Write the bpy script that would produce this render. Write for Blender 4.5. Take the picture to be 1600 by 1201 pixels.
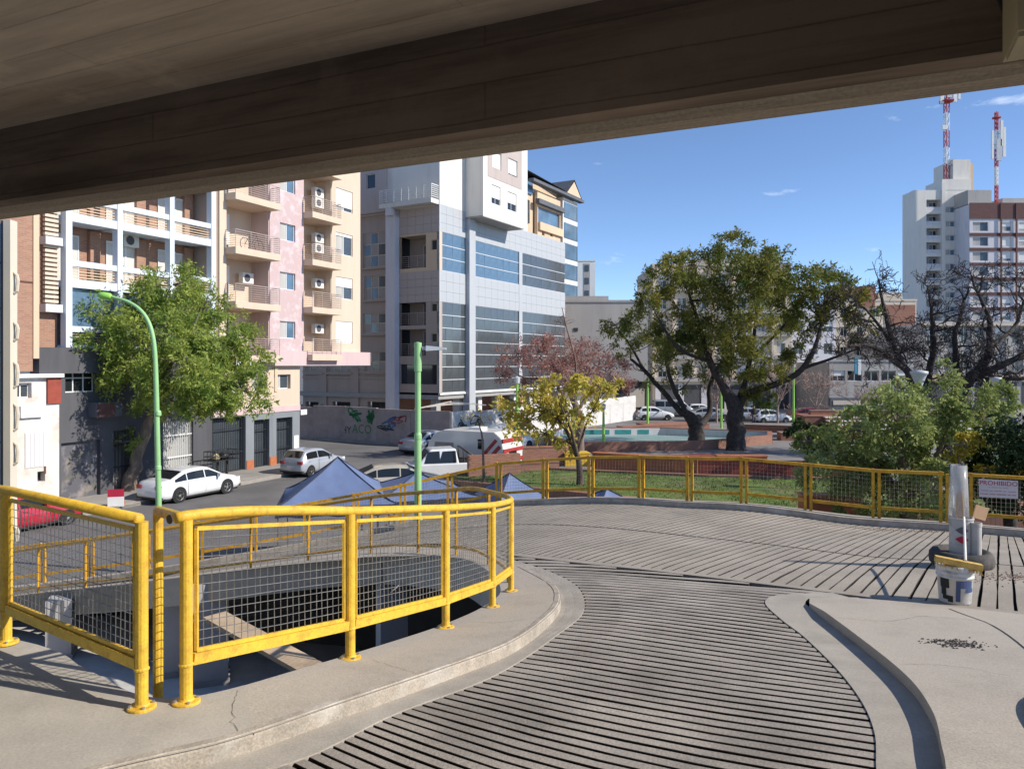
import bpy, math, random
import numpy as np
from mathutils import Vector, Matrix
for o in list(bpy.data.objects): bpy.data.objects.remove(o)
S = bpy.context.scene; COL = S.collection
random.seed(11); RNG = np.random.default_rng(5)
# ---------------------------------------------------------------- camera, sky, sun, exposure
EYE = 1.7; FPX = 1170.0; HX = 800.0; HY = 568.0; G0 = -4.2          # eye height over the deck, street level
cd = bpy.data.cameras.new('camera'); cam = bpy.data.objects.new('camera', cd); COL.objects.link(cam)
cam.location = (0, 0, EYE); cam.rotation_euler = (math.radians(90), 0, 0)
cd.sensor_width = 36; cd.lens = 36*FPX/1600; cd.shift_y = -32.5/1600; cd.clip_start = .05; cd.clip_end = 6000
S.camera = cam
SUN_H = Vector((.964, -.266)).normalized(); SUN_EL = math.radians(34)
w = bpy.data.worlds.new('World'); S.world = w; w.use_nodes = True
nt = w.node_tree; nt.nodes.clear()
out = nt.nodes.new('ShaderNodeOutputWorld'); bg = nt.nodes.new('ShaderNodeBackground')
sky = nt.nodes.new('ShaderNodeTexSky'); sky.sky_type = 'NISHITA'; sky.sun_disc = False
sky.sun_elevation = SUN_EL; sky.sun_rotation = math.atan2(SUN_H.x, SUN_H.y)
sky.altitude = 2500; sky.air_density = .8; sky.dust_density = .0; sky.ozone_density = 3.2
# thin wisps of cloud low over the roofs
tcw = nt.nodes.new('ShaderNodeTexCoord'); mpw = nt.nodes.new('ShaderNodeMapping'); mpw.inputs['Scale'].default_value = (5.5, 5.5, 17)
mpw.inputs['Rotation'].default_value = (0, .25, 0); mpw.inputs['Location'].default_value = (2.3, .4, .7)
nzw = nt.nodes.new('ShaderNodeTexNoise'); nzw.inputs['Scale'].default_value = 1.0; nzw.inputs['Detail'].default_value = 7; nzw.inputs['Roughness'].default_value = .62
rpw = nt.nodes.new('ShaderNodeValToRGB'); rpw.color_ramp.elements[0].position = .61; rpw.color_ramp.elements[1].position = .82
rpw.color_ramp.elements[1].color = (.75, .75, .75, 1)
mxw = nt.nodes.new('ShaderNodeMix'); mxw.data_type = 'RGBA'; mxw.inputs[7].default_value = (7.5, 7.8, 8.2, 1)
nt.links.new(tcw.outputs['Generated'], mpw.inputs['Vector']); nt.links.new(mpw.outputs[0], nzw.inputs['Vector'])
nt.links.new(nzw.outputs[0], rpw.inputs[0]); nt.links.new(rpw.outputs[0], mxw.inputs[0]); nt.links.new(sky.outputs[0], mxw.inputs[6])
nt.links.new(mxw.outputs[2], bg.inputs[0]); nt.links.new(bg.outputs[0], out.inputs[0]); bg.inputs[1].default_value = .13
sl = bpy.data.lights.new('sun', 'SUN'); sl.energy = 3.7; sl.angle = math.radians(.53); sl.color = (1, .93, .82)
sun = bpy.data.objects.new('sun', sl); COL.objects.link(sun)
sd = Vector((SUN_H.x*math.cos(SUN_EL), SUN_H.y*math.cos(SUN_EL), math.sin(SUN_EL)))
sun.rotation_euler = sd.to_track_quat('Z', 'Y').to_euler(); sun.location = (30, -10, 30)
S.render.engine = 'CYCLES'
S.view_settings.view_transform = 'Standard'; S.view_settings.look = 'None'; S.view_settings.gamma = 1
S.view_settings.use_curve_mapping = False; S.view_settings.exposure = .65
S.cycles.max_bounces = 7; S.cycles.diffuse_bounces = 5; S.cycles.glossy_bounces = 3; S.cycles.transparent_max_bounces = 6
# ---------------------------------------------------------------- helpers
def at(px, py, d): return Vector(((px-HX)/FPX*d, d, EYE-(py-HY)/FPX*d))
def gnd(px, py, z=G0):                                   # the point of the level z seen at a pixel
    d = (EYE-z)*FPX/(py-HY); return Vector(((px-HX)/FPX*d, d, z))
def link(o, parent=None):
    COL.objects.link(o)
    if parent is not None: o.parent = parent
    return o
def tag(o, label=None, cat=None, group=None, kind=None):
    if label: o['label'] = label
    if cat: o['category'] = cat
    if group: o['group'] = group
    if kind: o['kind'] = kind
    return o
def thing(name, label, cat, loc=(0, 0, 0), rz=0, group=None):
    o = bpy.data.objects.new(name, None); o.empty_display_size = .2; o.location = loc; o.rotation_euler = (0, 0, rz)
    return tag(link(o), label, cat, group)
class MB:
    def __init__(s): s.v = []; s.f = []; s.m = []; s.mi = 0
    def add(s, vs, fs):
        b = len(s.v); s.v += [tuple(p) for p in vs]; s.f += [tuple(i+b for i in f) for f in fs]; s.m += [s.mi]*len(fs); return s
    def box(s, x0, x1, y0, y1, z0, z1, M=None):
        vs = [(x0,y0,z0),(x1,y0,z0),(x1,y1,z0),(x0,y1,z0),(x0,y0,z1),(x1,y0,z1),(x1,y1,z1),(x0,y1,z1)]
        if M is not None: vs = [M @ Vector(p) for p in vs]
        return s.add(vs, [(0,3,2,1),(4,5,6,7),(0,1,5,4),(1,2,6,5),(2,3,7,6),(3,0,4,7)])
    def bar(s, a, b, w, h=None, up=(0, 0, 1)):            # rectangular bar from a to b
        a = Vector(a); b = Vector(b); h = h or w; t = (b-a).normalized(); up = Vector(up)
        if abs(t.dot(up)) > .98: up = Vector((1, 0, 0))
        x = t.cross(up).normalized()*w/2; y = x.cross(t).normalized()*h/2
        return s.add([a-x-y, a+x-y, a+x+y, a-x+y, b-x-y, b+x-y, b+x+y, b-x+y], [(0,3,2,1),(4,5,6,7),(0,1,5,4),(1,2,6,5),(2,3,7,6),(3,0,4,7)])
    def tube(s, pts, r, n=8, cap=True):
        pts = [Vector(p) for p in pts]; rs = r if isinstance(r, (list, tuple)) else [r]*len(pts)
        k = len(pts); vs = []; px = None
        for i, p in enumerate(pts):
            t = (pts[min(i+1, k-1)]-pts[max(i-1, 0)])
            t = t.normalized() if t.length > 1e-9 else Vector((0, 0, 1))
            if px is None:
                u = Vector((0, 0, 1)) if abs(t.z) < .9 else Vector((1, 0, 0)); px = t.cross(u).normalized()
            else:
                px = (px-t*px.dot(t)); px = px.normalized() if px.length > 1e-6 else t.orthogonal().normalized()
            py = t.cross(px)
            for j in range(n):
                a = 2*math.pi*j/n; vs.append(p+(px*math.cos(a)+py*math.sin(a))*rs[i])
        fs = [(i*n+j, i*n+(j+1) % n, (i+1)*n+(j+1) % n, (i+1)*n+j) for i in range(k-1) for j in range(n)]
        if cap: fs += [tuple(reversed(range(n))), tuple(range((k-1)*n, k*n))]
        return s.add(vs, fs)
    def lathe(s, prof, n=20, M=None, a0=0):
        vs = []; k = len(prof)
        for r, z in prof:
            for j in range(n):
                a = a0+2*math.pi*j/n; p = Vector((r*math.cos(a), r*math.sin(a), z)); vs.append(M @ p if M is not None else p)
        fs = [(i*n+j, i*n+(j+1) % n, (i+1)*n+(j+1) % n, (i+1)*n+j) for i in range(k-1) for j in range(n)]
        if prof[0][0] > 1e-6: fs.append(tuple(reversed(range(n))))
        if prof[-1][0] > 1e-6: fs.append(tuple(range((k-1)*n, k*n)))
        return s.add(vs, fs)
    def prism(s, poly, z0, z1, M=None):
        n = len(poly); vs = [Vector((x, y, z0)) for x, y in poly]+[Vector((x, y, z1)) for x, y in poly]
        if M is not None: vs = [M @ p for p in vs]
        fs = [tuple(reversed(range(n))), tuple(range(n, 2*n))]+[(i, (i+1) % n, n+(i+1) % n, n+i) for i in range(n)]
        return s.add(vs, fs)
    def mesh(s, name, mat, smooth=False):
        me = bpy.data.meshes.new(name); me.from_pydata(s.v, [], s.f)
        for x in (mat if isinstance(mat, (list, tuple)) else [mat]): me.materials.append(x)
        if any(s.m): me.polygons.foreach_set('material_index', s.m)
        if smooth: me.polygons.foreach_set('use_smooth', [True]*len(me.polygons))
        me.update(); return me
    def build(s, name, mat, parent=None, loc=None, smooth=False):
        o = bpy.data.objects.new(name, s.mesh(name, mat, smooth)); link(o, parent)
        if loc is not None: o.location = loc
        return o
def copy_tree(o, parent=None, **kw):
    c = o.copy(); COL.objects.link(c); c.parent = parent
    for ch in o.children: copy_tree(ch, c)
    return c
def quads_mesh(name, V, mat, smooth=False):              # V: (N,4,3) array of loose quads
    n = len(V); me = bpy.data.meshes.new(name); me.vertices.add(n*4); me.vertices.foreach_set('co', np.ascontiguousarray(V, dtype=np.float32).ravel())
    me.loops.add(n*4); me.loops.foreach_set('vertex_index', np.arange(n*4, dtype=np.int32))
    me.polygons.add(n); me.polygons.foreach_set('loop_start', np.arange(0, n*4, 4, dtype=np.int32))
    for x in (mat if isinstance(mat, (list, tuple)) else [mat]): me.materials.append(x)
    me.update(calc_edges=True); return me
def catmull(pts, k=6):
    P = [Vector(p) for p in pts]; out = []
    for i in range(len(P)-1):
        p0 = P[i-1] if i else P[0]*2-P[1]; p1 = P[i]; p2 = P[i+1]; p3 = P[i+2] if i+2 < len(P) else P[-1]*2-P[-2]
        for j in range(k):
            t = j/k; out.append(.5*((2*p1)+(p2-p0)*t+(2*p0-5*p1+4*p2-p3)*t*t+(3*p1-p0-3*p2+p3)*t**3))
    out.append(P[-1]); return out
def text_mesh(name, s, size, mat, parent, M, depth=.002, align='CENTER'):
    cu = bpy.data.curves.new(name, 'FONT'); cu.body = s; cu.size = size; cu.align_x = align; cu.align_y = 'CENTER'; cu.extrude = depth; cu.resolution_u = 3
    t = bpy.data.objects.new(name+'_tmp', cu); COL.objects.link(t)
    dg = bpy.context.evaluated_depsgraph_get(); me = bpy.data.meshes.new_from_object(t.evaluated_get(dg)); me.name = name
    bpy.data.objects.remove(t); me.materials.clear(); me.materials.append(mat)
    o = bpy.data.objects.new(name, me); link(o, parent); o.matrix_basis = M; return o
# ---------------------------------------------------------------- materials (all procedural)
def mat(name, col, rough=.7, metal=0, var=.12, scale=2.0, bump=0., bscale=30, spec=.4, stretch=(1, 1, 1), col2=None, lo=.35, hi=.68, dirt=0., dscale=.6, dcol=(.05, .04, .03), trans=0., coat=0., coord='Object', detail=5, fine=0.):
    m = bpy.data.materials.new(name); m.use_nodes = True; n = m.node_tree; N = n.nodes; L = n.links
    b = N['Principled BSDF']; b.inputs['Roughness'].default_value = rough; b.inputs['Metallic'].default_value = metal
    b.inputs['Specular IOR Level'].default_value = spec; b.inputs['Coat Weight'].default_value = coat; b.inputs['Coat Roughness'].default_value = .06
    if coord == 'World': src = N.new('ShaderNodeNewGeometry').outputs['Position']
    else: src = N.new('ShaderNodeTexCoord').outputs['Object']
    mp = N.new('ShaderNodeMapping'); mp.inputs['Scale'].default_value = stretch; L.new(src, mp.inputs[0])
    nz = N.new('ShaderNodeTexNoise'); nz.inputs['Scale'].default_value = scale; nz.inputs['Detail'].default_value = detail; nz.inputs['Roughness'].default_value = .62; L.new(mp.outputs[0], nz.inputs['Vector'])
    rp = N.new('ShaderNodeValToRGB'); e = rp.color_ramp.elements; e[0].position = lo; e[1].position = hi
    c2 = col2 or tuple(min(1, c*(1+var)) for c in col); c1 = col if col2 else tuple(c*(1-var) for c in col)
    e[0].color = (*c1, 1); e[1].color = (*c2, 1); L.new(nz.outputs[0], rp.inputs[0]); last = rp.outputs[0]
    if fine:
        nf = N.new('ShaderNodeTexNoise'); nf.inputs['Scale'].default_value = 90; nf.inputs['Detail'].default_value = 3; L.new(src, nf.inputs['Vector'])
        rf = N.new('ShaderNodeMapRange'); rf.inputs[1].default_value = .3; rf.inputs[2].default_value = .7; rf.inputs[3].default_value = 1-fine; rf.inputs[4].default_value = 1+fine; L.new(nf.outputs[0], rf.inputs[0])
        mm = N.new('ShaderNodeMix'); mm.data_type = 'RGBA'; mm.blend_type = 'MULTIPLY'; mm.inputs[0].default_value = 1; L.new(last, mm.inputs[6]); L.new(rf.outputs[0], mm.inputs[7]); last = mm.outputs[2]
    if dirt:
        nd = N.new('ShaderNodeTexNoise'); nd.inputs['Scale'].default_value = dscale; nd.inputs['Detail'].default_value = 8; nd.inputs['Roughness'].default_value = .7; L.new(mp.outputs[0], nd.inputs['Vector'])
        rd = N.new('ShaderNodeMapRange'); rd.inputs[1].default_value = .5; rd.inputs[2].default_value = .72; rd.inputs[3].default_value = 0; rd.inputs[4].default_value = dirt; L.new(nd.outputs[0], rd.inputs[0])
        mx = N.new('ShaderNodeMix'); mx.data_type = 'RGBA'; mx.inputs[7].default_value = (*dcol, 1); L.new(rd.outputs[0], mx.inputs[0]); L.new(last, mx.inputs[6]); last = mx.outputs[2]
    L.new(last, b.inputs['Base Color'])
    if bump:
        nb = N.new('ShaderNodeTexNoise'); nb.inputs['Scale'].default_value = bscale; nb.inputs['Detail'].default_value = 4; L.new(mp.outputs[0], nb.inputs['Vector'])
        bp = N.new('ShaderNodeBump'); bp.inputs['Strength'].default_value = bump; bp.inputs['Distance'].default_value = .02; L.new(nb.outputs[0], bp.inputs['Height']); L.new(bp.outputs[0], b.inputs['Normal'])
    if trans:
        tr = N.new('ShaderNodeBsdfTranslucent'); L.new(last, tr.inputs[0]); ms = N.new('ShaderNodeMixShader'); ms.inputs[0].default_value = trans
        L.new(b.outputs[0], ms.inputs[1]); L.new(tr.outputs[0], ms.inputs[2]); L.new(ms.outputs[0], N['Material Output'].inputs[0])
    return m
def brick_mat(name, c1, c2, mortar, bw=.24, bh=.075, vertical=False, dirt=.25):
    m = bpy.data.materials.new(name); m.use_nodes = True; n = m.node_tree; N = n.nodes; L = n.links; b = N['Principled BSDF']; b.inputs['Roughness'].default_value = .85
    tc = N.new('ShaderNodeTexCoord'); sp = N.new('ShaderNodeSeparateXYZ'); L.new(tc.outputs['Object'], sp.inputs[0])
    ad = N.new('ShaderNodeMath'); L.new(sp.outputs[0], ad.inputs[0]); L.new(sp.outputs[1], ad.inputs[1])
    cb = N.new('ShaderNodeCombineXYZ')
    L.new(ad.outputs[0], cb.inputs[1 if vertical else 0]); L.new(sp.outputs[2], cb.inputs[0 if vertical else 1])
    t = N.new('ShaderNodeTexBrick'); L.new(cb.outputs[0], t.inputs['Vector']); t.inputs['Scale'].default_value = 1
    t.inputs['Color1'].default_value = (*c1, 1); t.inputs['Color2'].default_value = (*c2, 1); t.inputs['Mortar'].default_value = (*mortar, 1)
    t.inputs['Brick Width'].default_value = bw; t.inputs['Row Height'].default_value = bh; t.inputs['Mortar Size'].default_value = .008; t.inputs['Bias'].default_value = -.1
    nd = N.new('ShaderNodeTexNoise'); nd.inputs['Scale'].default_value = .8; nd.inputs['Detail'].default_value = 7; L.new(tc.outputs['Object'], nd.inputs['Vector'])
    rd = N.new('ShaderNodeMapRange'); rd.inputs[1].default_value = .4; rd.inputs[2].default_value = .75; rd.inputs[3].default_value = 0; rd.inputs[4].default_value = dirt; L.new(nd.outputs[0], rd.inputs[0])
    mx = N.new('ShaderNodeMix'); mx.data_type = 'RGBA'; mx.inputs[7].default_value = (.09, .06, .05, 1); L.new(rd.outputs[0], mx.inputs[0]); L.new(t.outputs[0], mx.inputs[6]); L.new(mx.outputs[2], b.inputs['Base Color'])
    bp = N.new('ShaderNodeBump'); bp.inputs['Strength'].default_value = .5; bp.inputs['Distance'].default_value = .01; bp.invert = True; L.new(t.outputs['Fac'], bp.inputs['Height']); L.new(bp.outputs[0], b.inputs['Normal'])
    return m
X = {}
def board_mat(name, c1, c2, line, axis, bh=.16, bw=2.7, stain=(.3, .24, .19), amt=.55):
    # board-marked concrete: each board has its own tone, dark joints, long stains
    m = bpy.data.materials.new(name); m.use_nodes = True; n = m.node_tree; N = n.nodes; L = n.links; b = N['Principled BSDF']; b.inputs['Roughness'].default_value = .9; b.inputs['Specular IOR Level'].default_value = .25
    tc = N.new('ShaderNodeTexCoord'); sp = N.new('ShaderNodeSeparateXYZ'); L.new(tc.outputs['Object'], sp.inputs[0]); cb = N.new('ShaderNodeCombineXYZ'); L.new(sp.outputs[0], cb.inputs[0]); L.new(sp.outputs[axis], cb.inputs[1])
    nw = N.new('ShaderNodeTexNoise'); nw.inputs['Scale'].default_value = 1.3; nw.inputs['Detail'].default_value = 4; L.new(tc.outputs['Object'], nw.inputs['Vector']); vm = N.new('ShaderNodeVectorMath'); vm.operation = 'MULTIPLY_ADD'; vm.inputs[1].default_value = (0, .03, 0); L.new(nw.outputs['Color'], vm.inputs[0]); L.new(cb.outputs[0], vm.inputs[2])
    t = N.new('ShaderNodeTexBrick'); L.new(vm.outputs[0], t.inputs['Vector']); t.inputs['Scale'].default_value = 1; t.inputs['Color1'].default_value = (*c1, 1); t.inputs['Color2'].default_value = (*c2, 1); t.inputs['Mortar'].default_value = (*line, 1); t.inputs['Brick Width'].default_value = bw; t.inputs['Row Height'].default_value = bh; t.inputs['Mortar Size'].default_value = .003; t.inputs['Mortar Smooth'].default_value = .6
    last = t.outputs[0]
    for sc, st, a0, a1, col, k in ((1.1, (.35, 3, 3), .42, .68, stain, amt), (5, (.2, 4, 4), .5, .75, stain, amt*.6), (2.3, (1, 1, 1), .56, .74, tuple(min(1, x*1.35) for x in c1), .5), (60, (1, 1, 1), .62, .8, tuple(x*.4 for x in c1), .5)):
        mp = N.new('ShaderNodeMapping'); mp.inputs['Scale'].default_value = st; L.new(tc.outputs['Object'], mp.inputs[0]); nz = N.new('ShaderNodeTexNoise'); nz.inputs['Scale'].default_value = sc; nz.inputs['Detail'].default_value = 8; nz.inputs['Roughness'].default_value = .65; L.new(mp.outputs[0], nz.inputs['Vector'])
        rd = N.new('ShaderNodeMapRange'); rd.inputs[1].default_value = a0; rd.inputs[2].default_value = a1; rd.inputs[3].default_value = 0; rd.inputs[4].default_value = k; L.new(nz.outputs[0], rd.inputs[0]); mx = N.new('ShaderNodeMix'); mx.data_type = 'RGBA'; mx.inputs[7].default_value = (*col, 1); L.new(rd.outputs[0], mx.inputs[0]); L.new(last, mx.inputs[6]); last = mx.outputs[2]
    L.new(last, b.inputs['Base Color']); bp = N.new('ShaderNodeBump'); bp.inputs['Strength'].default_value = .6; bp.inputs['Distance'].default_value = .012; bp.invert = True; L.new(t.outputs['Fac'], bp.inputs['Height']); L.new(bp.outputs[0], b.inputs['Normal']); return m
X['deck'] = mat('deck_concrete', (.40, .365, .31), .85, var=.14, scale=1.1, bump=.08, bscale=55, dirt=.35, dscale=1.3, dcol=(.17, .15, .13), coord='World', fine=.1)
X['walk'] = mat('walk_concrete', (.42, .37, .305), .88, var=.12, scale=1.6, bump=.1, bscale=70, dirt=.4, dscale=1.6, dcol=(.22, .19, .165), coord='World', fine=.16)
X['rib'] = mat('rib_concrete', (.30, .265, .225), .8, var=.28, scale=1.4, bump=.2, bscale=60, dirt=.55, dscale=.8, dcol=(.40, .37, .33), coord='World', fine=.2)
X['lane'] = mat('lane_concrete', (.345, .30, .245), .85, var=.14, scale=.9, bump=.2, bscale=60, dirt=.45, dscale=.7, dcol=(.19, .17, .15), coord='World', fine=.2)
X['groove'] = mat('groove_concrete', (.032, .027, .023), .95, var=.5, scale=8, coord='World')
X['gutter'] = mat('gutter_concrete', (.35, .315, .265), .85, var=.12, scale=2, bump=.1, bscale=60, dirt=.5, dscale=2.2, dcol=(.5, .46, .4), coord='World', fine=.12)
X['kerb'] = mat('kerb_concrete', (.38, .33, .27), .9, var=.2, scale=5, bump=.25, bscale=40, dirt=.55, dscale=3, dcol=(.62, .6, .56), coord='World', fine=.2)
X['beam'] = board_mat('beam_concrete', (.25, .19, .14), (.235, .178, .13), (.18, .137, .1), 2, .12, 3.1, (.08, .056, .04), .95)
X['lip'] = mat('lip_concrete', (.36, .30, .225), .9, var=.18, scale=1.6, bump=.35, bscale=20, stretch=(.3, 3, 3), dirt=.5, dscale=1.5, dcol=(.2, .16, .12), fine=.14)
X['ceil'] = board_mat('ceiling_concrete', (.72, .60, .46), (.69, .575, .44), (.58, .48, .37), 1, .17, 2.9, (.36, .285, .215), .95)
X['slab'] = mat('slab_concrete', (.34, .33, .32), .9, var=.15, scale=1.5, bump=.2, dirt=.3, dscale=1.5, coord='World')
X['column'] = mat('column_paint', (.42, .41, .41), .8, var=.1, scale=1.2, dirt=.25, dscale=1)
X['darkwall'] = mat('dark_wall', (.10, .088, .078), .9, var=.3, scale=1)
X['yellow'] = mat('yellow_paint', (.71, .44, .04), .55, var=.1, scale=6, bump=.08, bscale=60, spec=.5, dirt=.75, dscale=16, dcol=(.34, .17, .03), coord='World', fine=.1)
X['yellow_old'] = mat('weathered_yellow_paint', (.62, .32, .02), .5, var=.18, scale=5, bump=.1, bscale=60, dirt=.8, dscale=6, dcol=(.16, .06, .015), coord='World', fine=.1)
X['wire'] = mat('galvanised_wire', (.42, .40, .37), .45, metal=.7, var=.25, scale=12, coord='World')
X['wire_far'] = mat('rusty_wire', (.30, .26, .2), .6, metal=.4, var=.3, scale=8, coord='World')
X['asphalt'] = mat('asphalt', (.145, .14, .142), .9, var=.2, scale=.35, bump=.3, bscale=40, dirt=.5, dscale=.15, dcol=(.21, .20, .19), coord='World', fine=.15)
X['pave'] = mat('pavement_tiles', (.33, .31, .285), .9, var=.16, scale=.8, bump=.3, bscale=20, dirt=.5, dscale=.5, dcol=(.16, .15, .14), coord='World', fine=.1)
X['plaza'] = mat('plaza_paving', (.21, .20, .20), .9, var=.18, scale=.5, bump=.2, bscale=20, dirt=.4, dscale=.3, dcol=(.12, .11, .11), coord='World')
X['grass'] = mat('grass', (.10, .15, .03), .95, var=.4, scale=1.2, bump=.6, bscale=60, dirt=.75, dscale=.35, dcol=(.27, .19, .12), coord='World')
X['blade'] = mat('grass_blade', (.12, .19, .035), .8, var=.4, scale=1.5, trans=.3, coord='World')
X['brick'] = brick_mat('brick', (.33, .14, .085), (.25, .10, .065), (.26, .22, .19))
X['brickv'] = brick_mat('brick_upright', (.34, .15, .09), (.24, .10, .065), (.22, .18, .15), vertical=True)
X['brickf'] = brick_mat('facade_brick', (.38, .20, .13), (.30, .15, .10), (.36, .27, .21), dirt=.12)
X['redpaint'] = mat('red_paint', (.30, .06, .04), .7, var=.2, scale=2, dirt=.4, dscale=1.5)
X['orange'] = mat('orange_paint', (.42, .14, .06), .7, var=.15, scale=2, dirt=.3)
STREAK = {'cream', 'tower_white', 'taupe', 'beige', 'greystone', 'white', 'tan', 'lilac', 'pinkband', 'whiteframe', 'cladtaupe', 'greywall', 'charcoal', 'pink'}
def plain(n, c, r=.6, **k):
    if n in STREAK: k['stretch'] = (1, 1, .16); k['dirt'] = max(.38, k.get('dirt', 0)); k['dscale'] = 1.1; k.setdefault('dcol', tuple(x*.55 for x in c))
    X[n] = mat(n, c, r, **k)
plain('white', (.74, .74, .72), .7, var=.05, dirt=.15); plain('whiteframe', (.60, .66, .74), .7, var=.05, scale=.6, dirt=.2, dcol=(.35, .36, .38))
plain('cream', (.61, .49, .385), .8, var=.06, scale=.4, dirt=.2, dcol=(.5, .36, .25)); plain('pink', (.52, .405, .39), .8, var=.05, scale=.6)
X['pinksponge'] = mat('pink_stucco_with_white_swirls', (.51, .385, .385), .85, col2=(.60, .50, .51), scale=1.7, lo=.5, hi=.62, detail=9, bump=.2, bscale=8)
plain('pinkband', (.58, .43, .43), .8, var=.06, scale=.5, dirt=.25, dcol=(.45, .3, .3)); plain('greywall', (.21, .23, .25), .8, var=.1, scale=.7, dirt=.2)
plain('taupe', (.40, .33, .29), .85, var=.06, scale=.4, dirt=.2, dcol=(.28, .23, .2)); plain('dark', (.045, .045, .05), .8, var=.3); plain('charcoal', (.085, .085, .095), .8, var=.2, scale=.8)
plain('cladding', (.43, .45, .475), .45, var=.05, scale=.4); plain('cladtaupe', (.46, .39, .36), .6, var=.05, scale=.4); plain('tower_white', (.70, .67, .62), .8, var=.06, scale=.15, dirt=.3, dscale=.12, dcol=(.45, .43, .41))  # the warm cladding tone is the tiles' own taupe
plain('lowerfloor', (.55, .53, .5), .85, dirt=.3)
plain('lilac', (.62, .60, .63), .8, var=.05); plain('maroon', (.125, .06, .055), .8); plain('beige', (.60, .52, .42), .8, var=.08, scale=.3, dirt=.25, dscale=.3, dcol=(.38, .33, .28)); plain('tan', (.62, .47, .33), .8, var=.06, scale=.3)
plain('greystone', (.40, .38, .36), .85, var=.1, scale=.3, dirt=.35, dscale=.25, dcol=(.25, .23, .22)); plain('slate', (.11, .12, .14), .7); plain('door', (.55, .53, .5), .6); plain('shutter', (.72, .72, .70), .6, var=.04)
plain('alu', (.72, .73, .74), .4, metal=.2, var=.04); plain('blackmetal', (.025, .025, .028), .5, var=.3); plain('steel', (.45, .45, .46), .35, metal=.8); plain('rail', (.45, .38, .34), .5, metal=.3)
plain('interior', (.05, .045, .04), .9, var=.4, scale=.4); plain('curtain', (.42, .41, .39), .9, var=.12, scale=3, stretch=(1, 1, .1)); plain('acwhite', (.68, .67, .63), .5, var=.06)
plain('greenpole', (.29, .52, .23), .45, var=.08, scale=2); plain('greenlime', (.28, .58, .10), .5, var=.1); plain('lampgrey', (.50, .52, .54), .4, var=.1); plain('tyre', (.02, .02, .021), .85, var=.3); plain('rim', (.55, .55, .56), .3, metal=.7, var=.1)
plain('plastic_black', (.02, .02, .022), .5); plain('taillight', (.36, .015, .02), .2, coat=.6); plain('headlight', (.7, .72, .75), .1, coat=.8); plain('plate', (.65, .66, .66), .5)
plain('tentblue', (.16, .215, .37), .55, var=.12, scale=1.2, bump=.3, bscale=4, trans=.12); plain('tentdark', (.03, .035, .06), .7)
plain('bark', (.085, .062, .05), .95, var=.4, scale=6, bump=.8, bscale=18, stretch=(1, 1, .3)); plain('barkl', (.20, .155, .12), .95, var=.35, scale=5, bump=.8, bscale=14, stretch=(1, 1, .3)); plain('barkd', (.055, .044, .04), .95, var=.4, scale=6, bump=.8, bscale=18); plain('twig', (.20, .145, .125), .95, var=.3); plain('twigp', (.36, .26, .22), .95, var=.25)
def leaf(n, c, c2, tr=.35, sc=.9): X[n] = mat(n, c, .55, col2=c2, scale=sc, trans=tr, coord='World', lo=.3, hi=.7, detail=3, spec=.18)
leaf('leaf_left', (.15, .25, .05), (.42, .47, .11), .45); leaf('leaf_big', (.075, .125, .028), (.28, .245, .05), .4, sc=.45); leaf('leaf_red', (.27, .12, .10), (.46, .27, .23), sc=1.5); leaf('leaf_yellow', (.36, .36, .06), (.80, .62, .15), .45, sc=1.3)
leaf('leaf_bush', (.15, .21, .05), (.44, .47, .17), .33, 1.6); leaf('leaf_dark', (.012, .03, .012), (.045, .07, .022), .2, 1.2); leaf('leaf_gold', (.30, .25, .03), (.5, .38, .05), .3, 2)
def glass(name, col, rough=.04, bump=.05, bs=.6, spec=.6):
    X[name] = mat(name, col, rough, var=.25, scale=.5, bump=bump, bscale=bs, spec=spec); return X[name]
glass('glass_dark', (.02, .025, .03)); glass('glass_blue', (.10, .17, .25), .06, .03, spec=.9); glass('glass_grey', (.075, .085, .095), .10, .12, .8, spec=.8); glass('glass_win', (.06, .075, .09), .05); glass('glass_tan_reflect', (.33, .27, .24), .35); glass('carglass', (.015, .018, .02), .04, 0)  # tan glass has a sunlit facade's reflection put into its colour
def paint(n, c, metal=.0, r=.28): X[n] = mat(n, c, r, metal=metal, var=.04, scale=1, coat=.7, dirt=.12, dscale=1.5, dcol=(.3, .28, .25))
paint('car_white', (.72, .73, .74)); paint('car_silver', (.46, .49, .54), .35); paint('car_red', (.42, .012, .035)); paint('car_beige', (.48, .44, .36), .2); paint('car_navy', (.03, .06, .13), .3); paint('car_grey', (.36, .37, .38), .3); paint('car_maroon', (.14, .02, .03)); paint('caravan', (.70, .68, .64), 0, .45); paint('redstripe', (.38, .03, .03), 0, .4)
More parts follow.
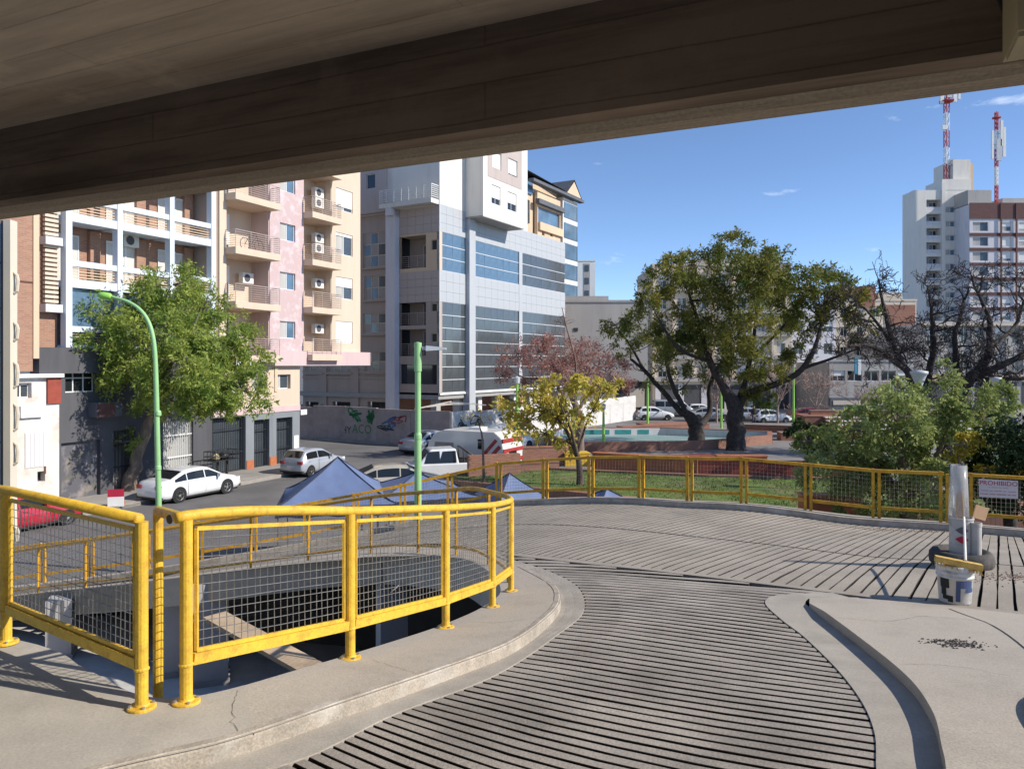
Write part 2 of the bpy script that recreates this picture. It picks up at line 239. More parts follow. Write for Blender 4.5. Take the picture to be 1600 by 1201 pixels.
# ================================================================ ramp surface: level field from surveyed spots
ZP = [(-6,2,-.12),(-4,3.5,-.12),(-3.1,4.55,-.12),(-1.83,3.65,-.12),(-1.6,3.8,-.125),(-.9,3.2,-.12),(.5,2.9,-.12),(1.6,3.1,-.12),(2.5,2.6,-.12),(4,2,-.12),(0,1,-.12),(3,0,-.12),(-3,0,-.12),(6,0,-.12),(-6,-2,-.12),(0,-3,-.12),(5,-3,-.12),
 (-1.03,4.77,-.295),(-.52,5.88,-.49),(-.18,6.9,-.66),(0,7.9,-.79),(-.25,9.5,-.98),(-1,11.2,-1.25),(-2.37,12.6,-1.6),(-4.5,13.5,-2.07),(-7,14.3,-2.57),(-10.3,15.9,-3.3),(-14,17,-4.0),(-18,18,-4.15),
 (.3,5.8,-.42),(.65,7,-.6),(.7,8.1,-.74),(2.62,5.68,-.47),(2.4,4.6,-.3),(2.15,3.8,-.17),(2.8,7.1,-.63),(4.3,7.4,-.67),(5.36,8.9,-.77),(3.5,5,-.37),(3.4,3.4,-.14),(5,4.4,-.33),(4.2,6,-.53),(6,6.3,-.6),(9,4.3,-.5),(13,2,-.4),(7.5,9,-.85),(11,8,-.95),(10.4,12.6,-1.42),(13,11.4,-1.45),(16,10,-1.5),
 (0,10.3,-.98),(2,8.9,-.8),(0,13.6,-1.3),(2.67,12,-1.07),(4.1,10.9,-1.0),(4.9,10.1,-.95),
 (8.2,14,-1.45),(6.5,14.7,-1.46),(5.9,15.1,-1.42),(4.8,15.6,-1.37),(3.7,16.2,-1.43),(2.8,16.8,-1.47),(1.85,17.4,-1.56),(.8,18,-1.70),(-.2,18.4,-1.82),(-1.29,18.65,-2.08),(-2.4,18.7,-2.35),(-3.9,18.6,-2.64),(-5.8,18.5,-2.98),(-7.3,18.4,-3.22),(-9,18.4,-3.5),(-12,18.5,-3.9),(-16,18.6,-4.15)]
_A = np.array(ZP); _n = len(_A)
def _phi(r2): return .5*r2*np.log(np.maximum(r2, 1e-12))
_K = _phi(((_A[:, None, :2]-_A[None, :, :2])**2).sum(2))+np.eye(_n)*.02
_P = np.c_[np.ones(_n), _A[:, :2]]
_sol = np.linalg.solve(np.block([[_K, _P], [_P.T, np.zeros((3, 3))]]), np.r_[_A[:, 2], 0, 0, 0])
def zfa(xy):
    xy = np.asarray(xy, float).reshape(-1, 2); r2 = ((xy[:, None, :]-_A[None, :, :2])**2).sum(2)
    return np.maximum(_phi(r2) @ _sol[:_n]+np.c_[np.ones(len(xy)), xy] @ _sol[_n:]+.035, G0)
def zf(x, y): return float(zfa([(x, y)])[0])
def cm2(pts, k=8): return [(p.x, p.y) for p in catmull([(a, b, 0) for a, b in pts], k)]
HOLE = [(-12,8.6),(-6,6.05),(-3.08,4.66),(-2.4,4.2),(-1.86,3.84),(-1.5,3.98),(-1.08,4.83),(-.6,5.92),(-.28,6.93),(-.12,7.9),(-.35,9.4),(-1.1,11.05),(-2.44,12.48),(-4.55,13.36),(-7.05,14.16),(-10.35,15.75),(-14.05,16.86)]
KERB = [(-12,-3.2),(-6,.4),(-3.6,1.8),(-2.4,2.62),(-1.64,3.14),(-1.24,3.41),(-.85,3.9),(-.38,4.6),(.0,5.2),(.26,5.95),(.455,7.0),(.42,8.1),(-.05,9.8),(-.75,11.35),(-2.05,13.05),(-4.33,13.95),(-6.85,14.75)]
INFENCE = [(-1.64,3.77),(-1.03,4.77),(-.52,5.88),(-.18,6.9),(-.01,7.9),(-.25,9.4),(-1.0,11.1),(-2.37,12.6),(-4.5,13.48),(-7,14.28),(-10.3,15.87),(-14,16.98)]
GUT = [(-6,-.2),(-3.2,1.7),(-2.0,2.7),(-1.35,3.15),(-.94,3.42),(-.6,3.99),(-.08,4.73),(.40,5.89),(.665,6.89),(.70,8.1),(.45,9.2),(-.05,10.2),(-.5,11.3),(-1.85,13.3),(-4.2,14.3),(-6.75,15.1),(-10,16.65)]
KERB2 = [(-4.33,13.95),(-6.85,14.75),(-10.15,16.35),(-13.9,17.35)]
RK = [(2.80,7.05),(2.74,6.6),(2.62,5.68),(2.4,4.6),(2.15,3.84),(1.95,3.4),(1.8,3.1),(1.3,2.2),(.3,.3),(-1.5,-3)]
RFAR = [(2.95,7.42),(3.5,7.45),(4.2,7.08),(5.2,6.45),(6.2,5.8),(8,4.6),(10,3.2),(13,1),(14,-1),(14,-3)]
RGUT = [(3.3,7.72),(2.9,7.66),(2.6,7.5),(2.42,7.15),(2.34,6.5),(2.3,5.88),(2.15,4.98),(1.97,4.24),(1.8,3.72),(1.62,3.33),(1.5,3.05),(1.0,2.2),(.0,.4),(-2,-3)]
C2 = [(13.4,1.2),(10,3.5),(6.3,5.95),(4.2,7.3),(3.05,8.1),(2,8.9),(1,9.65),(0.05,10.55),(-.4,11.5),(-1.75,13.45),(-4.15,14.5),(-6.7,15.3),(-10,16.9)]
C1 = [(16,3.5),(12,5.9),(8.4,8.0),(6.4,9.25),(4.9,10.25),(4.1,10.9),(2.67,12.0),(1.3,13.05),(0,14.0),(-1.9,15.3),(-4.1,16.4),(-6.5,16.9),(-9.8,17.6)]
OUTF = [(16,10.4),(13,11.9),(10.4,13.1),(8.25,14.3),(7.05,14.85),(5.9,15.35),(4.75,15.85),(3.75,16.4),(2.8,17.0),(1.85,17.55),(.8,18.1),(-.2,18.5),(-1.29,18.75),(-2.4,18.8),(-3.9,18.7),(-5.8,18.55),(-7.3,18.45),(-9,18.45),(-12,18.5),(-15.5,18.6)]
def offs(pts, d):
    r = []
    for i, p in enumerate(pts):
        a = Vector(pts[max(i-1, 0)]); b = Vector(pts[min(i+1, len(pts)-1)]); t = (b-a).normalized(); r.append((p[0]-t.y*d, p[1]+t.x*d))
    return r
OUTK = offs(OUTF, .42); OUTR = offs(OUTF, .47)
def struct(name, mb, m, parent=None, smooth=False): o = mb.build(name, m, parent, smooth=smooth); return o if parent else tag(o, kind='structure')
def strip(mb, A, B, zt, nx=6, thick=0., wallA=True, wallB=True):   # sheet between two matched curves with sides going down
    n = len(A); P = [[(A[i][0]+(B[i][0]-A[i][0])*j/nx, A[i][1]+(B[i][1]-A[i][1])*j/nx) for j in range(nx+1)] for i in range(n)]
    Z = zt(np.array([q for r in P for q in r])); vs = [(x, y, Z[i*(nx+1)+j]) for i, r in enumerate(P) for j, (x, y) in enumerate(r)]
    w_ = nx+1; fs = [(i*w_+j, i*w_+j+1, (i+1)*w_+j+1, (i+1)*w_+j) for i in range(n-1) for j in range(nx)]
    mb.add(vs, fs)
    if thick:
        for j, on in ((0, wallA), (nx, wallB)):
            if on:
                top = [vs[i*w_+j] for i in range(n)]; mb.add(top+[(x, y, z-thick) for x, y, z in top], [(i, i+1, n+i+1, n+i) for i in range(n-1)])
        for i in (0, n-1):
            top = [vs[i*w_+j] for j in range(w_)]; mb.add(top+[(x, y, z-thick) for x, y, z in top], [(j, j+1, w_+j+1, w_+j) for j in range(w_-1)])
    return mb
def inpoly(pts, poly):
    pts = np.asarray(pts); x, y = pts[:, 0], pts[:, 1]; r = np.zeros(len(pts), bool); n = len(poly)
    for i in range(n):
        x0, y0 = poly[i]; x1, y1 = poly[i-1]
        c = ((y0 > y) != (y1 > y)) & (x < (x1-x0)*(y-y0)/((y1-y0) if y1 != y0 else 1e-9)+x0); r ^= c
    return r
hole_c = cm2(HOLE); kerb_c = cm2(KERB); gut_c = cm2(GUT); c2 = cm2(C2); c1 = cm2(C1); outf = cm2(OUTF); outk = cm2(OUTK); outr = cm2(OUTR); rk = cm2(RK); rgut = cm2(RGUT)
# groove floor of the ramp: one sheet under all ribs and gutters
ramp_poly = kerb_c+cm2(KERB2)[8:]+[p for p in reversed(cm2(offs(OUTF, .25)))]+[(16, -4), (-12, -4)]
gx = np.arange(-14, 16.01, .2); gy = np.arange(-4, 19, .2); GX, GY = np.meshgrid(gx, gy, indexing='ij'); gp = np.c_[GX.ravel(), GY.ravel()]
ins = inpoly(gp, ramp_poly).reshape(GX.shape); gz = (zfa(gp)-.065).reshape(GX.shape)
idx = -np.ones(GX.shape, int); cell = ins[:-1, :-1] & ins[1:, :-1] & ins[:-1, 1:] & ins[1:, 1:]
mb = MB(); need = np.zeros(GX.shape, bool)
for a in (slice(0, -1), slice(1, None)):
    for b in (slice(0, -1), slice(1, None)): need[a, b] |= cell
ii = np.argwhere(need)
for k, (i, j) in enumerate(ii): idx[i, j] = k
mb.v = [(float(GX[i, j]), float(GY[i, j]), float(gz[i, j])) for i, j in ii]
mb.f = [(int(idx[i, j]), int(idx[i+1, j]), int(idx[i+1, j+1]), int(idx[i, j+1])) for i, j in np.argwhere(cell)]; mb.m = [0]*len(mb.f)
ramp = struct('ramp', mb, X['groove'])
# footpath inside the bend with its kerb, and the island on the right
side = struct('footpath', strip(MB(), hole_c[41:], kerb_c[41:], lambda p: zfa(p)+.083, 5, .5, True, False), X['walk'])
struct('footpath', strip(MB(), hole_c[:42], kerb_c[:42], lambda p: zfa(p)+.084, 5, .5, True, False), X['deck'])
far_h = cm2(HOLE[13:]); far_k = cm2(KERB2)
struct('footpath', strip(MB(), far_h[:len(far_k)], far_k, lambda p: zfa(p)+.07, 3, .5), X['walk'])
def kerb_stones(curve, inward, parent, z0, h, wd, seg=1.0, i0=0):
    L = 0; cur = [curve[0]]
    for a, b in zip(curve, curve[1:]):
        L += math.dist(a, b); cur.append(b)
        if L >= seg or b is curve[-1]:
            q = offs(cur, inward*wd); mb = MB(); n = len(cur); za = zfa(cur); zb = zfa(q); r = []
            for k in range(n):
                (x0, y0), (x1, y1) = cur[k], q[k]; s = .004 if k in (0, n-1) else 0; t = .018
                ox = (x1-x0)*t/wd; oy = (y1-y0)*t/wd
                r.append([(x0, y0, za[k]-.05), (x0, y0, za[k]+h-t-s), (x0+ox, y0+oy, za[k]+h-s), (x1, y1, zb[k]+h-s), (x1, y1, zb[k]-.05)])
            mb.add([p for c in r for p in c], [(k*5+j, k*5+j+1, (k+1)*5+j+1, (k+1)*5+j) for k in range(n-1) for j in range(4)]+[(0, 1, 2, 3, 4), tuple((n-1)*5+j for j in (4, 3, 2, 1, 0))])
            mb.build('kerb_stone', X['kerb'], parent); L = 0; cur = [b]
kerb_stones(kerb_c[8:], 1, side, 0, .088, .06, 1.1)
isl = [(a, b) for a, b in zip(cm2(RK), cm2(RFAR))]
def island_z(p):
    p = np.asarray(p); far = np.array([b for a, b in isl]); d = np.sqrt(((p[:, None]-far[None])**2).sum(2)).min(1)
    return zfa(p)+.01+.064*np.clip(d/.9, 0, 1)
island = struct('traffic_island', strip(MB(), [a for a, b in isl], [b for a, b in isl], island_z, 14, .3), X['walk'])
def isl_line(pts, wd, m, name):
    c = cm2(pts, 6); q = offs(c, wd); z1 = island_z(c)+.003; z2 = island_z(q)+.003
    mb = MB(); n = len(c); mb.add([(x, y, z) for (x, y), z in zip(c, z1)]+[(x, y, z) for (x, y), z in zip(q, z2)], [(i, i+1, n+i+1, n+i) for i in range(n-1)]); return mb.build(name, m, island)
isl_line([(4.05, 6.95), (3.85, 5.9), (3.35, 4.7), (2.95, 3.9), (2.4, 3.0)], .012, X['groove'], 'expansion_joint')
# rounded kerb of the parking bay, bottom right
mb = MB(); c = cm2([(3.2, 4.3), (2.72, 3.95), (2.45, 3.45), (2.4, 2.9), (2.5, 2.2)]); q = offs(c, .05)
za = island_z(c); mb.add([(x, y, z+h) for h, cc in ((0, c), (.03, c), (.035, q), (0, q)) for (x, y), z in zip(cc, za)], [(j*len(c)+i, j*len(c)+i+1, (j+1)*len(c)+i+1, (j+1)*len(c)+i) for j in range(3) for i in range(len(c)-1)])
mb.build('raised_edge', X['gutter'], island)
def crack(pts, zfun, parent, wd=.005, seed=0):
    rr = np.random.default_rng(seed); c = [Vector((p.x, p.y, 0))+Vector((*rr.normal(0, .006, 2), 0)) for p in catmull([(x, y, 0) for x, y in pts], 8)]; z = zfun([(p.x, p.y) for p in c]); mb = MB(); n = len(c); vs = []
    for i, p in enumerate(c):
        t = (c[min(i+1, n-1)]-c[max(i-1, 0)]).normalized(); e = Vector((-t.y, t.x, 0))*wd*rr.uniform(.3, 1)*.5; vs += [(p.x-e.x, p.y-e.y, z[i]+.003), (p.x+e.x, p.y+e.y, z[i]+.003)]
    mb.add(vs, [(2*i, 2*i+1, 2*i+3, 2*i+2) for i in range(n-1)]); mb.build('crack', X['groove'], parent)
wz = lambda p: zfa(p)+.084
crack([(-1.45, 3.95), (-1.38, 3.7), (-1.27, 3.45)], wz, side, .003, 1); crack([(-.35, 6.1), (-.1, 5.95), (.2, 6.05)], wz, side, .003, 2); crack([(-.9, 4.75), (-.7, 4.55), (-.55, 4.4)], wz, side, .0025, 3)
crack([(2.75, 6.3), (3.1, 6.2), (3.5, 6.4), (3.9, 6.3)], island_z, island, .0035, 4); crack([(2.5, 4.8), (2.8, 4.75), (3.0, 4.5)], island_z, island, .003, 5); crack([(4.0, 5.4), (4.6, 5.1), (5.3, 5.2)], island_z, island, .0035, 6)
# smooth gutters beside the kerbs
gk = cm2(GUT[1:14]); kk = cm2(offs(KERB, .02)[2:15])
struct('gutter', strip(MB(), kk, gk, lambda p: zfa(p)+.001, 3, .03), X['gutter'], ramp)
r2 = cm2(offs(RK, .0)); rg = cm2(RGUT[1:])
struct('gutter', strip(MB(), cm2([(3.4,7.47),(2.98,7.44),(2.84,7.25),(2.80,7.05)]+RK[1:8]), cm2(RGUT[0:11]), lambda p: zfa(p)+.001, 3, .03), X['gutter'], ramp)
# ribs: each cast strip is a piece of the ramp
def rib(a, b, wd, m, into=None, bow=0., wd2=None):
    a = Vector(a); b = Vector(b); t = (b-a); L = t.length; t /= L; nu = Vector((-t.y, t.x)); wd2 = wd2 or wd; n = max(2, int(L/.4)+1); rows = []; jit = RNG.normal(0, .0022, (n+1, 2))
    bn = Vector((t.y, -t.x))*(1 if t.x > 0 else -1); c = [a+t*L*i/n+bn*bow*L*4*(i/n)*(1-i/n) for i in range(n+1)]; nn = [nu*(wd+(wd2-wd)*i/n)/2 for i in range(n+1)]; zl = zfa([(p.x-q.x, p.y-q.y) for p, q in zip(c, nn)]); zr_ = zfa([(p.x+q.x, p.y+q.y) for p, q in zip(c, nn)]); bv = .0025
    for i, p in enumerate(c):
        nrm = nn[i]; e = .006 if i in (0, n) else 0; w1 = nrm*(1+jit[i, 0]/wd*2); w2 = nrm*(1+jit[i, 1]/wd*2); k = 1-2*bv/wd
        rows.append([(p.x-w1.x, p.y-w1.y, zl[i]-.067), (p.x-w1.x, p.y-w1.y, zl[i]-bv-e), (p.x-w1.x*k, p.y-w1.y*k, zl[i]-e), (p.x+w2.x*k, p.y+w2.y*k, zr_[i]-e), (p.x+w2.x, p.y+w2.y, zr_[i]-bv-e), (p.x+w2.x, p.y+w2.y, zr_[i]-.067)])
    mb = into if into is not None else MB(); vs = [q for r in rows for q in r]; base = len(mb.v)
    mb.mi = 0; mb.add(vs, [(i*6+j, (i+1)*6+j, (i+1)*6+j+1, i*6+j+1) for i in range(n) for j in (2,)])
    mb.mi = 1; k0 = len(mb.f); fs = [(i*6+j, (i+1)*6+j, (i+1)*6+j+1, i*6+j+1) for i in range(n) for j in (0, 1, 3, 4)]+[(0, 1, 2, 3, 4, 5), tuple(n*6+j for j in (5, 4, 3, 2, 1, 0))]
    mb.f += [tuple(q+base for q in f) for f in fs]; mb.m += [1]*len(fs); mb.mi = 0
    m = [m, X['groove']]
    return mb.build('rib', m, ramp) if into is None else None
def clip(o, t, poly):
    o = Vector(o); t = Vector(t); hs = []
    for i in range(len(poly)):
        p = Vector(poly[i]); q = Vector(poly[i-1]); e = q-p; den = t.x*e.y-t.y*e.x
        if abs(den) < 1e-9: continue
        s = ((p.x-o.x)*e.y-(p.y-o.y)*e.x)/den; k = ((p.x-o.x)*t.y-(p.y-o.y)*t.x)/den
        if 0 <= k < 1: hs.append(s)
    hs.sort(); return [(o+t*hs[i], o+t*hs[i+1]) for i in range(0, len(hs)-1, 2)]
c2n = offs(c2, .17)            # near side of the band line
gl = cm2(GUT[2:13]); rgl = cm2(RGUT[0:12])
near_poly = gl+[p for p in reversed([q for q in c2n if .1 < q[0] < 2.6])][::-1]
top_edge = [q for q in c2n if -.45 < q[0] < 3.25]
near_poly = gl+sorted(top_edge, key=lambda q: q[0])+rgl
k = 0; s = 0.
ax0 = Vector((.2, 2.55))
while s < 8.2:
    f = s/8.2; ang = math.radians(-30+5*f); o = ax0+Vector((math.sin(math.radians(22)), math.cos(math.radians(22))))*s
    pit = float(np.interp(o.y, [3.2, 4.2, 5.3, 7.2], [.076, .102, .14, .155]))
    for a, b in clip(o, (math.cos(ang), math.sin(ang)), near_poly):
        if (b-a).length > .12: rib(a, b, pit*.76, X['rib'], None, .045*min(1, (b-a).length/2.5))
    s += pit
def hit(o, t, curve):
    best = None
    for p, q in zip(curve, curve[1:]):
        p = Vector(p); e = Vector(q)-p; den = t.x*e.y-t.y*e.x
        if abs(den) < 1e-9: continue
        s_ = ((p.x-o.x)*e.y-(p.y-o.y)*e.x)/den; k_ = ((p.x-o.x)*t.y-(p.y-o.y)*t.x)/den
        if 0 <= k_ <= 1 and s_ > .05 and (best is None or s_ < best): best = s_
    return best
acc = 0.; nb = len([o for o in ramp.children if o.name.startswith('rib')]); FARR = MB(); LR = []
for i in range(len(c1)-1):
    a = Vector(c1[i]); b = Vector(c1[i+1]); L = (b-a).length; t = (b-a)/L
    lo_, hi_ = Vector(c1[max(i-10, 0)]), Vector(c1[min(i+11, len(c1)-1)]); tt = (hi_-lo_).normalized(); nr = Vector((tt.y, -tt.x)); nr = nr if nr.y > 0 else -nr
    while acc < L:
        p = a+t*acc; acc += .138
        if p.x > 9 or p.x < -7.5: continue
        far = X['lane']
        h1 = hit(p, nr, outr); h2 = hit(p, -nr, c2)
        LR.append((p, nr, h1, h2))
    acc -= L
for i, (p, nr, h1, h2) in enumerate(LR):
    nb_ = [q for q in LR[max(i-1, 0):i+2] if q is not LR[i]]
    for sg, hh, lim, xs_ in ((1, h1, 8, 1.2), (-1, h2, 6, -.6)):
        if not hh or hh > lim: continue
        e = p+nr*sg*hh; sp = [abs(((q[0]+q[1]*sg*(q[2] if sg > 0 else q[3]))-e).dot(Vector((nr.y, -nr.x)))) for q in nb_ if (q[2] if sg > 0 else q[3])]
        w2_ = min(max(np.mean(sp)-.018, .05), .24) if sp else .122
        rib(p+nr*sg*.03, p+nr*sg*(hh-(.02 if sg < 0 else 0)), .121, X['lane'], FARR if p.x < xs_ else None, 0., w2_)
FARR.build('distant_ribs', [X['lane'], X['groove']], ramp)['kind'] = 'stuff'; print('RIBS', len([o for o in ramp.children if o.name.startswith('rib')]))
# smooth strip between the bands
cc = [q for q in c2 if q[0] > -1.2]; qq = offs(cc, .155)
struct('smooth_strip', strip(MB(), [(x, y) for x, y in offs(cc, .012)], qq, lambda p: zfa(p)+.0005, 2, .03), X['lane'], ramp)
# outer footway with kerb, retaining wall below
of2 = cm2(offs(OUTF, -.18))
oside = struct('outer_footway', strip(MB(), of2, outk, lambda p: zfa(p)+.118, 3, .4, True, False), X['walk'])
kerb_stones(list(reversed(outk)), 1, oside, 0, .125, .14, 1.6)
wl = cm2(offs(OUTF, -.15)); mb = MB(); n = len(wl); za = zfa(wl)
mb.add([(x, y, z-.1) for (x, y), z in zip(wl, za)]+[(x, y, G0-.3) for x, y in wl], [(i, i+1, n+i+1, n+i) for i in range(n-1)])
tag(mb.build('retaining_wall', X['slab']), 'grey concrete retaining wall carrying the outer edge of the ramp', 'wall')
dk = MB(); strip(dk, cm2([(-2.2, 2.5), (-3.4, 1.6), (-6, -.3), (-9, -3)]), cm2([(1.55, 2.75), (1.0, 2.0), (0, .3), (-2, -3)]), lambda p: zfa(p)+.002, 6, .05); struct('deck', dk, X['deck'])
# ================================================================ parking building round the camera
RZ = math.radians(-25)
B = thing('parking_building', 'concrete parking deck with deep edge beam and board-marked ceiling overhead', 'building', (0, 2.65, 0), RZ)
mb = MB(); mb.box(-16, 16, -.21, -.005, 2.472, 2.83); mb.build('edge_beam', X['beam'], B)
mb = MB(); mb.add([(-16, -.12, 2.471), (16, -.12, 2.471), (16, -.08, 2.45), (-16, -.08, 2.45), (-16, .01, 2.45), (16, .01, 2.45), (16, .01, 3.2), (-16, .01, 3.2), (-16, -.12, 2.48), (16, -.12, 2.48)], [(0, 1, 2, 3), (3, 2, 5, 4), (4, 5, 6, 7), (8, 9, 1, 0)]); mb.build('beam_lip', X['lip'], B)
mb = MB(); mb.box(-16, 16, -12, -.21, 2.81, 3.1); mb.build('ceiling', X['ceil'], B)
for x in (-11, -5.5, 8):
    for y in (-6, -11.8): mb = MB(); mb.box(x-.25, x+.25, y-.2, y+.2, -.1, 2.82); mb.build('column', X['column'], B)
mb = MB(); mb.box(-16, 16, -6.15, -5.85, 2.45, 2.82); mb.build('cross_beam', X['beam'], B)
# lower storey seen through the opening
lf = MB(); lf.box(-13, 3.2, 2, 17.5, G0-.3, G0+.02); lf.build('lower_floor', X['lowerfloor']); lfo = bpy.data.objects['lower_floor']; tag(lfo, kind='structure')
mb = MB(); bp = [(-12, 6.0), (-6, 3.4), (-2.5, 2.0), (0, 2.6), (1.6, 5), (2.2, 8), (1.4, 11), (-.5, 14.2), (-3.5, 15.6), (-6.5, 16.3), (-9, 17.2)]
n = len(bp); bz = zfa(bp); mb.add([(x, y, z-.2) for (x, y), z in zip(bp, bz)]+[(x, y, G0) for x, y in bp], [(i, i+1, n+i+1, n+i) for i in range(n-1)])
tag(mb.build('basement_wall', X['darkwall']), 'basement wall coloured dark as shade under the curved ramp', 'wall')  # dark colour stands in for shade, so the void reads black
def column(px, py, d, wd, lab):
    p = at(px, py, d); t = thing('concrete_column', lab, 'column', (p.x, p.y, G0), math.radians(20), 'columns under the ramp')
    zt = min(zf(p.x, p.y), -.25)-.05; mb = MB(); mb.box(-wd/2, wd/2, -wd/2, wd/2, .02, zt-G0); mb.build('shaft', X['column'], t); mb = MB(); mb.box(-wd/2-.03, wd/2+.03, -wd/2-.03, wd/2+.03, 0, .12); mb.build('footing', X['slab'], t)
column(95, 1000, 15.05, .45, 'light grey concrete column below the left railing panel')
column(268, 1000, 14.2, .38, 'tall grey concrete column behind the gap between the railings')
column(330, 1000, 13.95, .6, 'grey column left of the black opening under the far lane')
column(612, 1000, 12.5, .45, 'grey column right of the black opening under the far lane')
column(860, 1000, 10.6, .45, 'grey column under the bend of the ramp')
mb = MB(); a = at(335, 962, 9.5); b = at(500, 1052, 8.0); mb.bar(a, b, .3, .05); o = mb.build('plank', mat('plank_wood', (.48, .36, .24), .8, var=.2, scale=3)); tag(o, 'pale wooden plank leaning in the dark opening below the railing', 'plank')
b2 = at(520, 1010, 8.3); mb = MB(); p = at(545, 1010, 9); mb.box(-.18, .18, -.02, .02, G0+.01, G0+1.9); o = mb.build('sun_patch_board', X['white'], None, (p.x, p.y, 0)); tag(o, 'added white board imitating a sun patch in the basement opening', 'board')  # white board added to imitate a sun patch down below
# electrical box and cable under the beam, upper right
p = Vector((1.545, 2.30, 0))*.714; bx = thing('junction_box', 'cream metal box fixed under the ceiling beside the beam', 'box', (p.x, p.y, EYE+.965*.714), RZ)
plain('boxcream', (.42, .36, .22), .6); f = .714
mb = MB(); mb.box(0, .42*f, -.11*f, .13*f, .02*f, .45); mb.build('housing', X['boxcream'], bx)
mb = MB(); mb.box(-.006*f, .13*f, -.10*f, .10*f, 0, .028*f); mb.box(-.012*f, .03*f, -.12*f, .14*f, .012*f, .45); mb.build('flange', X['boxcream'], bx)
mb = MB(); mb.tube(catmull([(x*f, y*f, EYE+(z-EYE)*f) for x, y, z in [(1.62, 2.50, 2.95), (1.66, 2.47, 2.78), (1.72, 2.46, 2.70), (1.80, 2.46, 2.62), (1.95, 2.45, 2.50), (2.3, 2.35, 2.42)]], 5), .008, 6); o = mb.build('cable', X['plastic_black'], smooth=True); tag(o, 'black electric cable sagging below the beam at upper right', 'cable')
# ================================================================ yellow railings
def seg_mesh(p0, p1, z0, z1, sp, r, m, parent, name='wire_mesh', wob=.0):
    # woven wire infill between two bottom corners p0,p1 (3D at their own level) from height z0 to z1
    p0 = Vector(p0); p1 = Vector(p1); L = (p1-p0).length; mb = MB(); n = max(2, round(L/sp)); k = max(2, round((z1-z0)/sp))
    up = Vector((0, 0, 1)); t = (p1-p0).normalized(); nr = Vector((-t.y, t.x, 0)).normalized()
    bow = [RNG.normal(0, wob) for _ in range(n+1)]
    for i in range(1, n):
        q = p0+(p1-p0)*i/n; mb.tube([q+up*z0+t*bow[i]*.4, q+up*(z0+z1)/2+nr*r*1.2+t*bow[i], q+up*z1+t*bow[i]*.3], r, 3, False)
    for j in range(1, k):
        z = z0+(z1-z0)*j/k; b_ = RNG.normal(0, wob); mb.tube([p0+up*z, p0+(p1-p0)*.5+up*(z+b_)-nr*r*1.2, p1+up*z], r, 3, False)
    o = mb.build(name, m, parent); o['kind'] = 'stuff'; return o
def panel_frame(p0, p1, z0, z1, w_, m, parent):
    p0 = Vector(p0); p1 = Vector(p1); up = Vector((0, 0, 1)); mb = MB()
    mb.bar(p0+up*z0, p1+up*z0, w_*.8, w_); mb.bar(p0+up*z1, p1+up*z1, w_*.8, w_); mb.bar(p0+up*z0, p0+up*z1, w_, w_*.8); mb.bar(p1+up*z0, p1+up*z1, w_, w_*.8); return mb.build('panel_frame', m, parent)
def near_rail(t, posts, zs, H=.94, R=.031, flange=True):
    for (x, y), z in zip(posts, zs):
        mb = MB(); mb.tube([(x, y, z), (x, y, z+H-.02)], R, 14); mb.lathe([(R, 0), (R+.005, .004), (R+.005, .012), (R, .018)], 14, Matrix.Translation((x, y, z+.185))); mb.build('post', X['yellow'], t, smooth=False)
        if flange: mb = MB(); bp_ = MB(); bp_.lathe([(.068, 0), (.068, .01), (.064, .014), (R+.008, .016), (R+.002, .026)], 20); bo_ = bp_.build('base_plate', X['yellow'], t, (x, y, z)); [(lambda q: q.build('bolt', X['steel'], bo_))((lambda q: (q.lathe([(.009, .014), (.009, .024), (0, .026)], 6, Matrix.Translation((.052*math.cos(a_), .052*math.sin(a_), 0))), q)[1])(MB())) for a_ in (.6, 2.17, 3.74, 5.31)]
    for i in range(len(posts)-1):
        a = Vector((*posts[i], zs[i])); b = Vector((*posts[i+1], zs[i+1])); u = (b-a).normalized(); a2 = a+u*(R+.002); b2 = b-u*(R+.002)
        mb = MB(); mb.bar(a2+Vector((0, 0, .215)), b2+Vector((0, 0, .215)), .042, .055); mb.build('bottom_rail', X['yellow'], t)
        c = a+u*(R+.028); d = b-u*(R+.028); panel_frame(c, d, .255, H-.065, .02, X['yellow'], t)
        seg_mesh(c, d, .26, H-.07, .047, .0027, X['wire'], t, wob=.0035)
inf = cm2(INFENCE, 10)
R1 = thing('railing', 'bright yellow curved pipe railing with wire mesh on the inner footpath', 'railing')
posts = [INFENCE[0], INFENCE[1], INFENCE[2], INFENCE[3], (-.01, 7.75)]; zs = [zf(*p)+.083 for p in posts]
near_rail(R1, posts, zs)
fine = [p for p in inf[:44]]; zz = [zf(*p)+.083+.94 for p in fine]
mb = MB(); start = (-1.67, 3.72); pts = [(start[0], start[1], zz[0])]+[(x, y, z) for (x, y), z in zip(fine, zz)]
mb.tube(pts, .028, 14); mb.build('top_rail', X['yellow'], R1, smooth=True)
mb = MB(); mb.lathe([(.0, 0), (.023, 0), (.023, .004)], 14, Matrix.Translation((start[0]-.016, start[1]-.03, zz[0])) @ Vector((-.5, -.86, 0)).to_track_quat('Z', 'Y').to_matrix().to_4x4()); mb.build('pipe_end_shade', X['plastic_black'], R1)  # black disc on the closed end, painting the shade of a hollow
# stub with the tall stay that runs down past the deck edge
st = at(247, 798, 4.05); mb = MB(); mb.tube([(st.x, st.y, st.z), (start[0]+.01, start[1]+.05, zz[0]-.01)], .028, 12); mb.build('stub_rail', X['yellow'], R1)
mb = MB(); mb.tube([(st.x, st.y, st.z+.0), (st.x, st.y, -1.6)], .026, 12); mb.build('stay', X['yellow'], R1)
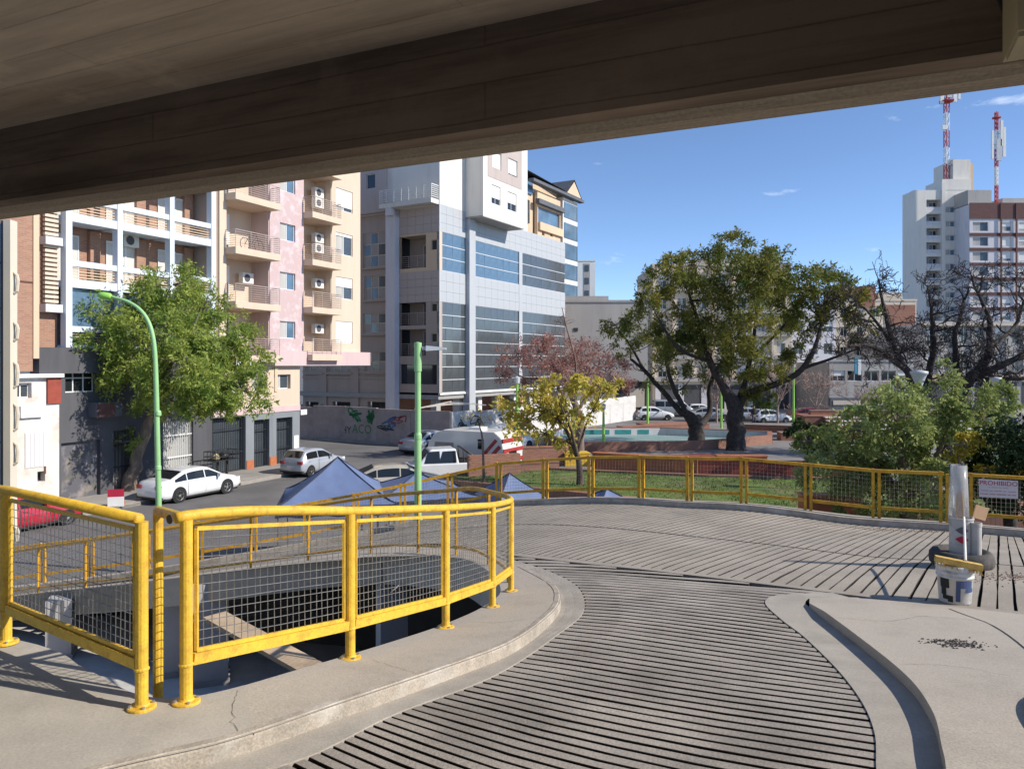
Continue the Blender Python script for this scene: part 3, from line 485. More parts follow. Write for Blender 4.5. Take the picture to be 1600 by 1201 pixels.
# second run: brackets on the slab face, descending to the left
def bracket_run(t, curve, i0, i1, sp, m, H=.95, R=.024, drop=.34, mesh=True, wire='wire_far', twin=False):
    pts = curve[i0:i1]; L = 0; posts = [pts[0]]
    for a, b in zip(pts, pts[1:]):
        L += math.dist(a, b)
        if L >= sp: posts.append(b); L = 0
    z = zfa(posts)+.07
    rail = zfa(pts)+.07+H; mb = MB(); mb.tube([(x, y, q) for (x, y), q in zip(pts, rail)], .03, 8); mb.build('top_rail', m, t, smooth=True)
    mb = MB(); mb.tube([(x, y, q-H+.12) for (x, y), q in zip(pts, rail)], .022, 6); mb.build('bottom_rail', m, t, smooth=True)
    for k, ((x, y), q) in enumerate(zip(posts, z)):
        a = Vector(posts[max(k-1, 0)]); b = Vector(posts[min(k+1, len(posts)-1)]); d = (b-a).normalized(); n_ = Vector((-d.y, d.x)); n_ = n_ if drop else -n_
        mb = MB(); x2, y2 = x-n_.x*-.13*(-1 if n_.y > 0 else 1), y
        mb.tube([(x, y, q+H), (x, y, q-drop)], R, 8); mb.tube([(x, y, q-drop+.02), (x+n_.x*.14*(1 if n_.y > 0 else -1), y+n_.y*.14*(1 if n_.y > 0 else -1), q-drop+.02)], R, 8); mb.build('post', m, t)
    if mesh:
        for k in range(len(posts)-1):
            seg_mesh((*posts[k], z[k]), (*posts[k+1], z[k+1]), .14, H-.04, .11, .002, X[wire], t)
R2 = thing('railing', 'weathered yellow railing bracketed to the slab edge, descending left across the opening', 'railing')
bracket_run(R2, inf, 43, len(inf), 1.15, X['yellow_old'], drop=.30, mesh=False)
R3 = thing('railing', 'outer yellow railing with brown wire mesh following the far edge of the ramp', 'railing')
# outer fence: pairs of square posts, top and bottom rail, mesh panels
pidx = []; pl = [(8.25, 14.3)]
op = [p for p in outf]
L = 0.; posts = []; gate0 = None
start_i = min(range(len(op)), key=lambda i: math.dist(op[i], (8.25, 14.3)))
run = op[start_i:]; posts = [run[0]]
for a, b in zip(run, run[1:]):
    L += math.dist(a, b)
    if L >= 1.12: posts.append(b); L = 0
def outer(t, posts, m, wire):
    z = zfa(posts)+.118
    for k, ((x, y), q) in enumerate(zip(posts, z)):
        a = Vector(posts[max(k-1, 0)]); b = Vector(posts[min(k+1, len(posts)-1)]); d = (b-a).normalized()
        for s_ in (-1, 1):
            mb = MB(); c = Vector((x, y))+d*.055*s_; mb.bar((c.x, c.y, q-.02), (c.x, c.y, q+.97 if s_ > 0 else q+.93), .055, .055, up=(d.x, d.y, 0)); mb.build('post', m, t)
    for k in range(len(posts)-1):
        a = Vector((*posts[k], z[k])); b = Vector((*posts[k+1], z[k+1])); u = (b-a).normalized(); a += u*.09; b -= u*.09; up = Vector((0, 0, 1))
        mb = MB(); mb.bar(a+up*.93-u*.09, b+up*.93+u*.09, .07, .06); mb.build('top_rail', m, t)
        mb = MB(); mb.bar(a+up*.2, b+up*.2, .045, .06); mb.build('bottom_rail', m, t)
        seg_mesh(a, b, .22, .91, .075, .003, X[wire], t)
outer(R3, posts, X['yellow_old'], 'wire_far')
R4 = thing('railing', 'yellow railing section right of the white post, carrying the prohibition sign', 'railing')
q0 = at(1508, 820, 12.6); rp = [(8.58, 14.1), (9.6, 13.6), (10.7, 13.05), (11.8, 12.5)]
outer(R4, rp, X['yellow_old'], 'wire_far')
R5 = thing('railing', 'yellow railing panel on the left side of the deck opening', 'railing')
lp = [(-4.35, 5.12), (-3.08, 4.56), (-1.83, 3.70)]; near_rail(R5, lp, [0.0, 0.0, 0.0])
mb = MB(); mb.tube([(-4.4, 5.12, .93), (-3.08, 4.56, .93), (-1.85, 3.715, .93)], .028, 12); mb.build('top_rail', X['yellow'], R5, smooth=True)
# prohibition sign
def face_matrix(p, nx, ny): 
    n_ = Vector((nx, ny, 0)).normalized(); u = Vector((-n_.y, n_.x, 0)); up = Vector((0, 0, 1)); M = Matrix((u, up, n_)).transposed().to_4x4(); M.translation = p; return M
zr = 0
sg = thing('prohibition_sign', 'white PROHIBIDO notice with red capitals wired to the railing', 'sign', (8.99, 13.84, -.75))
plain('signwhite', (.62, .56, .55), .6, var=.05); plain('signred', (.42, .02, .05), .6, var=.05)
sd_ = Vector((1.08, -.40, 0)).normalized(); sn = (-.35, -.94)
M = face_matrix(Vector((0, -.0, .14)), *sn)
mb = MB(); mb.box(-.31, .31, -.165, .165, -.006, .006, M); mb.build('board', X['signwhite'], sg)
text_mesh('lettering', 'PROHIBIDO', .115, X['signred'], sg, M @ Matrix.Translation((0, .095, .008)), .001)
for y_, h_, words in ((.02, .014, (.03, .09, .05, .08)), (-.045, .018, (.12, .05, .13, .06, .12)), (-.105, .024, (.13, .09, .16, .05, .07))):   # fine print, too small to read
    x_ = -(sum(words)+.02*(len(words)-1))/2; mb = MB()
    for w_ in words:
        k_ = 0.
        while k_ < w_-.008: mb.box(x_+k_, x_+k_+.006, y_-h_/2*RNG.uniform(.6, 1), y_+h_/2*RNG.uniform(.6, 1), .006, .0075, M); k_ += .013
        x_ += w_+.02
    mb.build('fine_print', X['signred'], sg)
# ================================================================ things standing on the ramp
tx, ty = 5.46, 9.1; tz = zf(tx, ty)
ty_o = thing('tyre_stand', 'old car tyre lying flat on the ramp filled with concrete', 'stand', (tx, ty, tz-.005))
mb = MB(); mb.lathe([(.235, .05), (.26, .0), (.315, .01), (.345, .05), (.352, .1), (.345, .16), (.315, .2), (.26, .205), (.235, .16)], 32); mb.build('carcass', mat('dusty_rubber', (.055, .052, .05), .9, var=.3, scale=5, dirt=.5, dscale=3, dcol=(.25, .22, .19)), ty_o, smooth=True)
mb = MB(); mb.lathe([(.0, .10), (.24, .10), (.24, .0)], 24); mb.build('concrete_fill', X['gutter'], ty_o)
plain('tinwhite', (.47, .45, .43), .5, var=.12, scale=6, dirt=.5, dscale=5, dcol=(.4, .33, .27)); plain('pvc', (.42, .42, .43), .4, var=.2, scale=5, dirt=.6, dscale=4, dcol=(.65, .63, .6)); plain('cardboard', (.60, .38, .22), .8)
pt = thing('paint_tin', 'white paint tin with dark and red diamonds standing in the tyre', 'tin', (tx, ty, tz+.1))
mb = MB(); mb.lathe([(.13, 0), (.135, .01), (.13, .02), (.13, .18), (.135, .19), (.13, .2), (.13, .47), (.137, .48), (.137, .5), (.12, .5), (.12, .1), (0, .1)], 28); mb.build('can', X['tinwhite'], pt, smooth=False)
def on_cyl(r, a0, z0, poly, m, name, parent):
    mb = MB(); vs = [(r*math.cos(a0+u/r), r*math.sin(a0+u/r), z0+v) for u, v in poly]; mb.add(vs, [tuple(range(len(vs)))]); return mb.build(name, m, parent)
for zc, m_ in ((.36, X['slate']), (.25, X['signred'])):
    pol = [(-.075, 0), (-.037, .025), (0, .045), (.037, .025), (.075, 0), (.037, -.025), (0, -.045), (-.037, -.025)]
    mb = MB(); vs = [(.1385*math.cos(math.radians(-118)+u/.1385), .1385*math.sin(math.radians(-118)+u/.1385), zc+v) for u, v in pol]+[(.1385*math.cos(math.radians(-118)), .1385*math.sin(math.radians(-118)), zc)]
    mb.add(vs, [(i, (i+1) % 8, 8) for i in range(8)]); mb.build('diamond_mark', m_, pt)
tb = thing('white_tube', 'white plastic tube beside the paint tin in the tyre', 'tube', (tx+.10, ty-.13, tz+.1))
mb = MB(); mb.lathe([(.058, 0), (.058, .42), (.063, .42), (.063, .46), (.05, .46), (.05, .3), (0, .3)], 20); mb.build('pipe', X['tinwhite'], tb, smooth=False)
cl = mat('clear_plastic', (.62, .62, .63), .25, var=.15, scale=5, dirt=.5, dscale=4, dcol=(.75, .74, .72)); N_ = cl.node_tree.nodes; tp_ = N_.new('ShaderNodeBsdfTransparent'); mx_ = N_.new('ShaderNodeMixShader'); mx_.inputs[0].default_value = .62; cl.node_tree.links.new(N_['Principled BSDF'].outputs[0], mx_.inputs[1]); cl.node_tree.links.new(tp_.outputs[0], mx_.inputs[2]); cl.node_tree.links.new(mx_.outputs[0], N_['Material Output'].inputs[0]); X['clear'] = cl
pc = thing('plastic_post', 'cloudy plastic tube post with peeling white paint rising from the tin', 'post', (tx-.02, ty+.02, tz+.2))
mb = MB(); mb.lathe([(.115, .3), (.105, .66), (.09, 1.03), (.078, 1.03), (.07, .4), (0, .35)], 20); mb.build('pipe', X['clear'], pc, smooth=True)
mb = MB(); mb.lathe([(.065, 0), (.065, .5)], 12); mb.build('core', X['tinwhite'], pc)
r0 = .137; mb = MB(); pol = [(-.045, .36), (.04, .35), (.04, .66), (.02, .72), (-.03, .71), (-.045, .67)]; vs = []
for u, v in pol: r_ = .122-.035*(v-.3)/.73; vs.append((r_*math.cos(math.radians(-112)+u/r_), r_*math.sin(math.radians(-112)+u/r_), v))
mb.add(vs, [tuple(range(6))]); mb.build('brown_label', X['cardboard'], pc)
mb = MB(); mb.box(-.07, .09, -.01, .01, 0, .16, Matrix.Rotation(.3, 4, 'Y')); o = mb.build('cardboard_flap', X['cardboard'], None, (tx+.2, ty-.0, tz+.58)); tag(o, 'torn piece of cardboard stuck behind the white tube', 'cardboard')
bx_, by_ = 4.33, 7.32; bz_ = zf(bx_, by_)
bk = thing('bucket', 'paint-stained white plastic bucket at the edge of the island', 'bucket', (bx_, by_, bz_+.004))
plain('bucketwhite', (.60, .585, .56), .45, var=.1, scale=5, dirt=.7, dscale=6, dcol=(.10, .09, .09))
mb = MB(); mb.lathe([(0, 0), (.135, 0), (.14, .02), (.155, .25), (.165, .255), (.165, .27), (.157, .275), (.168, .30), (.168, .315), (.16, .32), (.172, .345), (.172, .375), (.15, .38), (.14, .1), (0, .08)], 32); mb.build('pail', X['bucketwhite'], bk, smooth=True)
mb = MB(); mb.lathe([(0, .33), (.152, .33)], 24); mb.build('dried_contents', X['slab'], bk)
plain('stain_black', (.02, .02, .02), .7); plain('labelblue', (.06, .09, .2), .5)
def patch(parent, name, m, a0, rf, cells):
    mb = MB()
    for (u0, u1, v0, v1) in cells:
        vs = []
        for v in (v0, v1):
            for i in range(5):
                u = u0+(u1-u0)*i/4; r_ = rf(v); vs.append((r_*math.cos(a0+u/r_), r_*math.sin(a0+u/r_), v))
        mb.add(vs, [(i, i+1, 5+i+1, 5+i) for i in range(4)])
    return mb.build(name, m, parent)
rfb = lambda v: .1425+.0575*v+.0015
patch(bk, 'spill_stain', X['stain_black'], math.radians(-150), rfb, [(-.06, .03, .16, .25), (-.05, .0, .09, .16), (-.035, .06, .05, .09), (.015, .06, .03, .06)])
patch(bk, 'faded_label', X['labelblue'], math.radians(-95), rfb, [(-.06, -.02, .04, .24), (-.02, .1, .17, .24), (.03, .12, .13, .17)])
brm = thing('broom', 'yellow broom head lying across the bucket with its pale stick', 'broom', (bx_-.03, by_-.12, bz_+.385))
plain('bristle', (.55, .36, .10), .9, var=.25, scale=20); plain('stick', (.68, .64, .58), .6)
M = Matrix.Rotation(math.radians(-18), 4, 'Z') @ Matrix.Rotation(math.radians(8), 4, 'Y')
mb = MB(); mb.box(-.21, .19, -.04, .04, 0, .055, M); mb.build('head', X['bristle'], brm)
mb = MB()
for i in range(46):
    x = -.2+.38*i/45; y = RNG.uniform(-.035, .035); a = M @ Vector((x, y, .01)); mb.tube([a, a+Vector((RNG.normal(0, .012), RNG.normal(-.02, .012), -.045))], .004, 3)
mb.build('bristles', X['bristle'], brm)
mb = MB(); mb.tube([(.06, .0, .05), (5.30-bx_+.03, 8.78-by_+.12, -.10-bz_-.385)], .0125, 8); mb.build('stick', X['stick'], brm)
# gravel and litter on the island and ramp
def gravel(name, label, cx, cy, n, sx, sy, zfun, m, smin=.006, smax=.016):
    mb = MB()
    for i in range(n):
        x = RNG.normal(cx, sx); y = RNG.normal(cy, sy); z = float(zfun([(x, y)])[0]); s_ = RNG.uniform(smin, smax); a = RNG.uniform(0, 6.28); M = Matrix.Translation((x, y, z)) @ Matrix.Rotation(a, 4, 'Z')
        mb.add([M @ Vector(v) for v in ((-s_, 0, 0), (0, -s_*.7, 0), (s_, 0, 0), (0, s_*.8, 0), (RNG.uniform(-.3, .3)*s_, 0, s_*.8))], [(0, 1, 4), (1, 2, 4), (2, 3, 4), (3, 0, 4)])
    tag(mb.build(name, m), label, 'gravel', kind='stuff')
plain('chips', (.10, .09, .085), .9, var=.7, scale=40); plain('chipsb', (.24, .17, .13), .9, var=.6, scale=30)
gravel('gravel', 'dark stone chips scattered on the concrete island', 3.22, 5.42, 230, .10, .075, island_z, X['chips'])
gravel('gravel', 'brown gravel spilled beside the tyre', 6.0, 8.35, 700, .42, .14, zfa, X['chipsb'])
gravel('gravel', 'dirt gathered along the outer kerb', 7.3, 13.75, 420, .7, .12, zfa, X['chipsb'])
# pedestrian weed
mb = MB()
for i in range(40):
    a = RNG.uniform(0, 6.28); r_ = RNG.uniform(.05, .2); h = RNG.uniform(.1, .35); mb.add([(0, 0, 0), (r_*math.cos(a)*.5-.02, r_*math.sin(a)*.5, h*.7), (r_*math.cos(a), r_*math.sin(a), h), (r_*math.cos(a)*.5+.02, r_*math.sin(a)*.5, h*.7)], [(0, 1, 2, 3)])
tag(mb.build('weed', X['blade'], None, (8.35, 13.95, zf(8.35, 13.95)+.0)), 'small green weed growing at the outer kerb', 'weed')
# ================================================================ ground
mb = MB(); mb.add([(-1500, -300, G0-.02), (1500, -300, G0-.02), (1500, 3000, G0-.02), (-1500, 3000, G0-.02)], [(0, 1, 2, 3)]); struct('street', mb, X['asphalt'])
def sheet(name, poly, z, m, h=.0):
    mb = MB(); n = len(poly)
    if h: mb.prism(poly, z-h, z)
    else: mb.add([(x, y, z) for x, y in poly], [tuple(range(n))])
    return struct(name, mb, m)
UA = Vector((math.sin(math.radians(25)), math.cos(math.radians(25)))); NA = Vector((UA.y, -UA.x))       # street axis, towards the carriageway
OP = Vector((-12.7, 44.8))                                                                              # corner of the corner building
def fa(u, o=0.): q = OP+UA*u+NA*o; return (q.x, q.y)
walk_l = sheet('pavement', [fa(-40, 0), fa(-40, 3.1), fa(-1.8, 3.1), fa(-.4, 2.6), fa(.4, 1.4), fa(.6, 0), fa(.4, -14), fa(-40, -14)], G0+.12, X['pave'], .14)
for k in range(24):                                # kerb stones along the pavement
    u = -1.8-k*1.5; M = Matrix.Translation((*fa(u, 3.1), G0)) @ Matrix.Rotation(math.radians(65), 4, 'Z'); mb = MB(); mb.box(-1.49, 0, -.0, .15, -.02, .135, M); mb.build('kerb_stone', X['kerb'], walk_l)
OG = Vector((-5.5, 57.)); UG = Vector((.5, math.cos(math.radians(30)))); VG = Vector((-UG.y, UG.x))
def fg(u, o=0.): q = OG+UG*u-VG*o; return (q.x, q.y)                                                    # o: out from the long facade
sheet('pavement', [fg(-4, 2.4), fg(-2.6, 4.1), fg(28, 4.6), fg(28, 0), fg(10, -2), fg(-4, -30)], G0+.12, X['pave'], .14)
plz = [(-3.6, 33.6), (-2, 37.5), (3.2, 45), (6.5, 52), (12.5, 63), (19, 73), (60, 73), (110, 60), (110, 14), (17, 14), (10, 19.5), (-2.5, 19.5), (-4.5, 27)]
plaza = sheet('plaza', plz, G0+.13, X['plaza'], .15)
sheet('pavement', [(12, 88), (14, 86), (140, 86), (140, 96), (12, 96)], G0+.12, X['pave'], .14)
# raised lawn with its brick edge
LZ = -3.5
lawn_p = [(-3.1, 34.6), (-3.0, 33.2), (0.0, 31.6), (3.6, 29.4), (7, 27.4), (12, 25.6), (17, 25), (19, 28), (15.4, 33.6), (9, 34.6), (4.5, 36.0), (1.8, 37), (-.5, 36.2)]
sheet('lawn', lawn_p, LZ-.02, X['grass'])
lw = thing('lawn_wall', 'upright brick edging wall round the raised lawn', 'wall', (0, 30, G0+.13))
for a, b in zip(lawn_p, lawn_p[1:]+lawn_p[:1]):
    a = Vector(a); b = Vector(b); t = (b-a); L = t.length; ang = math.atan2(t.y, t.x); mb = MB(); mb.box(0, L, -.15, .15, -.02, LZ+.08-G0-.13); o = mb.build('brick_course', X['brickv'], lw, (a.x, a.y-30, 0)); o.rotation_euler = (0, 0, ang)
# grass blades
n = 26000; q = np.c_[RNG.uniform(-3, 19, n), RNG.uniform(25, 39, n)]; q = q[inpoly(q, lawn_p)]; dens = np.sin(q[:, 0]*1.3+1)*np.cos(q[:, 1]*.9)+RNG.normal(0, .6, len(q)); q = q[(dens > -.1) & (q[:, 0] > 1.2+RNG.normal(0, 1.2, len(q)))]; n = len(q)
a = RNG.uniform(0, 6.28, n); h = RNG.uniform(.03, .09, n); c = np.c_[np.cos(a), np.sin(a)]*.02; lean = RNG.normal(0, .03, (n, 2)); V = np.zeros((n, 4, 3))
V[:, 0, :2] = q-c; V[:, 1, :2] = q+c; V[:, 2, :2] = q+c*.3+lean; V[:, 3, :2] = q-c*.3+lean; V[:, :2, 2] = LZ-.02; V[:, 2:, 2] = LZ-.02+h[:, None]
o = link(bpy.data.objects.new('grass', quads_mesh('grass', V, X['blade']))); tag(o, 'short green grass on the raised lawn', 'grass', kind='stuff')
# fountain basin
bas = [(3.9, 49.2), (12.6, 50.2), (18.6, 54.2), (19.6, 57.2), (12, 60.6), (4, 60.2), (2.6, 55)]
fp = thing('fountain_basin', 'long empty brick fountain basin with white and turquoise inside', 'fountain', (10, 54, G0+.13))
mb = MB(); mb.add([(x-10, y-54, .02) for x, y in bas], [tuple(range(len(bas)))]); mb.build('floor', mat('turquoise_floor', (.16, .30, .29), .5, col2=(.30, .36, .35), scale=.6), fp)
for a, b in zip(bas, bas[1:]+bas[:1]):
    a = Vector(a); b = Vector(b); t = b-a; L = t.length; ang = math.atan2(t.y, t.x)
    for nm, m_, y0, y1, z1 in (('wall', 'brick', -.25, .1, .62), ('lining', 'lilac', .103, .13, .56)):
        mb = MB(); mb.box(-.05, L+.05, y0, y1, 0, z1); o = mb.build(nm, X[m_], fp, (a.x-10, a.y-54, 0)); o.rotation_euler = (0, 0, ang)
for k, (t0, w_) in enumerate(((.12, .9), (.30, 1.3), (.52, 1.6), (.68, .8), (.84, 1.4))):
    a = Vector((12, 60.6)); b = Vector((4, 60.2)); q = a+(b-a)*t0; mb = MB(); mb.box(0, w_, .131, .15, .1, .45); o = mb.build('turquoise_panel', mat('turquoise_paint', (.04, .26, .26), .6) if k == 0 else bpy.data.materials['turquoise_paint'], fp, (q.x-10, q.y-54, 0)); o.rotation_euler = (0, 0, math.atan2(-.4, -8))
# brick-red benches and low walls of the plaza
def block(name, label, cat, a, b, w_, h, m, z=G0+.13, group=None, top=None):
    a = Vector(a); b = Vector(b); t = b-a; t_o = thing(name, label, cat, (a.x, a.y, z), math.atan2(t.y, t.x), group); L = t.length
    mb = MB(); mb.box(0, L, 0, w_, 0, h-.06); mb.build('base', X[m], t_o); mb = MB(); mb.box(-.03, L+.03, -.03, w_+.03, h-.06, h); mb.build('top_slab', X[top or m], t_o); return t_o
block('long_bench', 'long red-painted bench left of the two trunks, under the railing line', 'bench', (4.6, 41.9), (8.6, 42.6), .7, .5, 'redpaint')
block('long_bench', 'middle one of three red-painted benches in line before the fountain', 'bench', (8.8, 42.6), (11.6, 42.9), .7, .5, 'redpaint')
block('long_bench', 'right end of three red-painted benches in line before the fountain', 'bench', (11.8, 42.9), (14.6, 42.8), .7, .5, 'orange')
block('planter_wall', 'orange-red slanting planter wall at the back of the lawn', 'planter', (4.0, 37.3), (8.7, 35.1), .4, 1.35, 'orange')
block('planter_wall', 'low red planter wall running right from the slanting one', 'planter', (8.8, 35.2), (15.6, 34.2), .4, 1.25, 'redpaint')
block('planter_wall', 'dark brick seat wall beside the yellow slide', 'planter', (.6, 41.8), (3.2, 42.4), .5, 1.1, 'brick')
block('planter_wall', 'low brick seat wall left of the yellow-leafed tree', 'planter', (-1.5, 36.8), (2.4, 38.2), .5, .8, 'brick')
o = block('slide', 'yellow painted slope between dark brick walls', 'slide', (3.0, 42.0), (4.4, 42.2), 1.0, .75, 'yellow')
mb = MB(); mb.prism([(-2.1, 35.0), (.3, 35.9), (.4, 35.5), (-2.0, 34.6)], 0, .95); o = mb.build('mural_wall', X['brick'], None, (0, 0, LZ-.02)); tag(o, 'low brick wall end with painted red and white figure', 'wall')
block('planter_wall', 'long brick planter beyond the basin on the left', 'planter', (9.2, 62), (15.8, 64.8), 1.0, .55, 'brick')
block('planter_wall', 'triangular brick planter left of the twin trunk', 'planter', (11.6, 64.6), (17.4, 66), 2.2, .5, 'brick')
block('planter_wall', 'brick planter between the two big trunks', 'planter', (18.5, 64.5), (25.5, 61.5), 1.0, .6, 'brick')
block('planter_wall', 'tall brick planter box beside the white steps', 'planter', (22.6, 57.8), (29.5, 57.2), 2.6, 1.75, 'brick')
block('planter_wall', 'small square brick planter in front of the tall one', 'planter', (20.2, 56.2), (22.6, 56), 1.2, .6, 'brick')
block('planter_wall', 'low orange brick block at the foot of the steps', 'planter', (22.9, 54.2), (24.6, 54.0), 1.6, 1.0, 'orange')
st = thing('stepped_seating', 'bank of white concrete steps beside the brick planter', 'steps', (26, 54, G0+.13))
for k in range(7):
    mb = MB(); mb.box(-2+.0*k, 9, k*.55, k*.55+.6, 0, .2+k*.25-.07); mb.build('riser', X['brick'], st); mb = MB(); mb.box(-2.03, 9.03, k*.55-.04, k*.55+.42, .2+k*.25-.07, .2+k*.25); mb.build('tread', X['white'], st)
block('planter_wall', 'brick parapet above the white steps', 'planter', (23.5, 58.9), (37, 58.6), .5, 2.1, 'brick')
block('planter_wall', 'pink brick pier standing on the lawn behind the railing', 'planter', (8.9, 22.9), (10.6, 22.7), .6, 1.75, 'orange')
# ================================================================ buildings
class Bld:
    def __init__(s, name, label, O, ang, base=G0, cat='building', group=None):
        s.O = Vector(O); s.a = math.radians(ang); s.U = Vector((math.sin(s.a), math.cos(s.a))); s.V = Vector((-s.U.y, s.U.x)); s.base = base; s.cache = {}
        s.root = thing(name, label, cat, (s.O.x, s.O.y, base), math.atan2(s.U.y, s.U.x), group)
    def u(s, px, d=0.):                                       # place along the facade plane set d behind the origin
        r = (px-HX)/FPX; o = s.O+s.V*d; return (r*o.y-o.x)/(s.U.x-r*s.U.y)
    def z(s, px, py, d=0.): o = s.O+s.V*d; return EYE+(HY-py)/FPX*(o.y+s.u(px, d)*s.U.y)
    def v(s, px, u0=0.):                                      # place along the side face at u0
        r = (px-HX)/FPX; o = s.O+s.U*u0; return (r*o.y-o.x)/(s.V.x-r*s.V.y)
    def zv(s, px, py, u0=0.): o = s.O+s.U*u0; return EYE+(HY-py)/FPX*(o.y+s.v(px, u0)*s.V.y)
    def P(s, face, a, d, z): return (a, d, z-s.base) if face == 'F' else (d, a, z-s.base)
    def box(s, name, a0, a1, d0, d1, z0, z1, m, face='F', parent=None):
        k = (round(a1-a0, 3), round(d1-d0, 3), round(z1-z0, 3), m, face)
        if k not in s.cache:
            mb = MB(); A, D, Z = a1-a0, d1-d0, z1-z0
            mb.box(0, A, 0, D, 0, Z) if face == 'F' else mb.box(0, D, 0, A, 0, Z); s.cache[k] = mb.mesh(name, X[m])
        o = bpy.data.objects.new(name, s.cache[k]); link(o, parent or s.root); p = Vector(s.P(face, a0, d0, z0)); o.location = p-(parent.location if parent is not None else Vector()); return o
    def wall(s, name, a0, a1, z0, z1, ops, m, d=0., th=.25, face='F', parent=None):
        xs = sorted({a0, a1, *[min(max(v, a0), a1) for o in ops for v in o[:2]]}); zs = sorted({z0, z1, *[min(max(v, z0), z1) for o in ops for v in o[2:4]]})
        mb = MB(); H = lambda x, z: any(o[0]-1e-6 <= x <= o[1]+1e-6 and o[2]-1e-6 <= z <= o[3]+1e-6 for o in ops)
        for i in range(len(xs)-1):
            for j in range(len(zs)-1):
                if xs[i+1]-xs[i] < 1e-4 or zs[j+1]-zs[j] < 1e-4 or H((xs[i]+xs[i+1])/2, (zs[j]+zs[j+1])/2): continue
                mb.add([s.P(face, xs[i], d, zs[j]), s.P(face, xs[i+1], d, zs[j]), s.P(face, xs[i+1], d, zs[j+1]), s.P(face, xs[i], d, zs[j+1])], [(0, 1, 2, 3)])
        for o in ops:
            b0, b1, c0, c1 = max(o[0], a0), min(o[1], a1), max(o[2], z0), min(o[3], z1)
            f = [s.P(face, *q) for q in ((b0, d, c0), (b1, d, c0), (b1, d, c1), (b0, d, c1))]; g = [s.P(face, *q) for q in ((b0, d+th, c0), (b1, d+th, c0), (b1, d+th, c1), (b0, d+th, c1))]
            mb.add(f+g, [(i, (i+1) % 4, 4+(i+1) % 4, 4+i) for i in range(4)])
        r = [s.P(face, *q) for q in ((a0, d, z0), (a1, d, z0), (a1, d, z1), (a0, d, z1))]; g = [s.P(face, *q) for q in ((a0, d+th, z0), (a1, d+th, z0), (a1, d+th, z1), (a0, d+th, z1))]
        mb.add(r+g, [(i, (i+1) % 4, 4+(i+1) % 4, 4+i) for i in range(4)])
        return mb.build(name, X[m], parent or s.root)
    def window(s, a0, a1, z0, z1, d=.1, nx=2, nz=1, frame='alu', glass='glass_win', face='F', shut=0., fw=.05, sill=False, back=True, blind=None):
        mb = MB(); D = .05
        def bb(x0, x1, q0, q1, d0=d, d1=d+D):
            if face == 'F': mb.box(x0, x1, d0, d1, q0-s.base, q1-s.base)
            else: mb.box(d0, d1, x0, x1, q0-s.base, q1-s.base)
        bb(a0, a1, z0, z0+fw); bb(a0, a1, z1-fw, z1); bb(a0, a0+fw, z0+fw, z1-fw); bb(a1-fw, a1, z0+fw, z1-fw)
        for i in range(1, nx): x = a0+(a1-a0)*i/nx; bb(x-fw/2, x+fw/2, z0+fw, z1-fw)
        for j in range(1, nz): q = z0+(z1-z0)*j/nz; bb(a0+fw, a1-fw, q-fw/2, q+fw/2, d+.004, d+D-.004)
        w_ = mb.build('window', X[frame], s.root)
        for i in range(nx):
            for j in range(nz):
                x0 = a0+(a1-a0)*i/nx+fw*.5; x1 = a0+(a1-a0)*(i+1)/nx-fw*.5; q0 = z0+(z1-z0)*j/nz+fw*.5; q1 = z0+(z1-z0)*(j+1)/nz-fw*.5
                s.box('pane', x0, x1, d+.02+.004*((i+j) % 2), d+.035, q0, q1, (glass if not blind or (i+j) % 2 else blind), face, w_)
        if shut > 0: s.box('roller_shutter', a0+.01, a1-.01, d-.03, d-.005, z1-(z1-z0)*shut, z1, 'shutter', face, w_)
        if sill: s.box('sill', a0-.06, a1+.06, d-.16, d, z0-.07, z0-.005, frame, face, w_)
        return w_
    def rails(s, a0, a1, z0, z1, d, n=6, m='rail', face='F', posts=4, r=.014, ret=0., parent=None):
        mb = MB()
        for i in range(n):
            z = z0+(z1-z0)*i/(n-1); pts = [s.P(face, a0, d, z), s.P(face, a1, d, z)]
            if ret: pts = [s.P(face, a0, d+ret, z)]+pts+[s.P(face, a1, d+ret, z)]
            for p, q in zip(pts, pts[1:]): mb.bar(p, q, r*2 if i < n-1 else r*3)
        for i in range(posts+1):
            x = a0+(a1-a0)*i/posts; mb.bar(s.P(face, x, d+.001, z0-.1), s.P(face, x, d+.001, z1), r*2)
        return mb.build('railing', X[m], parent or s.root)
    def ac(s, a, d, z, face='F', k=1.):
        o = s.box('air_conditioner', a, a+.8*k, d, d+.32*k, z, z+.58*k, 'acwhite', face); mb = MB()
        M = Matrix.Translation(s.P(face, a+.32*k, d-.004, z+.29*k)) @ (Matrix.Rotation(math.pi/2, 4, 'X') if face == 'F' else Matrix.Rotation(math.pi/2, 4, 'Y')); mb.lathe([(0, 0), (.2*k, 0), (.22*k, .01)], 16, M); f = mb.build('fan_grille', X['charcoal'], o); f.location = -o.location; return o
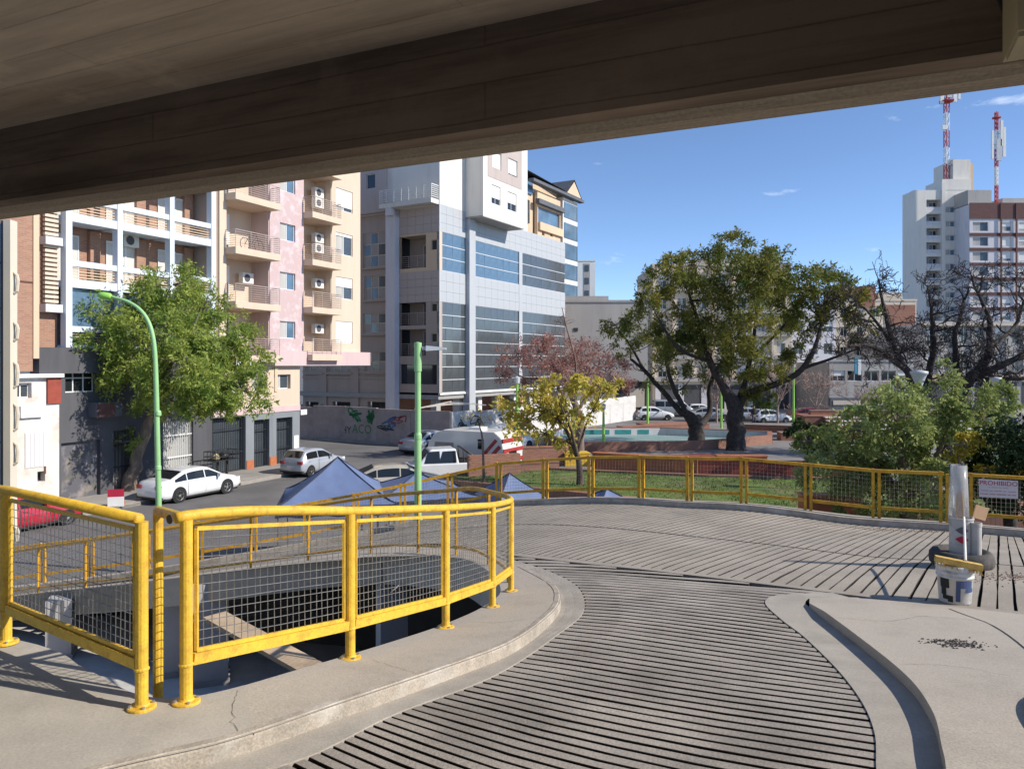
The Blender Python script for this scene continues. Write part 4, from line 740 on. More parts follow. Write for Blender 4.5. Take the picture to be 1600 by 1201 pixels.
# ---------------------------------------------------------------- corner apartment building, pink and cream
P_ = Bld('apartment_building', 'pink and cream apartment building with stacked balconies on the street corner', OP, 25)
u, z = P_.u, P_.z
UL = u(332); ZT = 17.5; zb = z(500, 571); UR = u(563); FH = 2.85
zsl = z(353, 397); levels = [zsl-FH, zsl, zsl+FH, zsl+2*FH, zsl+3*FH]   # tops are slab bottoms
la, lb = u(353), u(421); ra, rb = u(474), u(518)
ops_p = [(u(437), u(461), z(437, 374)+k*FH, z(437, 347)+k*FH) for k in (-2, -1, 0, 1, 2)]
ops_c = [(u(525), u(551), z(525, 396)+k*FH, z(525, 362)+k*FH) for k in (-2, -1, 0, 1, 2)]
P_.wall('wall', u(343), la, zb, ZT, [], 'cream', 0, 2); P_.wall('wall', u(332), u(343), zb, ZT, [], 'taupe', .12, 2)  # taupe strip puts the shade of the pilaster's side into colour
P_.wall('pink_wall', lb, ra, zb+.4, ZT, ops_p, 'pinksponge', -.02); P_.wall('wall', rb, UR, zb+.4, ZT, ops_c, 'cream')
P_.box('side_wall', UR-.02, UR, .02, 14, zb+.4, ZT, 'cream'); P_.box('roof', UL, UR, .3, 14, ZT-.2, ZT, 'cream'); P_.box('rear_block', UL, UR-.03, 3.2, 14, zb+.3, ZT-.21, 'taupe')
for i, w_ in enumerate(ops_p): P_.window(*w_, d=.08, nx=2, glass='glass_blue', blind='curtain')
for i, w_ in enumerate(ops_c): P_.window(*w_, d=.08, nx=2, glass='glass_win', blind='curtain', shut=(.95, .45, .14, .82, .3)[i])
for (a, b, nm, dep, side) in ((la, lb, 'L', 1.3, 1), (ra, rb, 'R', 1.2, 0)):
    P_.box('loggia_back', a, b, dep, dep+.15, zb+.4, ZT, 'cream'); P_.box('loggia_side', a-.02, a+.06, .02, dep, zb+.4, ZT, 'cream' ); P_.box('loggia_side', b-.06, b+.02, .02, dep, zb+.4, ZT, 'pink' if side else 'cream')
    z0 = (z(353, 397) if side else z(474, 415)); k0 = -3
    for k in range(-2, 4):
        zz_ = z0+k*FH
        if zz_ < zb+.2: continue
        P_.box('balcony_slab', a-.06, b+(.1 if side else .12), -.75, dep, zz_, zz_+.36, 'cream')
        P_.rails(a-.02, b+.06, zz_+.46, zz_+1.28, -.7, 8, 'rail', posts=3, r=.011, ret=.68)
        zd = zz_+.36; dw = (u(384)-u(354))*.98 if side else (b-a)*.42
        P_.window(a+.1, a+.1+dw, zd, zd+2.1, d=dep-.06, nx=2, glass='glass_win', blind='curtain', shut=(.0, .45, .8, .2, .6, .5)[(k+side*2) % 6])
        if not side: P_.ac(b-1.0, dep-.75, zd+1.35); 
        if not side and k in (0, 1): P_.ac(b-1.0, dep-.75, zd+.7)
        if side and k == -1: P_.ac(b-1.3, dep-.6, zd+1.2)
P_.box('pink_band', u(421)-1.2, u(572), -.35, .2, z(500, 571), z(500, 549), 'pinkband')
P_.box('soffit', UL, u(572)-.05, -.3, 14, zb-.02, zb+.02, 'taupe')
zg = z(469, 640.6); zp = zg+.33
mops = [(u(428), u(454), z(428, 608), z(428, 585)), (u(393), u(418), z(393, 610), z(393, 586)), (u(362), u(383), z(362, 613), z(362, 588)), (u(335), u(354), z(335, 616), z(335, 590))]
P_.wall('mezzanine_wall', UL, 0, zp, zb, mops, 'cream', 0, .4); P_.box('mezzanine_side', -.02, 0, .41, 12, zg, zb, 'cream')
for w_ in mops: P_.window(*w_, d=.2, nx=2, glass='glass_win', blind='curtain', sill=True)
for k in range(6): a = UL+.3+k*2.1; P_.box('mezzanine_fin', a, a+.22, -.06, -.003, z(428, 612), zb-.02, 'tan') if a < -.4 else None
P_.box('pink_fascia', UL, .0, -.05, .3, zg, zp, 'pinkband')
gops = [(u(322), u(384), G0+.1, z(350, 652)), (u(397), u(421), G0+.1, z(410, 655)), (u(432), u(457), G0+.1, z(445, 652))]
P_.wall('ground_wall', UL, 0, G0, zg, gops, 'greywall', 0, .5); P_.box('ground_side', -.02, 0, .51, 12, G0, zg, 'greywall'); P_.box('shop_back', UL, -.03, 1.2, 1.3, G0, zg, 'interior')
for i, (a, b, c0, c1_) in enumerate(gops):
    g = P_.box('shopfront_glass', a, b, .42, .45, c0, c1_, 'glass_win'); P_.box('blind', a+.05, a+(b-a)*.95, .46, .48, c1_-.75, c1_, 'curtain')
    mb = MB(); n = int((b-a)/.13)
    for k in range(n+1): x = a+(b-a)*k/n; mb.bar(P_.P('F', x, .2, c0), P_.P('F', x, .2, c1_), .022)
    for zq in (c0+.05, c0+(c1_-c0)*.35, c0+(c1_-c0)*.78, c1_-.05): mb.bar(P_.P('F', a, .2, zq), P_.P('F', b, .2, zq), .04)
    mb.build('security_grille', X['blackmetal'], P_.root)
for px0, px1 in ((385, 396), (421.5, 431.5)): P_.box('pier_base', u(px0), u(px1), -.04, -.003, G0+.1, G0+.6, 'orange')
P_.box('white_notice', u(459), u(466), -.03, -.003, z(462, 700), z(462, 680), 'white'); P_.box('small_plate', u(470)-.03, u(479), -.03, .01, z(470, 648), z(470, 640), 'white')
bike = thing('bicycle', 'black bicycle parked on the upper left balcony of the pink building', 'bicycle', (0, 0, 0)); bo = P_.O+P_.U*(u(376))+P_.V*(-.3); bike.location = (bo.x, bo.y, z(353, 387)+.0); bike.rotation_euler = (0, 0, math.atan2(P_.U.y, P_.U.x))
for x in (0, 1.05):
    mb = MB(); mb.tube([(x+.33*math.cos(t*math.pi/12), 0, .34+.33*math.sin(t*math.pi/12)) for t in range(25)], .02, 5, False); mb.tube([(x-.3, 0, .34), (x+.3, 0, .34)], .008, 4); mb.tube([(x, 0, .04), (x, 0, .64)], .008, 4); mb.build('wheel', X['blackmetal'], bike)
mb = MB(); [mb.tube(s_, .02, 5) for s_ in ([(0, 0, .34), (.35, 0, .8), (.85, 0, .85), (.45, 0, .32), (0, 0, .34)], [(.45, 0, .32), (.33, 0, .9)], [(.85, 0, .95), (1.05, 0, .34)])]; mb.build('frame', X['blackmetal'], bike)
mb = MB(); mb.box(.24, .44, -.05, .05, .9, .95); mb.build('saddle', X['blackmetal'], bike); mb = MB(); mb.bar((.82, -.25, 1.0), (.82, .25, 1.0), .025); mb.build('handlebar', X['blackmetal'], bike)
# ---------------------------------------------------------------- white framed balcony building
W_ = Bld('apartment_building', 'brick apartment building behind a pale blue-white balcony grid', OP, 25)
u, z = W_.u, W_.z; wl_, wr_ = u(97), u(331.5); z1 = z(107, 333); F2 = 2.79; zb2 = z(107, 543)
for a, b in ((97, 107), (178, 186), (260, 267), (325, 331.5)): W_.box('frame_post', u(a), u(b), -.25, .1, zb2, 16.5, 'whiteframe')
D2 = 1.25
W_.wall('rear_wall', wl_, wr_, zb2, 16.5, [], 'brickf', D2, .1); W_.box('roof', wl_, wr_, .1, 14, 16.3, 16.5, 'white'); W_.box('party_wall', wr_-.02, wr_+.02, .1, 13, G0, 16.5, 'taupe')
bays = [(u(107), u(178)), (u(186), u(260)), (u(267), u(325))]
for k in range(-2, 4):
    zz_ = z1-k*F2+.0 if False else z1+k*F2
    if zz_ < zb2-.1: continue
    for i, (a, b) in enumerate(bays):
        W_.box('slab_edge', a, b, -.22, .08, zz_-.36, zz_, 'whiteframe'); W_.box('floor_slab', a, b, .08, D2, zz_-.3, zz_-.02, 'whiteframe'); W_.box('rail_beam', a, b, -.2, .06, zz_+.55, zz_+.8, 'whiteframe')
        for j in range(4): W_.box('rail_bar', a, b, -.09, -.05, zz_+.08+j*.125, zz_+.12+j*.125, 'tan')
        da = a+.25; W_.window(da, da+1.05, zz_, zz_+2.1, d=D2-.07, nx=1, frame='white', glass='door'); W_.window(b-1.35, b-.3, zz_, zz_+2.05, d=D2-.07, nx=1, frame='white', glass='door') if i else None
        W_.box('brick_pier', da+1.5, da+2.0, D2-.2, D2-.01, zz_, zz_+2.4, 'brickf')
        if i == 1 and k in (0, -1): W_.ac(b-1.6, D2-.36, zz_+2.0-.05)
        if False: W_.box('divider', b-.05, b+.25, .1, D2-.01, zz_, zz_+F2-.37, 'brickf')
W_.box('glass_front', u(107), u(260), .0, .03, zb2+.1, z1-F2-.37, 'glass_blue')
# left flank, stacked louvres and brick face
for k in range(-1, 4):
    zz_ = z1+k*F2; a, b = u(72), u(93)
    for j in range(14): W_.box('louvre', a, b, .06, .22, zz_-1.05+j*.19, zz_-1.05+j*.19+.12, 'beige')
    W_.box('louvre_ledge', u(69), u(97)-.01, -.1, .3, zz_-1.45, zz_-1.12, 'lilac')
W_.wall('brick_face', u(-60), u(45), z(20, 580), 16.5, [], 'brickf', -.25, .5); W_.box('cream_pilaster', u(45), u(54), -.3, .2, z(50, 560), 16.5, 'tan'); W_.wall('brick_return', u(54), u(97), zb2-.2, 16.5, [], 'brickf', .32, .3)
for zz_ in (z1-.35, z1-.35-F2, z1-.35+F2): W_.box('string_course', u(-60), u(45), -.28, -.252, zz_, zz_+.06, 'maroon')
# dark base storeys
zd = z(107, 583)
W_.box('dark_fascia', u(54), wr_, -.3, .3, zd, zb2-.01, 'charcoal')
wo = (u(102), u(150), z(120, 613), z(120, 568)); W_.wall('base_wall', u(90), wr_, G0, zd, [wo, (u(90)+.15, u(157), G0+.1, z(120, 690)), (u(177), u(212), G0+.1, z(190, 672)), (u(255), u(302), G0+.1, z(280, 657))], 'charcoal', 0, .35)
W_.window(*wo, d=.2, nx=3, nz=2, frame='white', glass='glass_dark'); W_.box('roller_gate', u(90)+.15, u(157), .2, .3, G0+.1, z(120, 690), 'gate') if 'gate' in X else None
X['gate'] = mat('graffitied_gate', (.10, .10, .115), .7, col2=(.26, .23, .24), scale=1.6, lo=.5, hi=.66, detail=9, dirt=.6, dscale=.7, dcol=(.2, .17, .03)); W_.box('roller_gate', u(90)+.15, u(157), .2, .3, G0+.1, z(120, 690), 'gate')
for (a, b, t) in ((177, 212, 672), (255, 302, 657)):
    W_.box('window_glass', u(a), u(b), .3, .33, G0+.1, z(a, t), 'curtain'); mb = MB(); n = 16
    for k in range(n+1): x = u(a)+(u(b)-u(a))*k/n; mb.bar(W_.P('F', x, .12, G0+.1), W_.P('F', x, .12, z(a, t)), .024)
    for f in (.02, .4, .75, .98): zq = G0+.1+(z(a, t)-G0-.1)*f; mb.bar(W_.P('F', u(a), .12, zq), W_.P('F', u(b), .12, zq), .05)
    mb.build('security_grille', X['white' if a > 200 else 'blackmetal'], W_.root)
W_.box('dark_canopy', u(138), u(178), -.55, .0, z(150, 651), z(150, 628), 'slate'); W_.box('canopy_face', u(139), u(166), -.58, -.552, z(150, 650), z(150, 630), 'maroon')
# ---------------------------------------------------------------- old white house at far left
H_ = Bld('old_house', 'peeling two-storey white old house with red corner at far left', OP+NA*.15, 25)
u, z = H_.u, H_.z; X['peel'] = mat('peeling_plaster', (.62, .56, .50), .9, col2=(.72, .70, .68), scale=.8, lo=.4, hi=.6, dirt=.55, dscale=1.2, dcol=(.36, .22, .16), bump=.3, bscale=10)
ho = (u(20), u(47), z(30, 622), z(30, 598)); H_.wall('wall', u(-60), u(90), G0, z(40, 590), [ho, (u(56), u(68), z(60, 752), z(60, 736))], 'peel', -.1, .5); H_.window(*ho, d=.1, nx=2, frame='white', glass='glass_win', sill=True)
H_.box('cornice', u(-60), u(92), -.35, .5, z(40, 590), z(40, 584), 'white'); H_.box('red_pier', u(70), u(91), -.2, -.103, z(80, 630), z(80, 590), 'redpaint'); H_.box('sign_board', u(27), u(62), -.25, -.12, z(40, 652), z(40, 634), 'white'); H_.box('vent_opening', u(56), u(68), .2, .25, z(60, 752), z(60, 736), 'dark')
H_.box('door', u(36), u(70), -.13, -.105, z(50, 730), z(50, 675), 'white')
for k in range(5): a = u(36)+(u(70)-u(36))*k/5; H_.box('door_plank', a+.02, a+(u(70)-u(36))/5-.02, -.15, -.131, z(50, 729), z(50, 676), 'lilac')
H_.box('arch_stain', u(66), u(69), -.125, -.104, z(66, 740), z(66, 680), 'maroon'); H_.box('roof', u(-60), u(88), .1, 8, z(40, 590)-.3, z(40, 590)-.05, 'white')
# ---------------------------------------------------------------- glass and tile clad building
Gb = Bld('clad_building', 'unfinished office and flats building with white tile cladding and glass bands', OG, 30)
u, z, v, zv = Gb.u, Gb.z, Gb.v, Gb.zv
UE = u(883); zT = z(687, 318); zA = z(687, 361); zB = z(687, 421.7); zC = z(687, 470.7); zD = z(687, 614); VE = v(563)
Gb.box('core', 2.0, UE-.02, .3, 16, zD, zT-.02, 'charcoal'); Gb.box('backing', .03, UE, .12, .29, zD, zT, 'greystone'); Gb.box('roof_slab', 0.02, UE, .31, 15, zT-.2, zT, 'white')
uc0, uc1 = u(728), u(737.5); nt_ = 20; bays = []
left_n = 4; ws = [(uc0)*i/left_n for i in range(left_n+1)]; bays += list(zip(ws, ws[1:]))
rn = 17; ws = [uc1+(UE-uc1)*i/rn for i in range(rn+1)]; bays += list(zip(ws, ws[1:])); g_ = .007
for i, (a, b) in enumerate(bays):
    for (q0, q1, n_) in ((zA, zT, 3), (zC, zB, 3)):
        for j in range(n_): h = (q1-q0)/n_; Gb.box('cladding_tile', a+g_, b-g_, 0, .1, q0+h*j+g_, q0+h*(j+1)-g_, 'cladding')
    for (q0, q1, n_, m_) in ((zB, zA, 3, 'glass_blue' if i < 12 else 'glass_grey'), (zD, zC, 7, 'glass_grey')):
        for j in range(n_): h = (q1-q0)/n_; o = Gb.box('glass_pane', a+g_*.8, b-g_*.8, .06, .10, q0+h*j+.03, q0+h*(j+1)-.03, m_); o.rotation_euler = (RNG.normal(0, .006), 0, RNG.normal(0, .006))
for q0, q1, n_ in ((zB, zA, 3), (zD, zC, 7)):
    for j in range(n_+1):
        for a, b in ((0, uc0), (uc1, UE)): Gb.box('transom', a, b, .035, .115, q0+(q1-q0)*j/n_-.025, q0+(q1-q0)*j/n_+.025, 'alu')
Gb.box('column', uc0, uc1, -.35, .3, G0, zT-.3, 'cladding'); Gb.box('base_edge', 0, UE, -.04, .11, zD-.16, zD-.03, 'white'); Gb.box('corner_trim', -.03, .03, -.01, .05, zD, zT, 'alu')
uq = u(800); Gb.box('pier_cap', uq, uq+.5, -.02, .29, zC, zA, 'cladding') if False else None
Gb.box('light_strip', u(811), u(816), -.02, .055, zD, zA, 'cladding')
# unfinished ground storey: columns, brick fill, slab
for k in range(8): a = .4+k*3.0; Gb.box('ground_column', a, a+.55, .6, 1.15, G0, zD-.17, 'white' if k % 3 else 'greystone')
Gb.box('brick_fill', .2, UE, 5.0, 5.2, G0, zD-.2, 'brick'); Gb.box('slab', -.0, UE, .12, 15.9, zD-.5, zD-.17, 'slab')
# shaded end face
zu = zv(650, 325)
vc0, vc1 = v(624), v(610)
F = 'L'
for q0, q1, n_ in ((zA, zu, 3), (zC, zB, 4)):
    nv = 5
    for i in range(nv):
        for j in range(n_): a = vc0*i/nv; b = vc0*(i+1)/nv; h = (q1-q0)/n_; Gb.box('cladding_tile', a+g_, b-g_, 0, .1, q0+h*j+g_, q0+h*(j+1)-g_, 'cladtaupe', F)
l0, l1 = v(665), v(624)
wins = []
def zz_at(py): return zv(650, py)
for t_, b_ in ((377, 393), (475, 488), (521, 535)): wins.append((v(685), v(673), zz_at(b_), zz_at(t_)))
lo = [(l0, l1, zz_at(421)+.12, zz_at(368)), (l0, l1, zz_at(508), zz_at(472)), (l0, l1, zz_at(556), zz_at(514))]
Gb.wall('end_wall', 0, vc0, zB, zA, [w_ for w_ in wins+lo if w_[2] > zB], 'tan', .03, .3, F); Gb.wall('end_wall', 0, vc0, zD, zC, [w_ for w_ in wins+lo if w_[2] < zC]+[(v(686)+.05, vc0-.05, zz_at(600), zz_at(569))], 'taupe', .03, .3, F)
for w_ in wins: Gb.window(*w_, d=.12, nx=1, nz=1, face=F, glass='glass_dark', frame='beige')
for a, b, c0, c1_ in lo:
    Gb.box('loggia_back', a-.3, b+.2, 1.6, 1.7, c0-.1, c1_+.1, 'taupe', F); Gb.box('loggia_floor', a, b, .05, 1.6, c0-.12, c0-.01, 'beige', F); Gb.box('loggia_roof', a, b, .31, 1.6, c1_+.01, c1_+.1, 'beige', F); Gb.window(a+.2, a+1.3, c0, c0+2.0, d=1.5, nx=2, face=F, glass='glass_dark'); Gb.rails(a, b, c0+.15, c0+.95, .1, 6, 'rail', F, 3, .012)
Gb.box('dark_ribbon', v(686)+.06, vc0-.06, .2, .25, zz_at(600), zz_at(569), 'glass_dark', F)
Gb.box('round_column', vc0, vc1, -.6, .0, G0, zu, 'lilac', F)
pot = Gb.box('red_flowers', l0+.4, l0+1.2, -.02, .2, zz_at(548)-.05, zz_at(548)+.3, 'signred', F)
VL = v(470); wo = []
for t_, b_, a, b in ((362, 416, 564, 610), (430, 467, 566, 609), (489, 520, 564, 610), (549, 580, 566, 610)): wo.append((v(b), v(a), zv(587, b_), zv(587, t_)))
wo2 = [(v(548), v(508), zv(530, 581), zv(530, 552)), (v(502), v(474), zv(490, 581), zv(490, 556))]
go = [(v(b), v(a), zv((a+b)/2, 652), zv((a+b)/2, 628)) for a, b in ((571, 609), (516, 553), (474, 502))]
Gb.wall('wing_wall', vc1, VL, G0, zu+.3, wo+wo2+go, 'taupe', .25, .4, F)
for i, w_ in enumerate(wo+wo2): Gb.window(*w_, d=.35, nx=4, nz=3 if i == 0 else 2, frame='beige', glass='glass_tan_reflect', face=F, fw=.06, blind='glass_grey'); Gb.box('window_ledge', w_[0]-.05, w_[1]+.05, .05, .25, w_[2]-.2, w_[2]-.05, 'taupe', F)
for g2 in go: Gb.box('dark_opening', g2[0], g2[1], .8, .9, g2[2], g2[3], 'dark', F)
for px in (610, 555, 505): Gb.box('pilaster', v(px+3), v(px-9), .12, .255, G0, zv(px, 575), 'taupe', F)
for py in (581, 590): Gb.box('string_course', vc1, VL, .18, .252, zv(560, py)-.08, zv(560, py)+.08, 'taupe', F)
# flats above
zU = 26.
Gb.wall('upper_wall', 0, uc0, zT, zU, [], 'tower_white', .01, .3); Gb.box('recess', uc0, uc1+.3, .6, .7, zT-1.2, zU, 'greystone'); Gb.box('upper_core', .3, UE*.72, 1.0, 14, zT, zU, 'tower_white'); Gb.box('upper_end', .02, .3, .32, 8.2, zu+.4, zU, 'tower_white')
BD = -1.7; b0, b1 = u(755, BD), u(819.5, BD); zbx = z(755, 337, BD)
zw = lambda px, py: z(px, py, BD)
bops = [(u(p, BD), u(q, BD), zw(p, y1), zw(p, y0)) for p, q, y0, y1 in ((768, 782, 287.5, 317), (793, 807, 298.5, 327), (769, 783, 235, 261), (794, 808, 246, 272))]
Gb.wall('bay_front', b0, b1, zbx, zU, bops, 'tower_white', BD, .25)
Gb.box('bay_side', b0, b0+.1, BD+.26, 1, zbx, zU, 'tower_white'); Gb.box('bay_side', b1-.1, b1, BD+.26, 1, zbx, zU, 'tower_white'); Gb.box('bay_floor', b0, b1, BD+.02, 1, zbx-.05, zbx+.05, 'greystone')
for i, w_ in enumerate(bops): Gb.window(*w_, d=BD+.1, nx=2, shut=(.68, .6, .95, .9)[i], glass='glass_dark')
pz = zw(762, 275); Gb.wall('taupe_panel', u(762, BD), u(815, BD), pz, zU, bops[2:], 'cladtaupe', BD-.03, .03)
va, vb = v(686)+.02, v(605); Gb.box('balcony_slab', va, vb, -1.0, 1.5, zu+.05, zu+.4, 'tower_white', F); Gb.rails(va, vb, zu+.55, zu+1.45, -.95, 7, 'white', F, 7, .018, ret=.9); Gb.window(v(672), v(640), zu+.4, zu+2.4, d=.2, nx=2, face=F, glass='glass_dark'); Gb.wall('balcony_back', va, vb, zu+.4, zU, [(v(672), v(640), zu+.4, zu+2.4)], 'tower_white', .05, .2, F)
ww = (v(590), v(576), zv(583, 296), zv(583, 273)); Gb.wall('upper_wing', vb, VE+9, zu, zU, [ww], 'cladtaupe', -.3, .3, F); Gb.window(*ww, d=-.2, nx=1, face=F, glass='glass_dark'); Gb.box('wing_soffit', vb, VE+9, -.28, 1.5, zu-.05, zu-.002, 'taupe', F); Gb.box('corbel', vc0, vc0+.6, -1.0, .0, zu-.55, zu+.04, 'lilac', F)
# graffiti wall in front of the site
gw = thing('graffiti_wall', 'grey-pink hoarding wall with green graffiti round the building site', 'wall', (-7, 53, G0))
X['hoard'] = mat('painted_hoarding', (.33, .27, .25), .9, col2=(.45, .38, .37), scale=.5, lo=.4, hi=.65, dirt=.5, dscale=.6, dcol=(.17, .15, .15), bump=.2, bscale=8); X['hoardw'] = mat('whitewashed_hoarding', (.52, .50, .48), .9, col2=(.68, .67, .65), scale=.9, dirt=.5, dscale=.5, dcol=(.28, .26, .30))
wp = [Vector((-21.0, 60.8)), Vector((-12.8, 57.6)), Vector((-7.2, 53.6)), Vector((-4.3, 52.4)), Vector((3, 64)), Vector((13, 79.2))]
ht = [2.6, 2.6, 2.55, 2.5, 2.45, 2.5]
for i in range(5):
    a, b = wp[i], wp[i+1]; t = b-a; L = t.length; n_ = max(1, round(L/3.0)); an = math.atan2(t.y, t.x)
    for k in range(n_):
        q = a+t*k/n_; mb = MB(); mb.box(.006, L/n_-.006, -.1, .1, 0, ht[i]+RNG.normal(0, .05)); o = mb.build('wall_panel', X['hoard' if i < 3 else 'hoardw'], gw, (q.x+7, q.y-53, 0)); o.rotation_euler = (0, 0, an)
plain('spray_green', (.05, .22, .09), .8); plain('spray_black', (.04, .05, .05), .8); plain('spray_red', (.35, .08, .08), .8); plain('spray_blue', (.12, .2, .38), .8)
def wallM(a, b, s_, zc): t = (b-a).normalized(); p = a+t*s_; n2 = Vector((t.y, -t.x)); M = Matrix(((t.x, 0, n2.x), (t.y, 0, n2.y), (0, 1, 0))).to_4x4(); M.translation = (p.x+n2.x*.108+7, p.y+n2.y*.108-53, zc); return M
A1, B1 = wp[1], wp[2]
for txt, m_, s_, zc, sz in (('ACO', 'spray_green', 1.9, .95, .95), ('HY', 'spray_black', .2, .8, .8)): text_mesh('graffiti', txt, sz, X[m_], gw, wallM(A1, B1, s_, zc), .001)
def scrawl(A, Bp, s_, zc, w_, h, m_, n=14, r=.045, seed=1):
    rr = np.random.default_rng(seed); M = wallM(A, Bp, s_, zc); pts = [(rr.normal(0, w_/3), rr.normal(0, h/3), .0) for _ in range(n)]; mb = MB(); c = catmull(pts, 5); r_ = r
    for p, q in zip(c, c[1:]):
        d = (q-p); 
        if d.length < 1e-4: continue
        d.normalize(); e = Vector((-d.y, d.x, 0))*r_; mb.add([p-e, p+e, q+e, q-e], [(0, 1, 2, 3)])
    o = mb.build('graffiti', X[m_], gw); o.matrix_basis = M
scrawl(A1, B1, -1.9, 2.0, 2.4, .6, 'spray_green', 18, .06, 3); scrawl(A1, B1, 1.2, 2.0, 1.2, .7, 'spray_green', 16, .07, 4); scrawl(A1, B1, 2.9, 1.95, .9, .9, 'spray_green', 20, .09, 5); scrawl(A1, B1, 5.0, 1.5, 1.2, .9, 'spray_blue', 18, .05, 6); scrawl(A1, B1, -2.2, 1.7, 1.0, .5, 'spray_red', 12, .05, 7); scrawl(A1, B1, 6.0, 1.7, 1.4, .9, 'spray_red', 12, .04, 8); scrawl(A1, B1, 4.6, 1.1, 1.6, .3, 'spray_black', 12, .035, 9)
for s_, sd_ in ((1.0, 11), (3.2, 12), (6.4, 13)): scrawl(wp[3], wp[4], s_, 1.5, 1.5, 1.0, 'spray_black', 14, .05, sd_)
for k, (px, py) in enumerate(((520, 690), )): pass
for k in range(4):
    p = at(648+k*18, 640, 54.5-k*.3); mb = MB(); mb.bar((0, 0, 0), (2.6, .9, .5-.25*k), .09); o = mb.build('site_timber', X['stick'], None, (p.x, p.y, G0+2.6+.18*k)); tag(o, ['pale timber lying lowest across the top of the hoarding', 'pale timber lying second across the hoarding top', 'pale timber sloping third over the hoarding top', 'uppermost pale timber over the hoarding top'][k], 'timber', 'timbers on the building site')
# ---------------------------------------------------------------- brown tower with slate roof behind it
T_ = Bld('apartment_tower', 'tan apartment tower with slate roof and glazed corner behind the clad building', (1.35, 84), 30)
u, z = T_.u, T_.z; a0, a1 = u(800), u(896); ztop = z(892, 312)
T_.box('body', a0, a1-.1, .15, 13, G0, ztop, 'tan')
T_.wall('front', u(835), u(871), G0, z(835, 300), [(u(836), u(870), z(850, 352), z(850, 328)), (u(842), u(846), z(843, 368), z(843, 358)), (u(855), u(859), z(857, 370), z(857, 360))], 'tan', -.4, .4); T_.box('glazed_band', u(836), u(870), -.2, -.1, z(850, 352), z(850, 328), 'glass_blue')
T_.box('cornice', u(832), u(873), -.9, -.401, z(850, 325), z(850, 318), 'slate'); T_.box('parapet', u(836), u(872), -.7, -.401, z(850, 364), z(850, 352), 'tan'); T_.box('upper_glass', u(822), u(832), -.05, .14, z(827, 303), z(827, 284), 'glass_blue'); T_.box('slot_window', u(821), u(827), -.05, .14, z(824, 348), z(824, 312), 'dark')
b0, b1 = u(872), u(896); T_.box('glazed_corner', b0+.1, b1-.1, -.6, .14, G0, ztop-.4, 'tower_white')
zz_ = ztop-.9
while zz_ > 0:
    T_.box('corner_pane', b0+.35, b1-.5, -.66, -.601, zz_-1.9, zz_, 'glass_blue'); T_.box('corner_pane', b1-.44, b1-.15, -.66, -.601, zz_-1.9, zz_, 'glass_blue'); zz_ -= 2.5
zr0 = z(872, 300); e0, e1 = u(818), u(898); mb = MB()
mb.add([T_.P('F', *q) for q in ((e0, -.6, ztop+.9), (e1, -1.1, ztop), (e1, 13, ztop), (e0, 13, ztop+.9), (e0, 5, ztop+3.6), (e1-2.5, 5, ztop+2.9))], [(0, 1, 5, 4), (1, 2, 5), (2, 3, 4, 5), (3, 0, 4)]); mb.build('slate_roof', X['slate'], T_.root)
mb = MB(); gx0, gx1 = u(873), u(895); mb.add([T_.P('F', *q) for q in ((gx0, -1.15, ztop+.1), (gx1, -1.15, ztop+.1), ((gx0+gx1)/2, -1.15, ztop+1.8), (gx0, 3, ztop+.1), (gx1, 3, ztop+.1), ((gx0+gx1)/2, 4.2, ztop+1.8))], [(0, 1, 2), (3, 5, 4)]); mb.build('gable', X['tan'], T_.root)
mb = MB(); mb.add([T_.P('F', *q) for q in ((gx0-.2, -1.2, ztop), (gx1+.2, -1.2, ztop), ((gx0+gx1)/2, -1.2, ztop+2.05), ((gx0+gx1)/2, 5, ztop+2.05), (gx0-.2, 3, ztop), (gx1+.2, 3, ztop))], [(0, 2, 3, 4), (2, 1, 5, 3)]); mb.build('gable_roof', X['slate'], T_.root); T_.box('eaves', e0, e1+.1, -1.3, -.61, ztop-.35, ztop-.02, 'slate')
# ---------------------------------------------------------------- far row along the plaza
def simple(name, label, px0, px1, pyt, d, m, cols, rows, ww=.5, wh=.5, base=G0, zstart=None, depth=12, glass='glass_dark', frame='alu', fh=2.9, shop=False, blind=None):
    x0 = (px0-HX)/FPX*d; b = Bld(name, label, (x0, d), 90, base); L = (px1-px0)/FPX*d; zt = EYE+(HY-pyt)/FPX*d; zs = zstart if zstart is not None else G0+4.2; ops = []
    for r in range(rows):
        for c in range(cols):
            cw = L/cols; a = c*cw+cw*(1-ww)/2; zq = zs+r*fh
            if zq+fh*wh < zt-.3: ops.append((a, a+cw*ww, zq, zq+fh*wh))
    b.wall('wall', 0, L, base, zt, ops, m, 0, .3); b.box('block', .02, L-.02, .45, depth, base, zt-.05, m); b.box('parapet', -.08, L+.08, -.1, .3, zt, zt+.25, m)
    for i, w_ in enumerate(ops): b.window(*w_, d=.15, nx=2, glass=glass, frame=frame, blind=blind if i % 3 else None, shut=.0 if i % 4 else .5)
    b.L = L; b.zt = zt; return b
f1 = simple('grey_hall', 'plain grey rendered hall with dark shop panels painted as shade beside the white hoarding', 883, 1012, 472, 88, 'greystone', 3, 0)
f1.box('upper_block', .0, f1.L*.53, .35, 9, f1.zt+.26, f1.zt+.75, 'greystone'); f1.box('vent', 1.0, 1.5, -.06, -.003, 5.5, 5.9, 'dark'); f1.box('sign_panel', 2.0, 4.6, -.05, -.003, 2.0, 5.0, 'greystone'); f1.box('pipe_stack', f1.L*.92, f1.L*.92+.4, 2, 2.4, f1.zt+.2, f1.zt+2.0, 'greystone')
